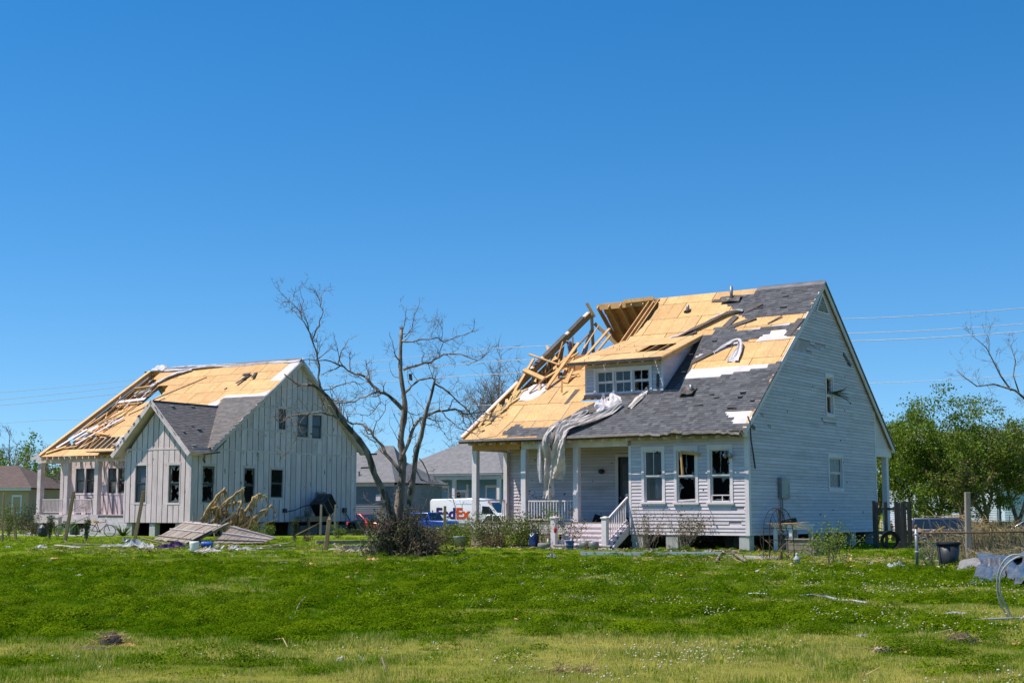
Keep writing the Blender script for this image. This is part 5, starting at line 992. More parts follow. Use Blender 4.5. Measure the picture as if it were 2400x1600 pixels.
def bush(px, py, w, h, n, label, m='leaf', sz=.09, stems=14, name='shrub', cat='shrub', group=None, stemr=.01, lean=0, d=None, loc=None, full=0., seed=None, dry=None):
    rr = random.Random(seed if seed is not None else int(px * 7 + py)); base = loc if loc is not None else gp(px, py); B = thing(name, label, cat, base, 0, group); st = MB(); lf = MB(); df = MB()
    for i in range(stems):
        p = V(rr.gauss(0, w * .12), rr.gauss(0, w * .12), 0); q = wander(p, (rr.gauss(0, w / h * .55) + lean, rr.gauss(0, w / h * .45), 1), h * rr.uniform(.65, 1.05), rr, 6, .16, .06); st.tube(q, [stemr * (1 - .13 * k) for k in range(7)], 4); tips = [q]
        for k in range(4): b = q[rr.randrange(2, 6)]; q2 = wander(b, (rr.gauss(0, 1) + lean, rr.gauss(0, 1), .6), h * .3, rr, 3, .2); st.tube(q2, [stemr * .5, stemr * .4, stemr * .3, stemr * .2], 3); tips.append(q2)
        for k in range(n // stems): q3 = rr.choice(tips); c = q3[rr.randrange(1, len(q3))] + V(rr.gauss(0, sz * .8 + full), rr.gauss(0, sz * .8 + full), rr.gauss(0, sz * .8 + full)); (df if dry and rr.random() < .4 else lf).leaf(c, sz * rr.uniform(.6, 1.3), rr)
    st.build('stems', 'twig', B, fix=False); lf.build('foliage', m, B, fix=False, rattr=True)
    if dry: df.build('dry_foliage', dry, B, fix=False, rattr=True)
    return B
def bare(loc, H, rr, label, spread=.5, r=.14, depth=3, cat='tree', name='bare_tree', lean=(0, 0), m='twig', group=None, dens=2.2, nl=7, rm=.012):
    T = thing(name, label, cat, loc, 0, group); tr = MB(); tw = MB()
    p = wander((0, 0, 0), (lean[0], lean[1], 1), H * .6, rr, 6, .08, .1); tr.tube(p, [r * (1 - .12 * i) for i in range(7)], 7)
    for k in range(nl):
        b = p[rr.randrange(2, 7)]; a = rr.random() * 6.28; q = wander(b, (math.cos(a) * spread, math.sin(a) * spread, .8), H * rr.uniform(.3, .5), rr, 6, .14, .12); tr.tube(q, [r * .5 * (1 - .14 * i) for i in range(7)], 5); sprout(tw, q, r * .3, rr, depth - 1, dens * 6 / H, H * .16, 3, .1, .25, .2, rm)
    tr.build('trunk', 'bark', T, True); tw.build('twigs', m, T, fix=False); return T
def leafy_tree(loc, H, W_, rr, label, m='leaf', n=9000, sz=.22, name='leafy_tree', group=None, trunks=1, zc=.62, gaps=.5, dry=None, tr_r=.16, clumps=46):
    T = thing(name, label, 'tree', loc, 0, group); tr = MB(); lf = MB(); df = MB(); cl = []
    for t in range(trunks):
        a0 = 6.28 * t / trunks + rr.random(); p = wander((0, 0, 0), (.35 * math.cos(a0) * (trunks > 1), .35 * math.sin(a0) * (trunks > 1), 1), H * .45, rr, 6, .13, .05); tr.tube(p, [tr_r * (1 - .1 * i) for i in range(7)], 7)
        for k in range(9):
            b = p[rr.randrange(3, 7)]; a = rr.random() * 6.28; q = wander(b, (math.cos(a), math.sin(a), rr.uniform(.25, 1.3)), W_ * rr.uniform(.35, .6) + H * .12, rr, 5, .18, .12); tr.tube(q, [tr_r * .45 * (1 - .15 * i) for i in range(6)], 5); cl += [(x, rr.uniform(.5, 1)) for x in q[2:]]
    for k in range(clumps):
        a = rr.random() * 6.28; e = rr.uniform(-.95, 1); rad_ = W_ * .5 * math.sqrt(max(0, 1 - e * e)) * rr.uniform(.55, 1.08); cl.append((V(math.cos(a) * rad_, math.sin(a) * rad_, H * (zc + (1 - zc) * e * rr.uniform(.7, 1.05))), rr.uniform(.55, 1.15)))
    for i in range(n):
        c, s = cl[rr.randrange(len(cl))]; o = V(rr.gauss(0, 1), rr.gauss(0, 1), rr.gauss(0, .7)) * (W_ * .065 * s); (df if dry and rr.random() < dry[1] else lf).leaf(c + o, sz * rr.uniform(.5, 1.25), rr, asp=.55)
    tr.build('trunk', 'bark', T, True); lf.build('crown', m, T, fix=False, rattr=True)
    if dry: df.build('dry_crown', dry[0], T, fix=False, rattr=True)
    return T
# ---------------------------------------------------------------- background: street, houses, trees, wires
def far():
    rr = random.Random(5); YAW = rad(-35)
    ux, uy = math.cos(YAW), math.sin(YAW)
    def street(px, Y): p = at(px, 1200, Y); return V(p.x, p.y, gz(p.x, p.y))
    # street behind the houses
    c = street(1060, 106); mb = MB(); g = []
    for i in range(61):
        t = -150 + i * 5; a = V(c.x + ux * t, c.y + uy * t, 0); row = []
        for d in (-3.6, 0, 3.6): x, y = a.x - uy * d, a.y + ux * d; row.append(V(x, y, gz(x, y) + .03))
        g.append(row)
    mb.grid(g, .02); o = mb.build('street', 'road'); o['kind'] = 'structure'; tag(o, 'asphalt street running behind the two damaged houses', 'street')
    # ---- pale blue cottage with porch
    def sid(P, u0, u1, v0, v1, n, m, parent, name='siding_board'):
        for k in range(n):
            a = v0 + (v1 - v0) * k / n; b = v0 + (v1 - v0) * (k + 1) / n; MB().hexa([P(u0, a, 0), P(u1, a, 0), P(u1, a, .035), P(u0, a, .035), P(u0, b, 0), P(u1, b, 0), P(u1, b, .01), P(u0, b, .01)]).build(name, m, parent, fix=False)
    p = at(1165, 1200, 124); H = thing('blue_cottage', 'light blue cottage with hipped grey-brown roof and white porch columns behind the van', 'house', (p.x, p.y, gz(p.x, p.y)), YAW)
    # local: x along street (right = +), y away; front plane y=0 porch front, wall y=2.2
    wl = Pl((0, 2.2, 0), (1, 0, 0), (0, 0, 1), (0, -1, 0)); gs = Pl((.4, 0, 0), (0, 1, 0), (0, 0, 1), (1, 0, 0))
    W0 = -12.6
    MB().box(W0, .36, 2.24, 12, .6, 5.0).build('wall', 'bluehouse', H); sid(wl, W0, .36, .9, 4.9, 26, 'bluehouse', H); sid(gs, 2.2, 12, .9, 5.0, 26, 'bluehouse', H)
    MB().prism([(.37, 3.4, 5.0), (.37, 10.5, 5.0), (.37, 7, 7.0)], (.04, 0, 0)).build('gable', 'bluehouse', H)
    MB().box(W0, .4, -.1, 2.2, .55, .9).build('porch_deck', 'trim', H)
    for k in range(6): x = W0 + .2 + k * 2.5; MB().box(x - .15, x + .15, .0, .3, .9, 4.6).build('porch_column', 'trim', H)
    MB().box(W0 - .1, .5, -.1, .35, 4.6, 5.05).build('porch_beam', 'trim', H); MB().box(W0 - .4, .8, -.45, -.3, 5.0, 5.2).build('gutter', 'trim', H)
    for a, b in ((W0 + .3, W0 + 2.5), (W0 + 2.8, W0 + 5.0), (W0 + 7.9, W0 + 10.0), (-2.2, .1)):
        MB().box(a, b, .1, .18, 1.85, 1.93).box(a, b, .1, .16, 1.05, 1.1).build('rail', 'trim', H)
        for k in range(12): x = a + (b - a) * (k + .5) / 12; MB().box(x - .025, x + .025, .11, .16, 1.1, 1.85).build('baluster', 'trim', H)
    for a, b in ((W0 + 1.4, W0 + 2.4), (W0 + 4.4, W0 + 5.4), (-2.7, -1.7)): window(wl, a, b, 1.7, 3.9, H, rr, case=.16, glass='glassdusty')
    window(gs, 3.2, 4.4, 1.6, 3.9, H, rr, case=.1, glass='glassdusty')
    dr_ = MB().pbox(wl, -6.2, -5.0, .9, 3.7, .04, .1).build('front_door', 'white', H); MB().pbox(wl, -6.1, -5.1, 3.0, 3.5, .101, .11).build('door_light', 'carglass', dr_); MB().pbox(wl, -6.45, -6.21, .9, 4.2, .04, .12).pbox(wl, -4.99, -4.75, .9, 4.2, .04, .12).build('door_casing', 'trim', H)
    rd = MB(); e = 5.15; R_ = 8.6
    rd.add([(W0 - .4, -.5, e), (.9, -.5, e), (.9, 12.6, e), (W0 - .4, 12.6, e), (W0 + 5.2, 6.0, R_), (-4.6, 6.0, R_)], [(0, 1, 5, 4), (1, 2, 5), (2, 3, 4, 5), (3, 0, 4), (3, 2, 1, 0)]); rd.build('roof', 'roofgray', H)
    # ---- grey house with long side wall
    p = at(838, 1200, 112); G = thing('gray_house', 'dark grey sided house with grey shingle hip roof, between the tree and the boarded house', 'house', (p.x, p.y, gz(p.x, p.y)), rad(-20))
    gl = Pl((0, 0, 0), (1, 0, 0), (0, 0, 1), (0, -1, 0)); MB().box(-7, 3.1, .04, 10, .0, 3.9).build('wall', 'grayhouse', G); sid(gl, -7, 3.1, .5, 3.75, 22, 'grayhouse', G); MB().box(-7.1, 3.2, -.12, -.0, 3.75, 4.05).build('fascia', 'trim', G); MB().box(-7, 3.12, -.08, .03, .0, .5).build('foundation', 'concrete', G)
    MB().add([(-7.5, -.5, 4.05), (3.5, -.5, 4.05), (3.5, 10.5, 4.05), (-7.5, 10.5, 4.05), (-3.5, 4.6, 6.6), (.6, 4.6, 6.6)], [(0, 1, 5, 4), (1, 2, 5), (2, 3, 4, 5), (3, 0, 4), (3, 2, 1, 0)]).build('roof', 'roofgray', G)
    MB().add([(-2.2, 2.6, 4.6), (2.6, 2.6, 4.6), (2.2, 7, 4.6), (-2.6, 7, 4.6), (-.2, 4.8, 7.2), (.9, 4.8, 7.2)], [(0, 1, 5, 4), (1, 2, 5), (2, 3, 4, 5), (3, 0, 4)]).build('roof', 'roofgray', G); MB().tube([(-.2, .6, 4.4), (-.2, .6, 4.95)], .08, 6).build('vent_pipe', 'graymetal', G); MB().pbox(gl, 1.7, 2.1, 2.6, 3.1, .04, .2).build('wall_vent', 'trim', G)
    # ---- tan house far left
    p = at(66, 1200, 132); H2 = thing('tan_house', 'tan house with brown roof and white framed windows at the left edge', 'house', (p.x, p.y, gz(p.x, p.y)), rad(-8))
    fl = Pl((0, 0, 0), (1, 0, 0), (0, 0, 1), (0, -1, 0)); MB().box(-12, 0, .0, 9, -.3, 3.85).build('wall', 'tanhouse', H2); MB().box(-12.3, .3, -.4, -.2, 3.7, 3.95).build('fascia', 'white', H2)
    MB().add([(-12.5, -.5, 3.95), (.5, -.5, 3.95), (.5, 9.5, 3.95), (-12.5, 9.5, 3.95), (-9, 4.5, 6.2), (-3.5, 4.5, 6.2)], [(0, 1, 5, 4), (1, 2, 5), (2, 3, 4, 5), (3, 0, 4), (3, 2, 1, 0)]).build('roof', 'roofred', H2)
    for a in (-1.55, -4.1): window(fl, a, a + .75, 1.7, 3.1, H2, rr, trim='white', sash='white', case=.12, glass='glassdusty', sill=False)
    p = at(150, 1200, 150); H3 = thing('slate_house', 'low house with dark grey roof far behind the porch on the left', 'house', (p.x, p.y, gz(p.x, p.y)), rad(-12)); MB().box(-8, 6, 0, 8, -.3, 3.0).build('wall', 'graycon', H3); MB().add([(-8.5, -.5, 3), (6.5, -.5, 3), (6.5, 8.5, 3), (-8.5, 8.5, 3), (-6, 4, 5.4), (3, 4, 5.4)], [(0, 1, 5, 4), (1, 2, 5), (2, 3, 4, 5), (3, 0, 4), (3, 2, 1, 0)]).build('roof', 'roofgray', H3)
    # ---- white two-storey house behind the right hand trees
    p = at(2140, 1200, 118); W2 = thing('white_house', 'white two-storey house half hidden behind the green trees', 'house', (p.x, p.y, gz(p.x, p.y)), YAW)
    wf = Pl((0, 0, 0), (1, 0, 0), (0, 0, 1), (0, -1, 0)); ws = Pl((7, 0, 0), (0, 1, 0), (0, 0, 1), (1, 0, 0)); MB().box(-2, 6.96, .04, 12, .0, 6.2).build('wall', 'whitehouse', W2); sid(wf, -2, 6.96, .6, 6.1, 30, 'whitehouse', W2); sid(ws, .04, 12, .6, 6.1, 30, 'whitehouse', W2); MB().prism([(6.9, .02, 6.1), (6.9, 12, 6.1), (6.9, 6, 9.2)], (.08, 0, 0)).build('gable', 'whitehouse', W2); MB().prism([(-2.4, -.5, 6.0), (-2.4, 12.5, 6.0), (-2.4, 6, 9.5), ], (9.8, 0, 0)).build('roof', 'roofgray', W2); MB().bar((7.45, -.5, 6.0), (7.45, 6, 9.5), .1, .3).bar((7.45, 12.5, 6.0), (7.45, 6, 9.5), .1, .3).build('rake_board', 'trim', W2)
    for a in (.0, 3.2): window(wf, a, a + 1.1, 1.4, 3.2, W2, rr, glass='glassdusty'); window(wf, a, a + 1.1, 4.2, 5.7, W2, rr, glass='glassdusty')
    for y0 in (2.2, 7): window(ws, y0, y0 + 1.2, 1.4, 3.2, W2, rr, glass='glassdusty')
    MB().box(-6, 2, -3.2, -.02, .6, .8).build('porch_deck', 'trim', W2); MB().box(-6, 2, -3.2, -3.1, 1.7, 1.8).build('rail', 'trim', W2)
    for k in range(40): x = -5.9 + k * .2; MB().box(x - .03, x + .03, -3.18, -3.12, .8, 1.7).build('baluster', 'trim', W2)
    for x in (-5.9, -3, 1.9): MB().box(x - .12, x + .12, -3.2, -2.96, .8, 3.6).build('porch_post', 'trim', W2)
    # ---- light blue garage at the right edge
    p = at(2355, 1200, 112); L2 = thing('lightblue_garage', 'pale blue garage with white overhead door at the right edge', 'garage', (p.x, p.y, gz(p.x, p.y)), rad(-12))
    lf_ = Pl((0, 0, 0), (1, 0, 0), (0, 0, 1), (0, -1, 0)); MB().box(0, 9, .04, 9, -.1, 4.6).build('wall', 'lightblue', L2); sid(lf_, 0, .9, .0, 4.6, 24, 'lightblue', L2); sid(lf_, .9, 9, 3.1, 4.6, 8, 'lightblue', L2); MB().prism([(0, .05, 4.6), (9, .05, 4.6), (4.5, .05, 7.2)], (0, .1, 0)).build('gable', 'lightblue', L2); MB().prism([(-.5, -.5, 4.45), (4.5, -.5, 7.5), (9.5, -.5, 4.45)], (0, 10, 0)).build('roof', 'roofgray', L2); MB().bar((-.5, -.55, 4.5), (4.5, -.55, 7.5), .08, .25).build('rake_board', 'trim', L2)
    MB().box(.9, 6.5, -.06, -.0, 2.95, 3.1).box(.9, 1.1, -.06, 0, -.1, 2.95).build('door_casing', 'trim', L2)
    for k in range(4): MB().box(1.1, 6.4, -.03, .035, -.05 + k * .74, .68 + k * .74).build('door_panel', 'white', L2)
    # ---- wires
    def wire(pts, r, m, label):
        p3 = []
        for i in range(len(pts) - 1):
            for k in range(8):
                t = k / 8; a, b = Vector(pts[i]), Vector(pts[i + 1]); q = a.lerp(b, t); q.z -= 1.1 * 4 * t * (1 - t) * .25; p3.append(q)
        p3.append(Vector(pts[-1])); tag(MB().tube(p3, r, 4).build('overhead_wire', m), label, 'wire', 'overhead wires along the street')
    def dY(px): return 91 + (2400 - px) / 2400 * 65
    def pole(px, py): d = 1 / (1 / 91 + (1 / 156 - 1 / 91) * (2400 - px) / 2400); return at(px, py, d)
    for ys, r, m, lb in ((((2700, 690), (1950, 748), (1160, 816), (330, 888), (-300, 938)), .022, 'wirelit', 'topmost of the overhead wires, above the right gable'), (((2700, 728), (1950, 782), (1160, 846), (300, 904), (-300, 958)), .022, 'wirelit', 'second highest overhead wire, close above the third'), (((2700, 746), (1950, 800), (1100, 880), (280, 922), (-300, 968)), .026, 'wirelit', 'third overhead wire, just below the close second one'), (((2700, 848), (1950, 900), (1100, 950), (100, 984), (-300, 1000)), .018, 'wirelit', 'lowest overhead wire, at the tree tops on the right')):
        wire([pole(x, y) for x, y in ys], r, m, lb)
    wire([at(-60, 1082, 150), at(130, 1068, 150), at(210, 1050, 170)], .03, 'wire', 'low service wire reaching the leaning pole on the left'); wire([at(-60, 1098, 150), at(110, 1086, 160), at(210, 1062, 170)], .03, 'wire', 'lower of the two service wires at the far left')
    p = at(198, 1205, 150); P_ = thing('utility_pole', 'dark wooden utility pole seen through the left porch', 'pole', (p.x, p.y, gz(p.x, p.y) - .2), 0); MB().tube([(0, 0, 0), (.25, 0, 6.8)], [.2, .16], 8).build('shaft', 'darkwood', P_, True); MB().bar((-.4, 0, 6.5), (.9, 0, 6.5), .1, .1).build('crossarm', 'darkwood', P_)
    lp = at(92, 1200, 105); 
    # ---- trees behind
    bare(V(*at(1150, 1215, 150)), 17, random.Random(4), 'bare purplish tree behind the torn left end of the white house roof', .5, .2, 3, nl=20, dens=7, rm=.024)
    bare(V(*at(20, 1210, 160)), 10, random.Random(6), 'tall bare tree at the far left edge above the brown roof', .6, .18, 3, nl=12, dens=4.5, rm=.022, m='twig')
    bare(V(*at(72, 1210, 180)), 9, random.Random(16), 'smaller bare tree left of the porch, above the tan house', .6, .15, 3, nl=10, dens=4.5, rm=.024)
    bare(V(*at(120, 1210, 190)), 8.5, random.Random(26), 'bare tree seen through the first porch bay', .6, .15, 3, nl=10, dens=4.5, rm=.026)
    bare(V(*at(170, 1210, 175)), 6.5, random.Random(9), 'low bare tree seen beside the leaning utility pole', .8, .13, 3, nl=11, dens=5, rm=.024, m='twig')
    bare(V(*at(150, 1212, 140)), 5.5, random.Random(29), 'brushy leafless thicket tree low behind the left porch rail', .9, .1, 3, nl=12, dens=6, rm=.02)
    leafy_tree(V(*at(25, 1205, 150)), 6.5, 11, random.Random(7), 'bright green leafy tree above the tan house roof', 'leafbright', 6000, .35)
    T = thing('broken_bare_tree', 'leafless branches hanging at the upper right edge, above the green trees', 'tree', at(2470, 1230, 62)); tw = MB(); b0 = Vector(T.location)
    ll = [[(2470, 1230), (2440, 1090), (2420, 960), (2400, 925)], [(2420, 950), (2380, 915), (2330, 900), (2290, 905), (2262, 885), (2240, 865)], [(2370, 915), (2345, 880), (2330, 850), (2312, 815), (2295, 800), (2275, 785)], [(2318, 825), (2318, 795), (2310, 775)], [(2390, 925), (2375, 880), (2380, 845), (2368, 810), (2385, 790)], [(2345, 880), (2340, 860), (2322, 838)]]
    rr2 = random.Random(3); lm = MB()
    for i, l in enumerate(ll): q = [at(x, y, 62 + .2 * i) - b0 for x, y in l]; n = len(q); r0 = (.12, .06, .045, .02, .035, .015)[i]; lm.tube(q, [r0 * (1 - .8 * k / (n - 1)) for k in range(n)], 6); sprout(tw, q, .02, rr2, 3, 3.4, .95, 3, f0=.3)
    lm.build('limbs', 'bark', T, True); tw.build('twigs', 'twig', T, fix=False)
    leafy_tree(V(*at(2195, 1228, 97)), 9.4, 7.0, random.Random(31), 'dense green tree behind the dark car, nearest the white house gable', 'leaf', 27000, .2, trunks=3, zc=.5, clumps=80)
    leafy_tree(V(*at(2150, 1226, 101)), 8.2, 4.6, random.Random(32), 'bright green tree rising just behind the rear eave of the white house', 'leafbright', 15000, .2, trunks=2, zc=.5, clumps=50)
    leafy_tree(V(*at(2312, 1225, 99)), 9.2, 7.0, random.Random(33), 'half-stripped green tree with brown patches, right of the dense one', 'leaf', 22000, .19, trunks=3, zc=.52, clumps=70, dry=('leafbrown', .15))
    leafy_tree(V(*at(2255, 1228, 94)), 5.2, 4.0, random.Random(34), 'scrubby brown and green tree low in front of the white house', 'leaf', 10000, .17, trunks=3, zc=.45, clumps=40, dry=('leafbrown', .35))
    leafy_tree(V(*at(2055, 1228, 104)), 8.6, 5.4, random.Random(35), 'green tree mostly hidden by the rear corner of the white house', 'leaf', 10000, .21, trunks=2, zc=.5, clumps=40)
    leafy_tree(V(*at(2385, 1226, 101)), 7.6, 5.0, random.Random(36), 'green tree at the right edge before the pale blue garage', 'leafbright', 9000, .19, trunks=2, zc=.55, clumps=36, dry=('leafbrown', .15))
    # far tree line closing the horizon
    mb = MB(); rl = random.Random(77)
    for i in range(9000):
        x = rl.uniform(-210, 260); y = 300 + rl.uniform(-15, 15) + .1 * abs(x); h = 4.2 + 2.6 * float(vn(x, 0, 14, 3)) ; mb.leaf(V(x, y, -.5 + rl.random() ** .7 * h), rl.uniform(.9, 2.0), rl, asp=.7)
    o = mb.build('far_woods', 'leafdark', fix=False, rattr=True); o['kind'] = 'stuff'; tag(o, 'low dark line of far-off trees on the horizon', 'woods')
far()
# ---------------------------------------------------------------- vehicles
def wheel(parent, x, y, r, side, w=.22, rim='steel'):
    wl = MB().lathe([(r * .62, -w / 2), (r * .95, -w / 2), (r, -w / 2 + .03), (r, w / 2 - .03), (r * .95, w / 2), (r * .62, w / 2)], 20, (x, y, r), (0, 1, 0)).build('wheel', 'rubber', parent, True)
    MB().lathe([(r * .6, -.05), (r * .62, .05), (r * .5, .02), (r * .2, .0), (r * .12, .05), (.02, .05)], 16, (x, y + side * (w / 2 - .03), r), (0, side, 0)).build('rim', rim, wl, True)
def profile(mb, pts, y0, y1, mi=0): return mb.prism([(x, y0, z) for x, z in pts], (0, y1 - y0, 0), mi)
def cab(mb, bot, top, w0, w1, zb, zt):
    """greenhouse: tapered block, bottom/top = (rear x, front x)"""
    return mb.hexa([(bot[0], -w0, zb), (bot[1], -w0, zb), (bot[1], w0, zb), (bot[0], w0, zb), (top[0], -w1, zt), (top[1], -w1, zt), (top[1], w1, zt), (top[0], w1, zt)])
def car(label, paint, loc, rz, body, W_, gh, wx, r, name='parked_car', cat='car', windows=(), rim='steel', tail=None, lamp=None, extra=None):
    C = thing(name, label, cat, loc, rz, 'vehicles parked behind the houses'); w = W_ / 2
    profile(MB(), body, -w, w).build('body', paint, C, True, bev=.09)
    (bot, top, zb, zt) = gh; cab(MB(), bot, top, w - .05, w - .2, zb - .05, zt).build('cabin', paint, C, True, bev=.07)
    def side(u, t, s):             # point on the tapered cabin side
        x = (bot[0] + (bot[1] - bot[0]) * u) * (1 - t) + (top[0] + (top[1] - top[0]) * u) * t; y = (w - .05) * (1 - t) + (w - .2) * t; return V(x, s * (y + .012), zb + (zt - zb) * t)
    for s in (-1, 1):
        for u0, u1 in windows: MB().prism([side(u0, .1, s), side(u1, .1, s), side(min(u1, .97), .86, s), side(max(u0, .03), .86, s)], (0, s * .006, 0)).build('side_window', 'carglass', C)
        for x in wx: wheel(C, x, s * (w - .1), r, s, rim=rim)
        MB().box(body_front(body) - .12, body_front(body) + .015, s * (w - .2) - .16, s * (w - .2) + .16, lamp[0] if lamp else .68, lamp[1] if lamp else .85).build('headlight', 'lampclear', C, bev=.03)
        xr = min(x for x, _ in body); MB().box(xr - .015, xr + .1, s * (w - .13) - .1, s * (w - .13) + .1, tail[0] if tail else .75, tail[1] if tail else 1.05).build('taillight', 'lampred', C, bev=.02)
        MB().box(bot[1] - .45, bot[1] - .3, s * (w + .02), s * (w + .2), zb + .02, zb + .17).build('mirror', paint, C, bev=.03)
    f = lambda y, t, o=.012: V(bot[1] * (1 - t) + top[1] * t + o, y * ((w - .05) * (1 - t) + (w - .2) * t), zb + (zt - zb) * t)
    MB().prism([f(-.92, .1), f(.92, .1), f(.9, .9), f(-.9, .9)], (.006, 0, .003)).build('windscreen', 'carglass', C)
    g = lambda y, t, o=-.012: V(bot[0] * (1 - t) + top[0] * t + o, y * ((w - .05) * (1 - t) + (w - .2) * t), zb + (zt - zb) * t)
    MB().prism([g(-.88, .12), g(.88, .12), g(.86, .88), g(-.86, .88)], (-.006, 0, .003)).build('rear_window', 'carglass', C)
    xf = body_front(body); MB().box(xf - .05, xf + .02, -w * .5, w * .5, .5, .78).build('grille', 'blackmetal', C); MB().box(xf - .1, xf + .06, -w + .08, w - .08, .32, .48).build('bumper', 'blackmetal', C, bev=.04)
    return C
def body_front(b): return max(x for x, _ in b)
def vehicles():
    def loc(px, Y, dz=0): p = at(px, 1200, Y); return V(p.x, p.y, gz(p.x, p.y) + dz + .03)
    # delivery van with lettering
    rz = rad(-24); Vn = thing('delivery_van', 'white high-roof delivery van with large purple and orange lettering', 'van', loc(1107, 113), rz, 'vehicles parked behind the houses')
    pr = [(-3.35, .5), (-3.38, 2.5), (-3.25, 2.72), (.9, 2.78), (1.55, 2.68), (1.95, 2.45), (2.62, 1.62), (3.25, 1.42), (3.42, 1.2), (3.45, .55), (3.3, .4), (-3.3, .4)]
    profile(MB(), pr, -1.0, 1.0).build('body', 'vanwhite', Vn, True, bev=.13)
    for s in (-1, 1):
        MB().prism([(1.35, s * 1.004, 1.55), (2.4, s * 1.004, 1.55), (1.98, s * 1.004, 2.1), (1.35, s * 1.004, 2.15)], (0, s * .01, 0)).build('side_window', 'carglass', Vn)
        for x in (-2.0, 2.15): wheel(Vn, x, s * .88, .37, s); MB().lathe([(.42, 0), (.47, .012), (.44, .02)], 20, (x, s * .995, .37), (0, s, 0)).build('wheel_arch', 'blackmetal', Vn)
        MB().box(-3.2, 3.0, s * 1.0 - .012, s * 1.0 + .012, .62, .8).build('rub_strip', 'graymetal', Vn); MB().box(2.05, 2.2, s * 1.02, s * 1.25, 1.55, 1.9).build('mirror', 'blackmetal', Vn, bev=.03)
        MB().box(3.25, 3.455, s * .75 - .15, s * .75 + .15, .95, 1.25).build('headlight', 'lampclear', Vn, bev=.04); MB().box(-3.4, -3.3, s * .9 - .07, s * .9 + .07, .9, 1.5).build('taillight', 'lampred', Vn)
        for z in (1.0, 2.3): MB().bar((-1.0, s * 1.003, z), (1.2, s * 1.003, z), .012, .012).build('panel_seam', 'graymetal', Vn)
        for x in (-1.0, 1.2): MB().bar((x, s * 1.003, 1.0), (x, s * 1.003, 2.3), .012, .012).build('panel_seam', 'graymetal', Vn)
    MB().prism([(2.02, -.85, 2.42), (2.02, .85, 2.42), (2.62, .9, 1.68), (2.62, -.9, 1.68)], (.02, 0, .015)).build('windscreen', 'carglass', Vn)
    MB().box(3.4, 3.5, -.9, .9, .4, .62).build('bumper', 'blackmetal', Vn, bev=.04)
    def letters(txt, x, z, size, m, y=-1.012, rot=0, sx=1.0, off=.035):
        cu = bpy.data.curves.new('t', 'FONT'); cu.body = txt; cu.size = size; cu.offset = off; cu.extrude = .004; tmp = bpy.data.objects.new('t', cu); COL.objects.link(tmp)
        dg = bpy.context.evaluated_depsgraph_get(); me = bpy.data.meshes.new_from_object(tmp.evaluated_get(dg)); bpy.data.objects.remove(tmp); w = max(v.co.x for v in me.vertices)
        me.materials.clear(); me.materials.append(M[m]); o = bpy.data.objects.new('lettering', me); COL.objects.link(o); o.parent = Vn; o.location = (x, y, z); o.rotation_euler = (math.pi / 2, rot, 0); o.scale = (sx, 1, 1); return w * sx
    w = letters('Fed', -2.8, 1.16, 1.2, 'logopurple', sx=1.02, off=.045); letters('Ex', -2.8 + w + .05, 1.16, 1.2, 'logoorange', sx=1.02, off=.045)
    letters('Fed', 1.5, 2.32, .3, 'logopurple', y=-.985, off=.012); letters('Ex', 1.95, 2.3, .3, 'logoorange', y=-.985, off=.012)
    # blue off-roader, red car, dark estate, black car
    car('bright blue off-road car with black roof parked behind the bare tree', 'carblue', loc(1008, 98), rad(-33), [(-1.95, .45), (-1.98, 1.08), (.55, 1.12), (1.75, 1.08), (1.95, .95), (2.0, .5), (1.8, .42), (-1.8, .42)], 1.75, ((-1.9, .65), (-1.85, .3), 1.1, 1.66), (-1.3, 1.3), .37, windows=((.05, .38), (.44, .7), (.75, .95)))
    car('red car with silver headlights parked beside the boarded house', 'carred', loc(856, 104), rad(-33), [(-2.2, .45), (-2.25, .95), (.7, 1.0), (1.9, .92), (2.2, .75), (2.25, .45), (2.0, .35), (-2.0, .35)], 1.8, ((-2.0, .95), (-1.6, .05), .98, 1.58), (-1.4, 1.35), .34, windows=((.08, .34), (.38, .64), (.68, .93)), lamp=(.62, .84))
    car('dark blue-black estate car with red tail lamp behind the chain-link fence', 'cardark', loc(2232, 84), rad(-20), [(-2.5, .5), (-2.55, 1.05), (1.0, 1.08), (2.2, .98), (2.5, .8), (2.55, .5), (2.3, .36), (-2.3, .36)], 1.85, ((-2.48, 1.25), (-2.2, .3), 1.05, 1.72), (-1.6, 1.6), .36, windows=((.05, .32), (.36, .62), (.66, .93)), tail=(.8, 1.5))
    car('black car partly behind dry reeds at the right edge', 'cardark', loc(2400, 82), rad(-200), [(-2.2, .45), (-2.25, .95), (.7, 1.0), (1.9, .92), (2.2, .75), (2.25, .45), (2.0, .35), (-2.0, .35)], 1.8, ((-2.0, .95), (-1.6, .05), .98, 1.5), (-1.4, 1.35), .34, windows=((.08, .34), (.38, .64), (.68, .93)))
    car('white car low behind the porch of the white house', 'vanwhite', loc(1196, 98), rad(-35), [(-2.2, .45), (-2.25, .95), (.7, 1.0), (1.9, .92), (2.2, .75), (2.25, .45), (2.0, .35), (-2.0, .35)], 1.8, ((-2.0, .95), (-1.6, .05), .98, 1.5), (-1.4, 1.35), .34, windows=((.08, .34), (.38, .64), (.68, .93)))
vehicles()
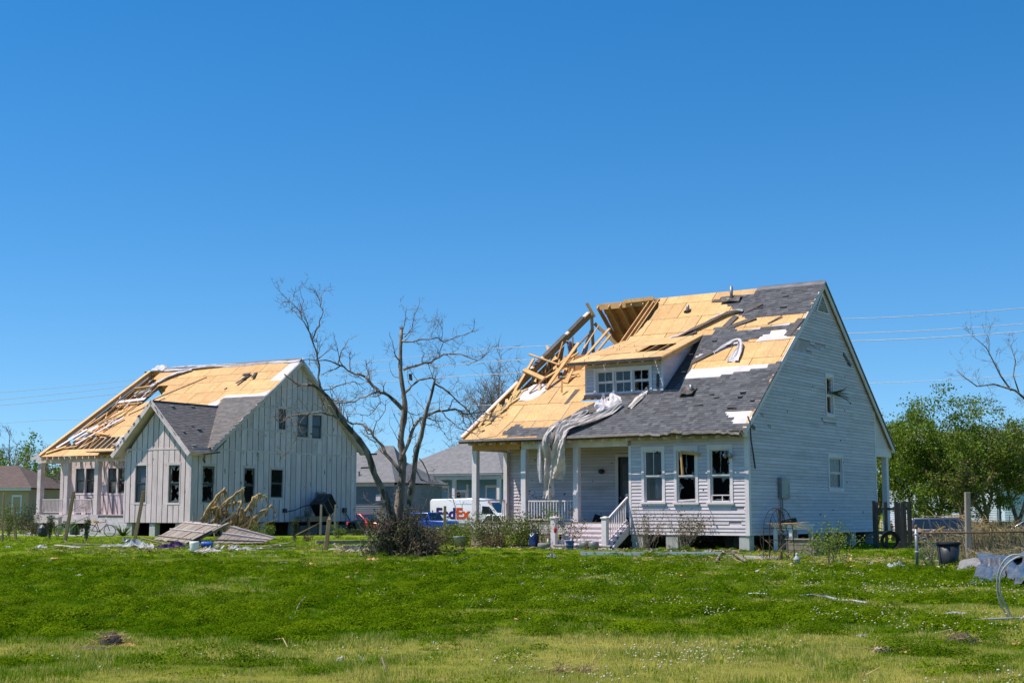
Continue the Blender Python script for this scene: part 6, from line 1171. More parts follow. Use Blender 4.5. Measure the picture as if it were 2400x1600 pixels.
# ---------------------------------------------------------------- wreckage and yard things
FA = Matrix.Translation((8.767, 51.714, 0)) @ Matrix.Rotation(rad(-35.1), 4, 'Z'); FB = Matrix.Translation((-18.425, 79.973, 0)) @ Matrix.Rotation(rad(-32), 4, 'Z')
def la(x, y, z=0): return FA @ V(x, y, z)
def lb(x, y, z=0): return FB @ V(x, y, z)
def props():
    rr = random.Random(99)
    # ---- timber posts standing and leaning in the yards
    def post(px, py, tx, ty, w, label, m='postwood', Y=None, broken=False):
        b = gp(px, py) if Y is None else V(at(px, 1200, Y).x, Y, 0); t = at(tx, ty, b.y) - b; o = thing('timber_post', label, 'post', b, 0, 'timber posts in the yards')
        MB().bar(V(0, 0, -.1), t, w, w, (0, 1, 0)).build('shaft', m, o, bev=.012)
        if broken: mb = MB(); [mb.bar(t + V(dx, 0, -.03), t + V(dx * 1.2, .01, h), .035, .05, (0, 1, 0), w2=.008, h2=.01) for dx, h in ((-.03, .12), (.01, .2), (.035, .09))]; mb.build('splintered_end', 'osbpale', o)
        return o
    post(152, 1267, 173, 1150, .15, 'leaning post in front of the left porch, topped at rail height'); post(315, 1266, 337, 1150, .15, 'leaning post in front of the wing window with the blue curtain')
    post(763, 1289, 772, 1216, .15, 'short post with splintered top, nearest the camera in the left yard', broken=True); post(752, 1254, 753, 1182, .12, 'dark upright post left of a pair by the boarded gable', 'oldwood', Y=81.5); post(785, 1254, 787, 1182, .12, 'dark upright post right of a pair by the boarded gable', 'oldwood', Y=82)
    post(892, 1257, 893, 1184, .14, 'upright brown post just left of the bare tree', Y=70); post(1042, 1257, 1043, 1185, .14, 'upright brown post in front of the blue car', Y=72)
    post(8, 1262, 9, 1154, .07, 'thin stake at the far left edge', 'postwood', Y=68); post(40, 1250, 32, 1186, .13, 'yellowish leaning stake by the dark shrub', 'postwood', Y=72); post(2270, 1312, 2267, 1153, .15, 'tall brown timber post behind the chain-link fence', 'oldwood')
    # ---- fallen fence panels
    def fence_panel(bl, br, tl, tr, hl, label, n, seed):
        r2 = random.Random(seed); A_, B_ = gp(*bl), gp(*br); C_ = A_ + (at(*tl, A_.y + 2.2) - A_); D_ = B_ + (at(*tr, B_.y + 2.2) - B_); o = thing('fallen_fence_panel', label, 'fence panel', A_, 0, 'fallen fence panels')
        P00, P10, P01, P11 = V(0, 0, .05), B_ - A_ + V(0, 0, .05), C_ - A_, D_ - A_
        f = lambda u, v: (P00 * (1 - u) + P10 * u) * (1 - v) + (P01 * (1 - u) + P11 * u) * v
        nn = (P10 - P00).cross(P01 - P00).normalized(); nn = nn if nn.z > 0 else -nn
        for k in range(n):
            u0, u1 = (k + .04) / n, (k + .96) / n; e0, e1 = r2.uniform(-.02, .03), 1 + r2.uniform(-.01, .03); dz = nn * r2.uniform(-.01, .015); mb = MB(); mb.prism([f(u0, e0) + dz, f(u1, e0) + dz, f(u1, e1) + dz, f(u0, e1) + dz], nn * .022); mb.build('plank', 'oldwood', o)
        for v in (.14, .5, .88): MB().bar(f(.0, v) + nn * .05, f(1.0, v) + nn * .05, .04, .1, nn).build('rail', 'boardtrim' if v > .3 else 'oldwood', o)
    fence_panel((361, 1266), (437, 1275), (437, 1221), (520, 1230), .9, 'larger fallen plank fence panel propped up by stalks, left', 9, 1); fence_panel((497, 1276), (615, 1276), (545, 1232), (647, 1261), .7, 'lower fallen plank fence panel sagging to the right', 15, 2)
    b = gp(460, 1270); tag(MB().bar(V(0, 0, .1), at(536, 1226, b.y + 1.8) - b, .16, .1).build('fallen_beam', 'oldwood', None, loc=b), 'long brown beam lying across the two fallen fence panels', 'beam')
    for i, (x0, y0, x1, y1, m, w, lab) in enumerate(((600, 1285, 680, 1274, 'oldwood', .14, 'weathered plank end beside the sagging fence panel'), (590, 1290, 700, 1287, 'oldwood', .1, 'flat grey plank in the grass right of the fence panels'), (690, 1289, 770, 1287, 'rafter', .07, 'thin pale lath in the grass by the short post'), (440, 1289, 520, 1293, 'trim', .08, 'white lath in the grass below the fallen panels'), (120, 1284, 215, 1278, 'oldwood', .12, 'grey board lying in the grass below the left porch'), (130, 1281, 190, 1285, 'boardtrim', .1, 'pale crossed board under the grey one, left yard'), (150, 1275, 330, 1280, 'oldwood', .07, 'long thin board edging the left flower bed'), (640, 1284, 690, 1281, 'drip', .2, 'dark shingled scrap by the fence panel end'), (505, 1262, 560, 1245, 'oldwood', .12, 'loose plank between the two fallen panels'), (520, 1268, 548, 1238, 'oldwood', .1, 'narrow loose plank beside the crossing beam'), (330, 1262, 420, 1283, 'oldwood', .08, 'dark broken lath in front of the left panel'))):
        p, q = gp(x0, y0), gp(x1, y1); tag(MB().bar(V(0, 0, .04 + .02 * (i % 3)), q - p + V(0, 0, .05), w, .03).build('loose_plank', m, None, loc=p), lab, 'plank', 'loose planks on the grass')
    # ---- dry banana stalks
    base = gp(520, 1267) + V(0, 1.6, 0)
    ST = [[(810, 500), (900, 340), (1010, 190), (1100, 80), (1150, 20)], [(880, 500), (960, 330), (1180, 260), (1390, 215), (1370, 300), (1350, 390)], [(960, 520), (1080, 410), (1200, 340)], [(1090, 420), (1130, 250), (1220, 180), (1330, 80), (1420, 20)], [(1370, 520), (1450, 370), (1560, 210), (1600, 150), (1680, 110), (1740, 125)], [(1430, 600), (1560, 470), (1700, 350), (1840, 260)], [(1100, 400), (1250, 415), (1450, 430), (1560, 450)], [(1240, 540), (1290, 420), (1310, 380)], [(1190, 480), (1200, 400)], [(1000, 300), (1080, 290), (1100, 390)], [(1400, 300), (1420, 360), (1400, 440)], [(850, 480), (950, 300), (1060, 150)], [(1460, 520), (1560, 470)]]
    for i, l in enumerate(ST):
        q = [at(340 + x / 6.19, 1140 + y / 6.19, base.y + rr.uniform(-.3, .3)) for x, y in l]; o0 = q[0].copy(); o = thing('banana_stalk', ['ragged dry banana stalk at the left of the clump, tip highest', 'dry banana stalk bent over at a right angle', 'short slanting dry stalk stump low in the clump', 'thin dry stalk with green tip behind the bent one', 'dry stalk with curled green tip right of the clump', 'straight dry stalk leaning far right over the fence panel', 'dry stalk lying level across the clump', 'stubby torn stalk in the middle of the clump', 'smallest broken stalk stub in the clump', 'short folded stalk hanging at the left centre', 'limp strip of stalk hanging right of centre', 'second ragged stalk beside the tallest one', 'low stalk butt above the sagging panel'][i], 'plant stalk', o0, 0, 'dry banana stalks')
        q = [p - o0 for p in q]; q = [x for i2 in range(len(q) - 1) for x in (q[i2], q[i2].lerp(q[i2 + 1], .5) + V(rr.gauss(0, .04), rr.gauss(0, .04), rr.gauss(0, .04)))] + [q[-1]]; n = len(q); MB().tube(q, [(.095 if i in (0, 1, 3, 4, 5, 11) else .06) * (1 - .55 * k / (n - 1)) * rr.uniform(.8, 1.2) for k in range(n)], 7).build('stem', 'dryplant', o, True)
        fr = MB()
        for k in range(26): a = rr.random() * (n - 1.01); j = int(a); p = q[j].lerp(q[j + 1], a - j); fr.tube([p, p + V(rr.gauss(0, .06), rr.gauss(0, .06), -.08), p + V(rr.gauss(0, .1), rr.gauss(0, .1), -rr.uniform(.12, .45))], [.014, .012, .003], 3)
        for k in range(14):
            a = rr.random() * (n - 1.01); j = int(a); p = q[j].lerp(q[j + 1], a - j); L_ = rr.uniform(.25, .8); sx_ = rr.gauss(0, .25); w_ = rr.uniform(.03, .09)
            fr.grid([[p + V(sx_ * t * L_ + (e - .5) * w_ * 2 * (1 - t * .7), rr.gauss(0, .04), -L_ * t * t - .03 * math.sin(t * 9 + k)) for e in (0, .5, 1)] for t in (0, .25, .5, .75, 1)], .004)
        fr.build('shreds', 'dryplant', o, fix=False)
        if i in (3, 4): MB().tube([q[-2], q[-1], q[-1] + V(.12, 0, .05)], [.045, .03, .01], 6).build('green_tip', 'green', o)
    o = thing('splinter_heap', 'jumble of thin splintered laths heaped among the banana stalks', 'wreckage', base + V(0, -.2, 0))
    for k in range(46): p = V(rr.gauss(0, .95), rr.uniform(-.4, .4), rr.uniform(.1, .7)); d = V(rr.gauss(.3, .5), rr.gauss(0, .25), rr.uniform(.2, 1.2)) * rr.uniform(.6, 1.4); MB().bar(p, p + d, rr.uniform(.03, .09), .025, (0, 1, 0), w2=.012).build('lath', rr.choice(('rafter', 'oldwood', 'dryplant', 'osbpale')), o)
    # ---- drums, bins, cloth, bags
    b = gp(455, 1291); o = thing('white_bin', 'crumpled white waste bin standing in the grass by the fallen fence', 'bin', b); MB().lathe([(.0, 0), (.13, .0), (.15, .03), (.16, .16), (.18, .28), (.175, .36), (.165, .36), (.15, .1)], 14, (0, 0, 0)).build('shell', 'white', o, True)
    b = gp(485, 1283); o = thing('blue_drum', 'small blue drum lying on its side behind the white bin', 'drum', b); MB().lathe([(.0, 0), (.12, 0), (.13, .02), (.13, .42), (.12, .44), (.0, .44)], 16, (-.22, 0, .13), (1, 0, 0)).build('shell', 'bluebin', o, True); MB().lathe([(.135, 0), (.14, .01), (.135, .02)], 16, (-.1, 0, .13), (1, 0, 0)).lathe([(.135, 0), (.14, .01), (.135, .02)], 16, (.1, 0, .13), (1, 0, 0)).build('hoops', 'bluebin', o, True)
    def crumple(px, py, w, d, h, m, label, name, cat, seed, group=None, th=.01):
        r2 = random.Random(seed); b = gp(px, py); n = 9; g = []
        for i in range(n):
            row = []
            for j in range(n):
                u, v = i / (n - 1) - .5, j / (n - 1) - .5; e = max(0, 1 - (u * u + v * v) * 3.6); row.append(V(u * w * r2.uniform(.75, 1.2), v * d * r2.uniform(.75, 1.2), .008 + h * (e ** .6) * r2.random() ** 1.3 * .75))
            g.append(row)
        mb = MB(); mb.grid(g, th); o = mb.build(name, m, None, loc=b); return tag(o, label, cat, group)
    crumple(388, 1284, .8, .4, .3, 'purple', 'left half of the heap of dark purple cloth, by the fence panel', 'purple_cloth', 'cloth', 1); crumple(417, 1281, .75, .4, .42, 'purple', 'taller right heap of dark purple cloth, beside the white bin', 'purple_cloth', 'cloth', 2)
    for k, (px, py, w, d, h, m, lab) in enumerate(((278, 1281, 1.1, .5, .22, 'plastic', 'flat pale plastic sheet in the left rubbish strip'), (318, 1281, 1.0, .6, .5, 'plastic', 'white crumpled plastic heap at the foot of the leaning post'), (345, 1284, .7, .4, .3, 'paper', 'white paper heap right of the leaning post'), (297, 1270, .5, .3, .4, 'graymetal', 'grey crumpled sheet behind the plastic heap'), (250, 1281, .5, .3, .15, 'paper', 'small white rag at the left end of the rubbish strip'), (478, 1293, .7, .4, .14, 'paper', 'cream torn foam block right of the white bin'), (495, 1291, .6, .4, .2, 'plastic', 'pale plastic tray before the blue drum'), (548, 1287, .5, .3, .3, 'paper', 'white upright scrap under the sagging panel'), (575, 1289, .7, .35, .2, 'plastic', 'bluish plastic scrap under the sagging panel'), (610, 1287, .4, .3, .12, 'paper', 'small white scrap near the sagging panel end'), (785, 1288, .5, .3, .12, 'paper', 'white scrap beside the short splintered post'), (830, 1292, .5, .3, .1, 'paper', 'white scrap below the block border'), (850, 1290, .35, .25, .1, 'paper', 'second white scrap below the block border'), (70, 1249, 1.2, .7, .4, 'plastic', 'white bag lying by the left shrubs'), (20, 1283, .3, .2, .1, 'paper', 'small white scrap at the far left'), (97, 1283, .45, .3, .2, 'concrete', 'pale square block in the left grass'), (1105, 1250, .3, .2, .1, 'paper', 'pale scrap under the porch edge'), (1292, 1309, .35, .25, .35, 'plastic', 'clear plastic bag in the grass before the pressure washer'), (2100, 1330, .62, .35, .28, 'plastic', 'white sack lying in the grass left of the fence corner'), (1480, 1305, 1.0, .4, .1, 'straw2', 'straw'), )):
        if m == 'straw2': continue
        crumple(px, py, w, d, h, m, lab, 'rubbish_scrap', 'rubbish', 20 + k, 'rubbish scattered by the houses')
    # litter out on the lawn
    for k, (px, py, w, d, h, m, lab) in enumerate(((657, 1320, .3, .2, .07, 'paper', 'white paper scrap on the far left lawn'), (668, 1319, .15, .12, .05, 'plastic', 'tiny scrap right of the white paper on the far lawn'), (727, 1324, .2, .16, .12, 'foam', 'pinkish foam lump on the far left lawn'), (870, 1312, .32, .2, .14, 'foam', 'tan and white cardboard wedge near the tree'), (655, 1335, .28, .18, .05, 'plastic', 'pale green plastic scrap on the lawn'), (130, 1309, .3, .2, .07, 'foam', 'tan scrap in the left lawn near the beds'), (118, 1334, .12, .1, .06, 'plastic', 'small bluish scrap in the left lawn'), (155, 1334, .22, .14, .05, 'paper', 'pale flat scrap in the left lawn'), (310, 1379, .1, .08, .08, 'paper', 'small white scrap amid the lush clover'), (187, 1348, .2, .1, .05, 'paper', 'white scrap on the upper left lawn'), (1226, 1369, .07, .06, .06, 'paper', 'small white scrap in the middle of the clover'), (1597, 1368, .1, .08, .08, 'paper', 'white scrap right of centre in the clover'), (1635, 1381, .5, .2, .04, 'paper', 'flat white strip on the right lawn'), (1697, 1381, .18, .14, .05, 'paper', 'small flat white scrap next to the strip'), (2030, 1369, .1, .1, .07, 'paper', 'round white scrap on the right lawn'), (2125, 1394, .16, .1, .05, 'paper', 'folded white scrap on the right lawn'), (2020, 1492, .14, .07, .05, 'paper', 'white scrap with dark edge on the near right lawn'), (1960, 1558, .14, .06, .05, 'plastic', 'white plastic strip in the near right grass'), (2335, 1465, .05, .05, .05, 'paper', 'tiny white scrap under the cable loop'), (2240, 1437, .3, .16, .04, 'plastic', 'bluish flat plastic near the cable loop'), (800, 1550, .1, .06, .08, 'paper', 'white curled scrap on the near lawn'), (845, 1552, .06, .05, .09, 'plastic', 'pale violet scrap on the near lawn'), (525, 1588, .06, .05, .04, 'paper', 'white scrap at the bottom left'), (300, 1514, .2, .08, .05, 'foam', 'tan splinter beside the upturned root'), (1017, 1510, .07, .06, .05, 'paper', 'white scrap on the dry turf in the middle'), (2245, 1475, .06, .05, .04, 'paper', 'pale lump near the right edge of the lawn'), (2130, 1530, .2, .14, .05, 'foam', 'tan bark lump beside the dark bark'), (2385, 1512, .12, .08, .05, 'foam', 'orange-tan lump at the right edge'), (945, 1500, .0, .0, .0, None, None), (1095, 1478, .2, .12, .03, 'foam', 'patch of reddish straw on the dry turf'))):
        if m: crumple(px, py, w, d, h, m, lab, 'litter_scrap', 'litter', 60 + k, 'litter on the lawn', .006)
    # mud clods and bark
    def clod(px, py, w, h, label, seed, m='mud', straw=40):
        r2 = random.Random(seed); b = gp(px, py); o = thing('mud_clod', label, 'clod', b, 0, 'earth clods on the lawn'); mb = MB(); n = 12; g = []
        for i in range(7):
            t = i / 6 * 1.5; g.append([V(math.cos(a * 6.2832 / n) * w * .5 * math.cos(t) * r2.uniform(.75, 1.15), math.sin(a * 6.2832 / n) * w * .4 * math.cos(t) * r2.uniform(.75, 1.15), h * math.sin(t) * r2.uniform(.8, 1.1) - .01) for a in range(n)] ); g[-1].append(g[-1][0])
        mb.grid(g, .01); mb.build('earth', m, o, True); s = MB()
        for k in range(straw): a = r2.random() * 6.28; p = V(math.cos(a) * w * .4, math.sin(a) * w * .3, h * r2.random() * .8); s.tube([p, p + V(r2.gauss(0, .07), r2.gauss(0, .07), r2.gauss(.02, .05)), p + V(r2.gauss(0, .14), r2.gauss(0, .12), r2.gauss(-.02, .05))], [.004, .003, .001], 3)
        s.build('roots', 'dryplant', o, fix=False)
    clod(262, 1512, .26, .15, 'upright clump of earth and root at the lower left', 1, straw=60); clod(215, 1523, .45, .04, 'flat bare mud patch left of the upturned root', 2, straw=25); clod(2255, 1508, .42, .11, 'rounded brown earth clod on the lower right lawn', 3, straw=80); clod(2070, 1529, .22, .08, 'dark bark chunk on the lower right lawn', 4, 'bark', 20); clod(1375, 1577, .14, .04, 'small brown clod at the bottom centre', 5); clod(2020, 1592, .08, .05, 'reddish clod at the bottom right edge', 6, 'brown', 8); clod(1310, 1580, .06, .03, 'tiny clod left of the bottom centre one', 7)
    def stick(pts, r, label, m='twig', dz=.03, arch=None):
        q = [gp(*p) + V(0, 0, dz + (arch[i] if arch else 0)) for i, p in enumerate(pts)]; b = q[0].copy(); b.z = gz(b.x, b.y); return tag(MB().tube([p - b for p in q], r, 6).build('fallen_stick', m, None, True, loc=b), label, 'stick', 'sticks and pipes on the lawn')
    stick([(690, 1445), (702, 1425), (716, 1417)], .014, 'grey stick poking out of the clover, left', arch=(0, .05, .1)); stick([(905, 1583), (895, 1568)], .006, 'thin dark stick at the bottom', arch=(0, .08)); stick([(640, 1508), (663, 1512), (674, 1522)], .006, 'thin curved straw in the lower left grass', 'straw', arch=(.02, .05, 0)); stick([(1245, 1330), (1265, 1347)], .012, 'thin tan stick in the clover before the steps', 'dryplant'); stick([(1228, 1345), (1228, 1325)], .008, 'upright thin stem in the clover', 'twig', arch=(0, .15))
    stick([(1875, 1402), (1900, 1399), (1925, 1399), (1950, 1407), (1970, 1412), (1995, 1412), (2030, 1418)], .022, 'long pale bent pipe on the right lawn', 'conduit', .04); stick([(1755, 1397), (1775, 1396), (1800, 1398)], .012, 'short white rod on the right lawn', 'white', .05)
    stick([(2235, 1458), (2290, 1457), (2345, 1454), (2400, 1452), (2450, 1449)], .014, 'straight grey pipe lying under the cable loop', 'conduit', .03); stick([(2235, 1472), (2290, 1462), (2330, 1452), (2370, 1440)], .004, 'thin wire lying across the straight pipe', 'straw', .04)
    stick([(1680, 1318), (1690, 1306), (1715, 1306), (1735, 1314), (1750, 1321)], .05, 'bleached forked driftwood branch before the piers', 'bark', .06, (0, .08, .1, .04, 0)); stick([(1645, 1308), (1655, 1313)], .04, 'short bark billet by the driftwood', 'bark'); stick([(1075, 1318), (1110, 1310), (1150, 1306)], .02, 'dark fallen branch right of the tree', 'bark', arch=(.02, .1, .02)); stick([(960, 1310), (1000, 1300), (1060, 1304), (1090, 1298)], .02, 'long twig lying beside the tangled bush', 'bark', arch=(.02, .1, .05, .12))
    # straw windrows
    s = MB()
    for k in range(2600):
        px = rr.choice((rr.uniform(1480, 1760), rr.uniform(1900, 2110), rr.uniform(780, 900), rr.uniform(60, 380))); py = rr.gauss(1312 if px > 1000 else 1290, 5); p = gp(px, max(1280, py)) + V(0, 0, rr.uniform(.0, .08)); d = V(rr.gauss(0, .12), rr.gauss(0, .12), rr.gauss(.02, .04)); s.add([p, p + V(.012, .0, .008), p + d], [(0, 1, 2)], 0, rr.random())
    o = s.build('straw', 'straw', fix=False, rattr=True, kind='stuff'); tag(o, 'strewn straw and dead grass along the house fronts', 'straw')
    # ---- countless small bits of wood, shingle and paper strewn round the houses
    d = MB(); r3 = random.Random(404)
    for k in range(1500):
        z_ = r3.random()
        if z_ < .34: p = gp(r3.gauss(440, 130), r3.gauss(1284, 9))
        elif z_ < .46: p = gp(r3.gauss(820, 60), r3.gauss(1288, 6))
        elif z_ < .7: c_ = la(r3.uniform(-12, 1.5), -abs(r3.gauss(0, 1.8)) - .5); p = V(c_.x, c_.y, 0)
        elif z_ < .82: p = gp(r3.uniform(1800, 2390), r3.gauss(1322, 10))
        else: p = gp(r3.uniform(0, 2400), 1290 + abs(r3.gauss(0, 70)))
        if p.y < 11 or p.y > 80: continue
        p = p + V(0, 0, .03 + .05 * r3.random()); s_ = r3.uniform(.03, .13) * (.5 if p.y < 30 else 1); a = r3.random() * 3.14; dr2 = V(math.cos(a), math.sin(a), r3.gauss(0, .2)) * s_ * r3.uniform(.8, 3 if z_ < .82 else 1.2)
        d.bar(p - dr2 * .5, p + dr2 * .5, s_ * r3.uniform(.25, .8), r3.uniform(.006, .025), (0, 0, 1), mi=r3.choice((0, 0, 1, 1, 2, 3, 3, 4)))
    o = d.build('small_debris', ['oldwood', 'rafter', 'drip', 'paper', 'foam'], fix=False, kind='stuff'); tag(o, 'countless small bits of wood, shingle and paper strewn over the grass', 'debris')
    # ---- clipped dark shrubs
    def cone(px, py, w, h, label, Y=None):
        r2 = random.Random(int(px)); b = gp(px, py); o = thing('clipped_shrub', label, 'shrub', b, 0, 'dark clipped shrubs'); lf = MB(); st = MB().tube([(0, 0, 0), (.03, 0, h * .6)], [.07, .05], 6)
        for k in range(900): t = r2.random() ** .8; rad_ = w * .5 * (.35 + .65 * t) * math.sqrt(r2.random()); a = r2.random() * 6.28; lf.leaf(V(math.cos(a) * rad_ + .05 * t, math.sin(a) * rad_, h * (.12 + .88 * t)), r2.uniform(.06, .12), r2, asp=.3, up=.8)
        st.build('stem', 'bark', o); lf.build('foliage', 'leafdark', o, fix=False, rattr=True)
    cone(115, 1264, .42, 1.2, 'dark clipped shrub left of the leaning post, tallest'); cone(201, 1268, .36, 1.0, 'dark clipped shrub in front of the red bicycle'); cone(361, 1254, .38, .9, 'dark clipped shrub under the wing of the boarded house'); cone(689, 1268, .36, 1.0, 'dark clipped shrub before the workbench'); cone(866, 1264, .4, 1.0, 'dark clipped shrub left of the bare tree'); cone(20, 1254, .4, .9, 'dark clipped shrub at the far left')
    # ---- shrubs
    def yb(px, Y): p = at(px, 1200, Y); return V(p.x, Y, gz(p.x, Y))
    bush(60, 0, 1.5, 1.7, 2600, 'round dark green shrub in front of the tan house', 'leafdark', .09, 18, loc=yb(58, 86), full=.16); bush(85, 0, 1.1, .9, 900, 'small olive shrub right of the round dark one', 'leafdry', .09, 12, loc=yb(82, 82)); bush(15, 0, 1.6, 1.8, 1000, 'straggly half-dry shrub at the left edge', 'leaf', .1, 14, loc=yb(14, 70), dry='leafdry'); bush(135, 0, .9, .8, 600, 'low green shrub beside the black bag', 'leaf', .08, 10, loc=yb(136, 82)); bush(590, 0, 1.6, .8, 900, 'low green weeds behind the sagging fence panel', 'leaf', .09, 14, loc=yb(590, 75)); bush(640, 0, 1.2, .9, 700, 'vine-covered weeds right of the fence panels', 'leaf', .09, 12, loc=yb(632, 72)); bush(560, 0, 1.2, .8, 500, 'green weeds among the banana stalks', 'leafbright', .1, 10, loc=yb(545, 71)); bush(800, 0, .8, .8, 400, 'small leafy weed by the boarded gable corner', 'leaf', .09, 9, loc=yb(790, 76)); bush(720, 1268, .7, .35, 250, 'low brown tuft in the bed before the workbench', 'leafbrown', .08, 9)
    bush(846, 0, 1.0, .5, 600, 'dark shrub before the red car', 'leafdark', .09, 12, loc=yb(838, 84), full=.06); bush(1010, 0, 1.7, .95, 1700, 'brown and green brush right of the bare tree', 'leafdry', .1, 24, loc=yb(1000, 54), dry='leafbrown', full=.08); bush(1060, 0, 1.7, .95, 1500, 'green brush under the blue car', 'leaf', .1, 22, loc=yb(1062, 62), dry='leafdry', full=.08); bush(970, 0, 1.1, .7, 700, 'brown dead brush at the right of the tangled bush', 'leafbrown', .09, 14, loc=yb(990, 48.5)); bush(1092, 0, 1.0, .9, 700, 'green brush left of the porch corner', 'leaf', .1, 12, loc=yb(1090, 60))
    bush(1165, 0, 1.7, 1.5, 2200, 'large olive shrub before the porch skirt, left part', 'leafdry', .1, 24, loc=la(-11.3, -.75), full=.08, dry='leaf'); bush(1225, 0, 1.6, 1.35, 2000, 'large olive shrub before the porch skirt, right part', 'leaf', .1, 22, loc=la(-9.75, -.85), full=.08, dry='leafdry'); bush(1190, 0, 1.6, .6, 900, 'brown low brush at the foot of the olive shrubs', 'leafbrown', .09, 20, loc=la(-10.4, -1.5)); bush(1290, 0, 1.2, 1.9, 420, 'thin leggy shrub by the left newel post', 'leaf', .1, 12, loc=la(-8.2, -1.25)); bush(1375, 0, .9, 1.6, 200, 'bare leaning sapling in front of the steps', 'leafdry', .09, 5, loc=la(-6.9, -1.75), lean=.2, stemr=.018); bush(1215, 0, .4, 1.6, 60, 'single climbing stem on the porch', 'leafdark', .14, 3, loc=la(-11.1, 1.4, 1.02))
    bush(1530, 0, 1.2, 1.65, 420, 'sparse twiggy shrub against the white wall, left', 'leafdry', .08, 26, loc=la(-3.95, -.75)); bush(1640, 0, 1.1, 1.75, 700, 'leaning olive shrub against the white wall, right', 'leafdry', .09, 24, loc=la(-2.2, -.85), lean=.4)
    bush(1957, 1322, .9, 1.15, 900, 'bright yellow-green bush with bare twigs on the lawn', 'leafbright', .07, 12, full=.05); bush(1906, 1307, .8, .9, 260, 'small fresh green spray by the planter box', 'leafbright', .09, 7, lean=.3)
    # spiky plant
    b = yb(290, 79); o = thing('spiky_plant', 'spiky green yucca under the leaning post', 'plant', b); mb = MB()
    for k in range(60): a = rr.random() * 6.28; e = rr.uniform(.15, 1.2); L_ = rr.uniform(.6, 1.1); d = V(math.cos(a) * math.cos(e), math.sin(a) * math.cos(e), math.sin(e)); mb.bar(V(0, 0, .05), d * L_ * .6, .05, .008, (0, 0, 1), r=rr.random()).bar(d * L_ * .6, d * L_ + V(0, 0, -.12), .05, .008, (0, 0, 1), w2=.006, r=rr.random())
    mb.build('leaves', 'leaf', o, rattr=True)
    # ---- bicycles
    def bike(loc, rz, m, label, seed, tilt=.12):
        o = thing('bicycle', label, 'bicycle', loc, rz, 'bicycles by the left steps'); o.rotation_euler.x = tilt; r = .34
        for x, nm in ((-.52, 'rear_wheel'), (.55, 'front_wheel')):
            mb = MB(); mb.tube([V(x + math.cos(a * .2618) * r, 0, r + math.sin(a * .2618) * r) for a in range(25)], .022, 5); w = mb.build(nm, 'rubber', o, True); sp = MB()
            for a in range(14): sp.tube([V(x, 0, r), V(x + math.cos(a * .4488) * r, 0, r + math.sin(a * .4488) * r)], .004, 3)
            sp.build('spokes', 'steel', w)
        f = MB(); B1, S1, H1, H0 = V(-.05, 0, .3), V(-.2, 0, .8), V(.36, 0, .86), V(.4, 0, .74)
        for a, c in ((B1, S1), (B1, H0), (S1, H1), (V(-.52, 0, r), B1), (V(-.52, 0, r), S1), (H0, V(.55, 0, r)), (H1, V(.34, 0, .98))): f.tube([a, c], .022, 6)
        f.build('frame', m, o, True); h = MB(); h.tube([V(.25, -.3, 1.05), V(.34, -.1, 1.0), V(.34, .1, 1.0), V(.25, .3, 1.05)], .015, 6); h.build('handlebar', 'steel', o); MB().hexa([V(-.36, -.07, .84), V(-.08, -.025, .84), V(-.08, .025, .84), V(-.36, .07, .84), V(-.36, -.09, .89), V(-.08, -.03, .88), V(-.08, .03, .88), V(-.36, .09, .89)]).build('saddle', 'rubber', o, bev=.01)
        MB().tube([B1 + V(0, -.08, 0), B1 + V(.12, -.08, -.1)], .012, 5).lathe([(.09, -.01), (.09, .01)], 12, B1, (0, 1, 0)).build('crank', 'steel', o)
    bike(yb(238, 80.3), rad(-6), 'redpaint', 'red bicycle lying against the porch steps', 1, .2); bike(yb(165, 80.8), rad(8), 'green', 'green bicycle behind the leaning post, half hidden', 2, .25)
    crumple(222, 1246, .7, .3, .15, 'yellow', 'yellow cloth slung over the red bicycle', 'yellow_cloth', 'cloth', 7); S.objects[-1] if 0 else None
    bpy.data.objects['yellow_cloth'].location = yb(222, 80.2) + V(0, 0, .78)
    # black bag, chairs etc. on the left porch
    b = yb(103, 80); o = thing('black_bag', 'black rubbish bag standing by the left porch', 'bag', b); mb = MB(); g = [[V(math.cos(a * .524) * r_ * rr.uniform(.8, 1.15), math.sin(a * .524) * r_ * rr.uniform(.8, 1.15), z) for a in range(12)] for r_, z in ((.05, .01), (.28, .03), (.33, .25), (.27, .5), (.12, .68), (.15, .76))]; [q.append(q[0]) for q in g]; mb.grid(g, .01); mb.build('sack', 'blackmetal', o)
    o = thing('orange_chair', 'orange upholstered chair on the left porch behind the rail', 'chair', lb(-11.4, 2.4, 1.24), rad(-32)); MB().box(-.3, .3, -.3, .3, .35, .5).build('seat', 'orangecloth', o, bev=.05); MB().box(-.3, .3, .2, .34, .5, 1.05).build('backrest', 'orangecloth', o, bev=.06)
    for x in (-.25, .25):
        for y in (-.25, .25): MB().box(x - .03, x + .03, y - .03, y + .03, 0, .35).build('leg', 'darkwood', o)
    # ---- workbench and condenser by the boarded gable
    b = lb(1.1, 8.6); o = thing('workbench', 'brown wooden workbench beside the boarded gable wall', 'workbench', b, rad(-32)); MB().box(-.6, .5, 0, 2.2, 1.0, 1.12).build('top', 'postwood', o); MB().box(.42, .5, .02, 2.18, .82, .99).build('apron', 'postwood', o)
    for x in (-.52, .42):
        for y in (.05, 1.05, 2.05): MB().box(x - .05, x + .05, y - .05, y + .05, 0, 1.0).build('leg', 'postwood', o)
    b = lb(.9, 10.6, 0); o = thing('condenser', 'black air-conditioning condenser tipped over on the workbench', 'condenser', lb(1.0, 10.7, 1.0), rad(-32)); o.rotation_euler = (rad(38), 0, rad(-32)); MB().box(-.55, .55, -.1, 1.0, .1, 1.2).build('case', 'blackmetal', o, bev=.06)
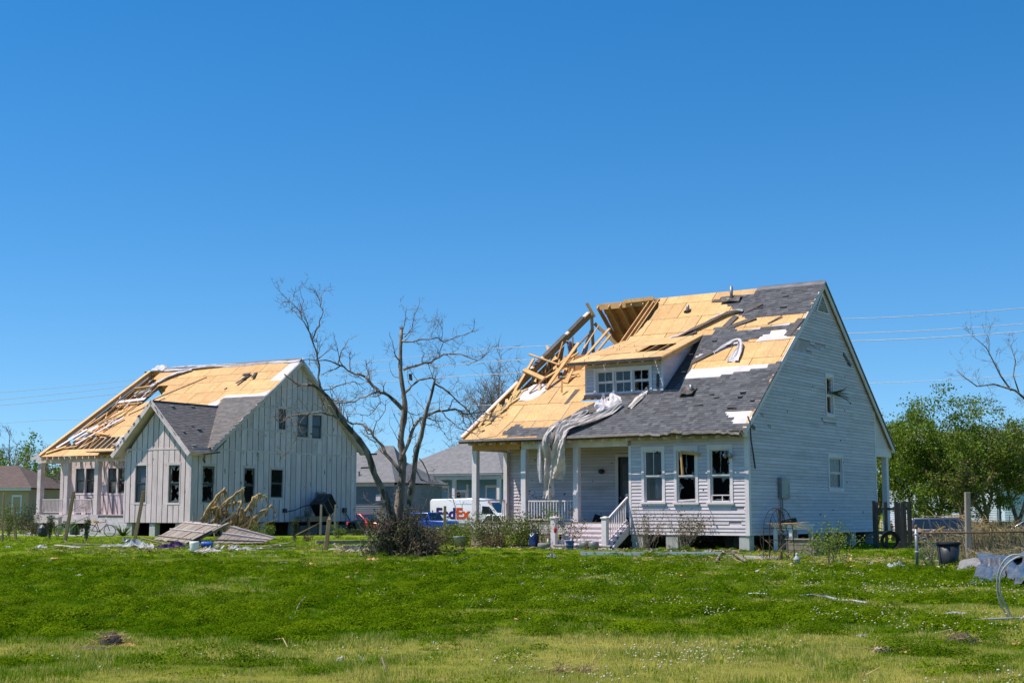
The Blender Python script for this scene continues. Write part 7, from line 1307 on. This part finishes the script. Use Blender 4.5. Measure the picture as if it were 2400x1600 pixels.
    for s_, k in ((a, c) for a in range(4) for c in range(14)):
        t = -.02 + k * .073
        if s_ == 0: MB().box(.552, .572, t, t + .03, .16, 1.14).build('grille_bar', 'graymetal' if k % 7 == 0 else 'dark', o)
        elif s_ == 1: MB().box(-.48 + k * .07, -.45 + k * .07, -.12, -.101, .16, 1.14).build('grille_bar', 'dark', o)
    MB().lathe([(.42, 0), (.45, .03), (.42, .05), (.1, .05), (.08, .03)], 20, (0, .45, 1.19)).build('fan_guard', 'blackmetal', o, True)
    b = lb(.8, 9.3, 1.12); tag(MB().lathe([(.0, 0), (.16, 0), (.19, .32), (.2, .34), (.17, .34)], 14).build('gray_bucket', 'graymetal', None, True, loc=b), 'grey bucket on the workbench beside the black condenser', 'bucket')
    b = lb(.7, 14.6, .0); tag(MB().hexa([V(-.3, -.5, .0), V(.3, -.5, 0), V(.3, .5, 0), V(-.3, .5, .0), V(-.3, -.8, .7), V(.3, -.8, .7), V(.3, .2, .9), V(-.3, .2, .9)]).build('dark_box', 'blackmetal', None, loc=b, rz=rad(-32), bev=.05), 'tilted dark equipment box at the corner of the boarded gable', 'box')
    # ---- garden borders
    o = thing('block_border', 'low garden border of grey and brown blocks left of the tree', 'border', gp(797, 1290))
    for k in range(9):
        for j in range(2):
            a, c = gp(797 + (k + .5 * j) * 14, 1290), gp(797 + (k + .5 * j) * 14 + 13, 1290); w = (c - a).length; p = a - Vector(o.location); MB().box(p.x, p.x + w, p.y, p.y + .18, j * .1 + .001, j * .1 + .097).build('block', ('graycon', 'brickgray', 'graycon', 'concrete')[(k + j) % 4], o, bev=.006)
    for i, (x0, y0, x1, lab) in enumerate(((800, 1274, 895, 'grey timber edging behind the block border'), (740, 1275, 830, 'brown timber edging left of the grey one'), (985, 1280, 1030, 'weathered stump plank right of the tangled bush'))): a, c = gp(x0, y0), gp(x1, y0 - 1); tag(MB().bar(V(0, 0, .08), c - a + V(0, 0, .08), .14, .16).build('timber_edging', 'oldwood', None, loc=a, bev=.01), lab, 'edging', 'timber edging')
    a = yb(1078, 57); tag(MB().lathe([(.0, 0), (.2, 0), (.26, .4), (.28, .45), (.22, .45)], 14).build('dark_pot', 'graymetal', None, True, loc=a), 'dark plant pot in the brush left of the porch', 'pot')
    # concrete walk in front of the left house
    mb = MB(); mb.box(-15, -5, -2.2, -1.0, -.02, .03); o = mb.build('path', 'concrete', None, loc=(-18.425, 79.973, 0), rz=rad(-32)); o['kind'] = 'structure'; tag(o, 'concrete walk in front of the boarded house', 'path')
    # ---- things by the white house steps
    b = la(-8.75, -1.3); o = thing('pressure_washer', 'dark blue pressure washer with tall handle by the left newel post', 'pressure washer', b, rad(-30)); MB().hexa([V(-.17, -.16, .08), V(.17, -.16, .08), V(.17, .16, .08), V(-.17, .16, .08), V(-.13, -.1, .62), V(.13, -.1, .62), V(.13, .14, .6), V(-.13, .14, .6)]).build('body', 'navy', o, bev=.05); MB().tube([V(-.15, .12, .3), V(-.14, .15, .85), V(-.12, .15, .95), V(.12, .15, .95), V(.14, .15, .85), V(.15, .12, .3)], .022, 6).build('handle', 'blackmetal', o); MB().box(-.12, .12, .06, .2, .62, .78).build('motor_cover', 'blackmetal', o, bev=.03); MB().tube([V(-.08, -.15, .55), V(0, -.2, .46), V(.08, -.15, .55)], .018, 6).build('hose', 'steel', o)
    for s_ in (-1, 1): MB().lathe([(.05, -.03), (.1, -.03), (.1, .03), (.05, .03)], 12, (s_ * .19, .08, .1), (1, 0, 0)).build('wheel', 'rubber', o)
    b = la(-7.95, -1.75); o = thing('stone_planter', 'mottled white stone planter at the foot of the left newel post', 'planter', b); MB().lathe([(.0, 0), (.2, 0), (.25, .06), (.26, .16), (.22, .23), (.19, .23), (.17, .18)], 14).build('bowl', 'graycon', o, True); MB().lathe([(.2, .2), (.02, .23)], 12).build('earth', 'mud', o)
    b = la(-7.7, -1.85, .2); tag(MB().lathe([(0, 0), (.04, 0), (.04, .14), (.015, .18), (.015, .22)], 10).build('white_bottle', 'white', None, True, loc=b), 'white bottle standing in the stone planter', 'bottle'); b = la(-7.55, -1.55, .62); tag(MB().lathe([(0, 0), (.05, 0), (.07, .16), (.03, .22)], 8).build('red_can', 'redpaint', None, True, loc=b), 'small red can on the step by the left newel', 'can')
    b = la(-6.75, -1.75); o = thing('blue_bucket', 'bright blue bucket in front of the steps', 'bucket', b); MB().lathe([(.0, .0), (.13, 0), (.165, .32), (.175, .33), (.16, .33), (.14, .1)], 16).build('pail', 'bluebin', o, True); MB().tube([V(.165, 0, .3), V(.1, -.14, .16), V(-.1, -.14, .16), V(-.165, 0, .3)], .006, 5).build('handle', 'steel', o)
    for i, (x, r_, lab) in enumerate(((-6.05, .24, 'round grey pot left of the right newel post'), (-5.68, .22, 'round grey pot against the right newel post'))): b = la(x, -1.75); o = thing('gray_pot', lab, 'pot', b, 0, 'grey pots by the steps'); MB().lathe([(.0, 0), (r_ * .7, .0), (r_, .16), (r_ * .9, .3), (r_ * .8, .32), (r_ * .7, .25)], 14).build('bowl', 'graymetal', o, True)
    clodb = la(-5.9, -1.8); o = thing('root_ball', 'brown root ball tipped out between the grey pots', 'root ball', clodb + V(0, 0, .15)); mb = MB().lathe([(.0, -.1), (.14, -.06), (.18, .06), (.1, .17), (.0, .2)], 9); mb.build('earth', 'mud', o, True); s = MB()
    for k in range(60): a = rr.random() * 6.28; p = V(math.cos(a) * .14, math.sin(a) * .14, rr.uniform(-.1, .15)); s.tube([p, p * 1.4 + V(0, 0, rr.gauss(0, .06)), p * 1.8 + V(rr.gauss(0, .05), 0, -.1)], [.006, .004, .002], 3)
    s.build('roots', 'dryplant', o, fix=False)
    for nm, x, y, lab, kind in (('porch_rubble', -9.75, .6, 'brown rubble heap behind the porch rail', 'brown'), ('porch_box', -7.15, 1.1, 'dark box lying on the porch by the middle post', 'dark')): b = la(x, y, 1.02); mb = MB(); mb.hexa([V(-.3, -.15, 0), V(.3, -.18, 0), V(.28, .15, 0), V(-.3, .2, 0), V(-.2, -.12, .3), V(.22, -.1, .22), V(.2, .12, .2), V(-.18, .12, .34)]); tag(mb.build(nm, kind, None, loc=b, bev=.02), lab, 'rubble')
    o = thing('porch_chair', 'dark slatted chair on the porch by the front door', 'chair', la(-6.0, 1.2, 1.02), rad(-50)); MB().box(-.28, .28, -.28, .28, .4, .44).build('seat', 'trim', o); MB().bar((-.28, .26, .44), (-.28, .34, 1.1), .05, .05).bar((.28, .26, .44), (.28, .34, 1.1), .05, .05).bar((-.28, .34, 1.1), (.28, .34, 1.1), .05, .08).build('back_frame', 'trim', o)
    for k in range(5): MB().bar((-.2 + k * .1, .28, .46), (-.2 + k * .1, .34, 1.06), .03, .02).build('slat', 'trim', o)
    for x in (-.25, .25):
        for y in (-.25, .25): MB().box(x - .025, x + .025, y - .025, y + .025, 0, .4).build('leg', 'trim', o)
    # ladder flat on the grass
    a, c = gp(1360, 1302), gp(1692, 1303); d = (c - a); o = thing('ladder', 'aluminium ladder lying flat in the grass before the piers', 'ladder', a, math.atan2(d.y, d.x)); L_ = d.length
    for y in (0, .42): MB().box(0, L_, y - .02, y + .02, .03, .13).build('rail', 'steel', o)
    for k in range(int(L_ / .3)): MB().tube([V(.2 + k * .3, -.01, .08), V(.2 + k * .3, .43, .08)], .016, 6).build('rung', 'steel', o); MB().tube([V(.2 + k * .3, -.027, .08), V(.2 + k * .3, -.02, .08)], .02, 6).build('rung_end', 'blackmetal', o)
    a, c = gp(1690, 1308), gp(1815, 1312); d = c - a; o = thing('ladder', 'shorter aluminium ladder section end running under the trellis', 'ladder', a, math.atan2(d.y, d.x)); L_ = d.length
    for y in (0, .4): MB().box(0, L_, y - .02, y + .02, .02, .1).build('rail', 'steel', o)
    for k in range(int(L_ / .3)): MB().tube([V(.15 + k * .3, 0, .06), V(.15 + k * .3, .4, .06)], .015, 6).build('rung', 'steel', o)
    # table, trellis, planter by the gable wall
    o = thing('garden_table', 'white wooden garden table against the gable wall', 'table', la(1.0, .9), rad(-35)); MB().box(-.45, .35, -.1, 2.0, .92, .99).build('top', 'trim', o); MB().box(-.4, .3, -.05, 1.95, .78, .919).build('apron', 'trim', o)
    for x in (-.36, .26):
        for y in (.0, 1.85): MB().box(x - .06, x + .06, y - .06, y + .06, 0, .78).build('leg', 'trim', o)
    b = la(1.0, 1.5, .99); tag(MB().hexa([V(-.12, -.7, 0), V(.12, -.7, 0), V(.1, .4, 0), V(-.1, .4, 0), V(-.08, -.65, .14), V(.08, -.65, .14), V(.06, .35, .22), V(-.06, .35, .22)]).build('dark_tool', 'dark', None, loc=b, rz=rad(-35)), 'dark tool lying on the white garden table', 'tool')
    b = gp(1832, 1312); o = thing('arch_trellis', 'rusty black wire arch trellis standing before the gable wall', 'trellis', b, rad(20)); mb = MB()
    for y in (0, .35):
        arc = [V(-.42, y, 0), V(-.4, y, .9)] + [V(-.4 * math.cos(a * math.pi / 8), y, .95 + .62 * math.sin(a * math.pi / 8)) for a in range(9)] + [V(.42, y, .9), V(.45, y, 0)]; mb.tube(arc, .014, 5)
    for z in (.25, .6, .95): mb.tube([V(-.41, 0, z), V(.42, 0, z)], .009, 4).tube([V(-.41, .35, z), V(.42, .35, z)], .009, 4)
    for a in range(1, 8): x, z = -.4 * math.cos(a * math.pi / 8), .95 + .62 * math.sin(a * math.pi / 8); mb.tube([V(x, 0, z), V(x, .35, z)], .009, 4).tube([V(x, 0, z), V(x * .3, 0, .95)], .008, 4)
    mb.build('wire_frame', 'darkwood', o); MB().tube([V(.05, .1, 0), V(.08, .12, .8), V(.02, .15, 1.5)], .04, 6).build('post', 'darkwood', o); s = MB()
    for k in range(40): p = V(rr.uniform(-.6, .4), rr.uniform(-.2, .3), 0 if k < 25 else 1.1); s.tube(wander(p, (rr.gauss(-.4 if k < 25 else 1.0, .5), rr.gauss(0, .3), .7 if k < 25 else -.1), rr.uniform(.5, 1.1), rr, 5, .2, -.06), [.012, .01, .008, .006, .004, .002], 4)
    s.build('dead_stems', 'dryplant', o, fix=False)
    o = thing('planter_box', 'weathered wooden planter box by the gable wall', 'planter', gp(1888, 1301), rad(-35))
    for z in (.0, .18, .36): MB().box(-.5, .5, -.4, -.36, z, z + .165).build('plank', 'oldwood', o); MB().box(.46, .5, -.36, .4, z, z + .165).build('plank', 'oldwood', o); MB().box(-.5, -.46, -.36, .4, z, z + .165).build('plank', 'oldwood', o)
    MB().box(-.459, .459, -.359, .4, .0, .45).build('earth', 'soil', o); MB().box(-.54, .54, -.44, .44, .526, .55).build('rim', 'oldwood', o)
    b = gp(1868, 1321); o = thing('white_jug', 'small white jug tied in a bag on the grass before the planter', 'jug', b); MB().lathe([(0, 0), (.08, .0), (.1, .08), (.085, .17), (.04, .22), (.03, .24), (.05, .28), (.02, .31), (.0, .315)], 9).build('body', 'plastic', o, True)
    # hose coil and lean items by the rear
    o = thing('dark_gate_fence', 'dark weathered picket fence and gate beside the rear corner of the white house', 'fence', gp(2056, 1285), rad(2)); px_m = 1 / 54.
    def gx(px): return (px - 2056) / 60.
    for i, (px, w, h, t) in enumerate(((2058, .1, 1.82, 0), (2079, .12, 1.82, 0), (2104, .14, 1.85, 0), (2111, .12, 1.8, 0), (2118, .12, 1.8, .02), (2125, .11, 1.78, -.01), (2134, .13, 1.84, 0))): x = gx(px); MB().bar((x, 0, 0), (x + t, 0, h), w, .03, (0, 1, 0)).build('picket', 'darkwood', o)
    for z in (.55, 1.5): MB().box(gx(2052), gx(2138), .016, .08, z, z + .1).build('rail', 'darkwood', o)
    for px in (2052, 2138): MB().box(gx(px) - .05, gx(px) + .05, .0, .1, 0, 1.86).build('fence_post', 'darkwood', o)
    b = gp(2085, 1287); o = thing('hose_coil', 'black coil of hose leaning on the dark picket fence', 'hose', b); mb = MB()
    for k in range(5): mb.tube([V(math.cos(a * .2618) * (.26 + .03 * k), -.1 - .02 * k, .33 + math.sin(a * .2618) * (.26 + .03 * k)) for a in range(25)], .024, 5)
    mb.build('loops', 'rubber', o, True)
    for i, (px, Y, w, h, lab) in enumerate(((2075, 68, 1.6, .9, 'brown heap of torn boards behind the dark picket fence'), (2160, 70, 1.4, .7, 'orange-brown rubble behind the dark fence, right'))):
        b = yb(px, Y); o = thing('board_heap', lab, 'rubble', b, 0, 'heaps of torn boards')
        for k in range(26): p = V(rr.uniform(-w / 2, w / 2), rr.uniform(-.4, .4), rr.uniform(.05, h)); d = V(rr.gauss(0, .5), rr.gauss(0, .3), rr.gauss(0, .25)); MB().bar(p, p + d, .12, .03).build('broken_board', rr.choice(('rafter', 'brown', 'oldwood')), o)
    # fallen branches on the dark car
    o = thing('brush_pile', 'pile of dead branches heaped behind the dark car', 'brush', yb(2225, 87)); s = MB()
    for k in range(130): s.tube(wander((rr.uniform(-2.2, 2.4), rr.uniform(-.5, .8), rr.uniform(.8, 2.0)), (rr.gauss(0, 1), rr.gauss(0, .4), rr.gauss(-.1, .25)), rr.uniform(.8, 2), rr, 5, .2, -.05), [.02, .016, .013, .01, .007, .004], 4)
    s.build('branches', 'dryplant', o, fix=False)
    # wooden fence behind
    o = thing('board_fence', 'olive-brown board fence behind the trees on the right', 'fence', yb(2245, 104), rad(-14))
    for k in range(44): MB().box(k * .15, k * .15 + .14, 0, .025, .0, 1.85 + rr.uniform(-.04, .04)).build('plank', 'postwood', o)
    for z in (.4, 1.4): MB().box(0, 6.6, .026, .08, z, z + .09).build('rail', 'postwood', o)
    o = thing('pole_fence', 'thin dark iron stakes in front of the garage door', 'fence', yb(2366, 92))
    for k in range(5): MB().box(k * .38 - .02, k * .38 + .02, 0, .04, 0, 2.1).build('stake', 'darkwood', o)
    for z in (.9, 1.5): MB().tube([V(0, 0, z), V(1.6, 0, z)], .008, 4).build('wire', 'wire', o)
    # ---- chain-link fence
    a = gp(2150, 1330); c = gp(2460, 1327); d = c - a; o = thing('chain_link_fence', 'rusty chain-link fence with knobbed corner post at the right', 'fence', a, math.atan2(d.y, d.x)); L_ = d.length
    p0 = MB().tube([V(0, 0, -.05), V(0, 0, 1.02)], .042, 10).build('corner_post', 'graymetal', o, True); MB().lathe([(.045, 0), (.05, .03), (.045, .07), (.02, .1), (.0, .105)], 10, (0, 0, 1.02)).build('post_cap', 'rust', p0, True); MB().lathe([(.05, 0), (.055, .02), (.05, .04)], 10, (0, 0, .86)).lathe([(.05, 0), (.055, .02), (.05, .04)], 10, (0, 0, .4)).build('clamp', 'steel', p0)
    MB().tube([V(0, 0, .9), V(L_ * .5, 0, .915), V(L_, 0, .93)], .02, 8).build('top_rail', 'rust', o, True); mb = MB(); n = int(L_ / .07)
    for k in range(-12, n): 
        x0 = max(0, k * .07); z0 = x0 - k * .07; z1 = min(.89, L_ - k * .07)
        if z1 > z0: mb.tube([V(k * .07 + z0, .01, z0), V(k * .07 + z1, .01, z1)], .0028, 3)
        x1 = min(L_, k * .07 + .89)
        if k * .07 + .89 > 0 and x1 > x0: mb.tube([V(x0, .016, .89 - (x0 - k * .07)), V(x1, .016, .89 - (x1 - k * .07))], .0028, 3)
    mb.build('wire_mesh', 'graymetal', o, fix=False, kind='stuff')
    b = gp(2238, 1331) + V(0, .5, 0); o = thing('trash_can', 'black plastic trash can with rim behind the chain-link fence', 'trash can', b); MB().lathe([(.0, 0), (.22, 0), (.24, .02), (.29, .6), (.0, .6)], 18).build('barrel', 'blackmetal', o, True); MB().lathe([(.3, .58), (.32, .6), (.32, .65), (.3, .67), (.27, .66), (.26, .6)], 18).build('rim', 'rubber', o, True); MB().bar((-.33, 0, .55), (-.33, 0, .62), .04, .12).build('handle', 'graymetal', o)
    # reeds
    def reeds(px, py, n, h, w, label, seed):
        r2 = random.Random(seed); b = gp(px, py); o = thing('dry_reeds', label, 'reeds', b, 0, 'dry reeds behind the chain-link fence'); s = MB(); gsh = MB()
        for k in range(n):
            p = V(r2.gauss(0, w), r2.gauss(0, .35), 0); L2 = h * r2.uniform(.5, 1.1); dx = r2.gauss(0, .35); t = [p, p + V(dx * L2 * .3, r2.gauss(0, .1), L2 * .55), p + V(dx * L2 * .9, r2.gauss(0, .2), L2 * r2.uniform(.5, .95))]
            (gsh if r2.random() < .25 else s).tube(t, [.012, .009, .002], 3, 0, r2.random())
            if r2.random() < .6:
                for q in range(2): c_ = t[1] + V(r2.gauss(0, .05), 0, r2.uniform(-.2, .2)); s.add([c_, c_ + V(.015, 0, .01), c_ + V(r2.gauss(0, .22), r2.gauss(0, .1), r2.uniform(-.25, .1))], [(0, 1, 2)], 0, r2.random())
        s.build('dry_blades', 'straw', o, fix=False, rattr=True); gsh.build('green_blades', 'leafdry', o, fix=False, rattr=True)
    for i, (x, y, n, h, w) in enumerate(((2215, 1308, 50, .7, .4), (2300, 1306, 300, 1.3, .7), (2345, 1308, 360, 1.45, .8), (2395, 1302, 360, 1.3, .8), (2250, 1300, 80, .7, .5), (2375, 1322, 160, .6, .6), (2310, 1318, 120, .5, .5))): reeds(x, y, n, h, w, ['thin dry reeds beside the trash can', 'thick dry reeds right of the tall timber post', 'tallest clump of dry reeds behind the metal sheets', 'dry reeds running off the right edge', 'dry reeds around the foot of the tall timber post', 'low dry reeds above the metal sheets at the right', 'low dry reeds just behind the metal sheets'][i], i)
    s = bush(2185, 1328, .8, .9, 20, 'bare twiggy sapling behind the chain-link fence', 'leafbrown', .06, 7, stemr=.012)
    # ---- bent metal sheets
    def sheet(pts, label, seed, wav=.03, ny=8, m='galv', th=.006):
        r2 = random.Random(seed); A_, B_, C_, D_ = [gp(x, y) + V(0, 0, z) for x, y, z in pts]; o0 = A_.copy(); o0.z = 0; g = []
        for i in range(15):
            u = i / 14; row = []
            for j in range(ny): v = j / (ny - 1); p = (A_ * (1 - u) + B_ * u) * (1 - v) + (D_ * (1 - u) + C_ * u) * v; p = p - o0 + V(0, 0, wav * (.7 * math.sin(i * .7 + seed + 3 * v) + .5 * math.sin(i * 1.9 + seed * 2)) + wav * 1.2 * math.sin(v * 4 + seed + .3 * i) + r2.uniform(-.35, .35) * wav); row.append(p)
            g.append(row)
        mb = MB(); mb.grid(g, th); tag(mb.build('bent_metal_sheet', m, None, loc=o0), label, 'metal sheet', 'bent metal sheets at the right')
    sheet([(2300, 1352, .05), (2345, 1352, .05), (2350, 1350, .42), (2300, 1350, .38)], 'upright creased metal panel at the left of the pile', 1, .01); sheet([(2240, 1345, .02), (2330, 1340, .05), (2345, 1332, .3), (2250, 1332, .22)], 'long pale metal panel at the back of the pile', 2, .015, m='graycon'); sheet([(2268, 1372, .06), (2358, 1366, .1), (2352, 1350, .3), (2290, 1352, .22)], 'curled metal sheet at the front of the pile, edge in the grass', 3, .035); sheet([(2300, 1350, .36), (2390, 1346, .34), (2420, 1335, .42), (2290, 1338, .4)], 'folded metal sheet lying on top of the pile', 4, .03); sheet([(2345, 1366, .08), (2450, 1366, .06), (2450, 1345, .3), (2360, 1345, .32)], 'crumpled shiny metal sheet in the middle right of the pile', 5, .06); sheet([(2375, 1378, .05), (2460, 1374, .05), (2460, 1350, .38), (2395, 1350, .3)], 'rolled grey metal sheet at the right edge', 6, .05); sheet([(2350, 1352, .2), (2440, 1348, .25), (2450, 1340, .5), (2360, 1340, .4)], 'shiny crumpled foil-like sheet on the pile top right', 7, .05)
    # ---- cable loops
    b = gp(2372, 1456); o = thing('cable_loop', 'large loop of stiff grey cable standing in the grass at the right edge', 'cable', b)
    for k, (dx, dr_) in enumerate(((0, 0), (.05, .03))):
        pts = []
        for x, y in (((2372, 1456), (2350, 1425), (2338, 1390), (2338, 1350), (2350, 1318), (2372, 1300), (2400, 1304), (2425, 1325), (2440, 1360), (2430, 1410), (2400, 1445), (2378, 1456)) if k == 0 else ((2380, 1458), (2358, 1420), (2344, 1385), (2346, 1345), (2362, 1320), (2388, 1304), (2415, 1310), (2440, 1340), (2445, 1380), (2425, 1420), (2395, 1448))): pts.append(at(x, y, b.y + .12 * k + .25 * math.sin((y - 1300) / 90)) - b)
        fine = []
        for i in range(len(pts) - 1):
            p0_, p1, p2, p3 = pts[max(i - 1, 0)], pts[i], pts[i + 1], pts[min(i + 2, len(pts) - 1)]
            for q in range(4): t = q / 4; fine.append(.5 * ((2 * p1) + (p2 - p0_) * t + (2 * p0_ - 5 * p1 + 4 * p2 - p3) * t * t + (3 * p1 - p0_ - 3 * p2 + p3) * t ** 3))
        MB().tube(fine + [pts[-1]], .012, 8).build('strand', 'conduit', o, True)
props()
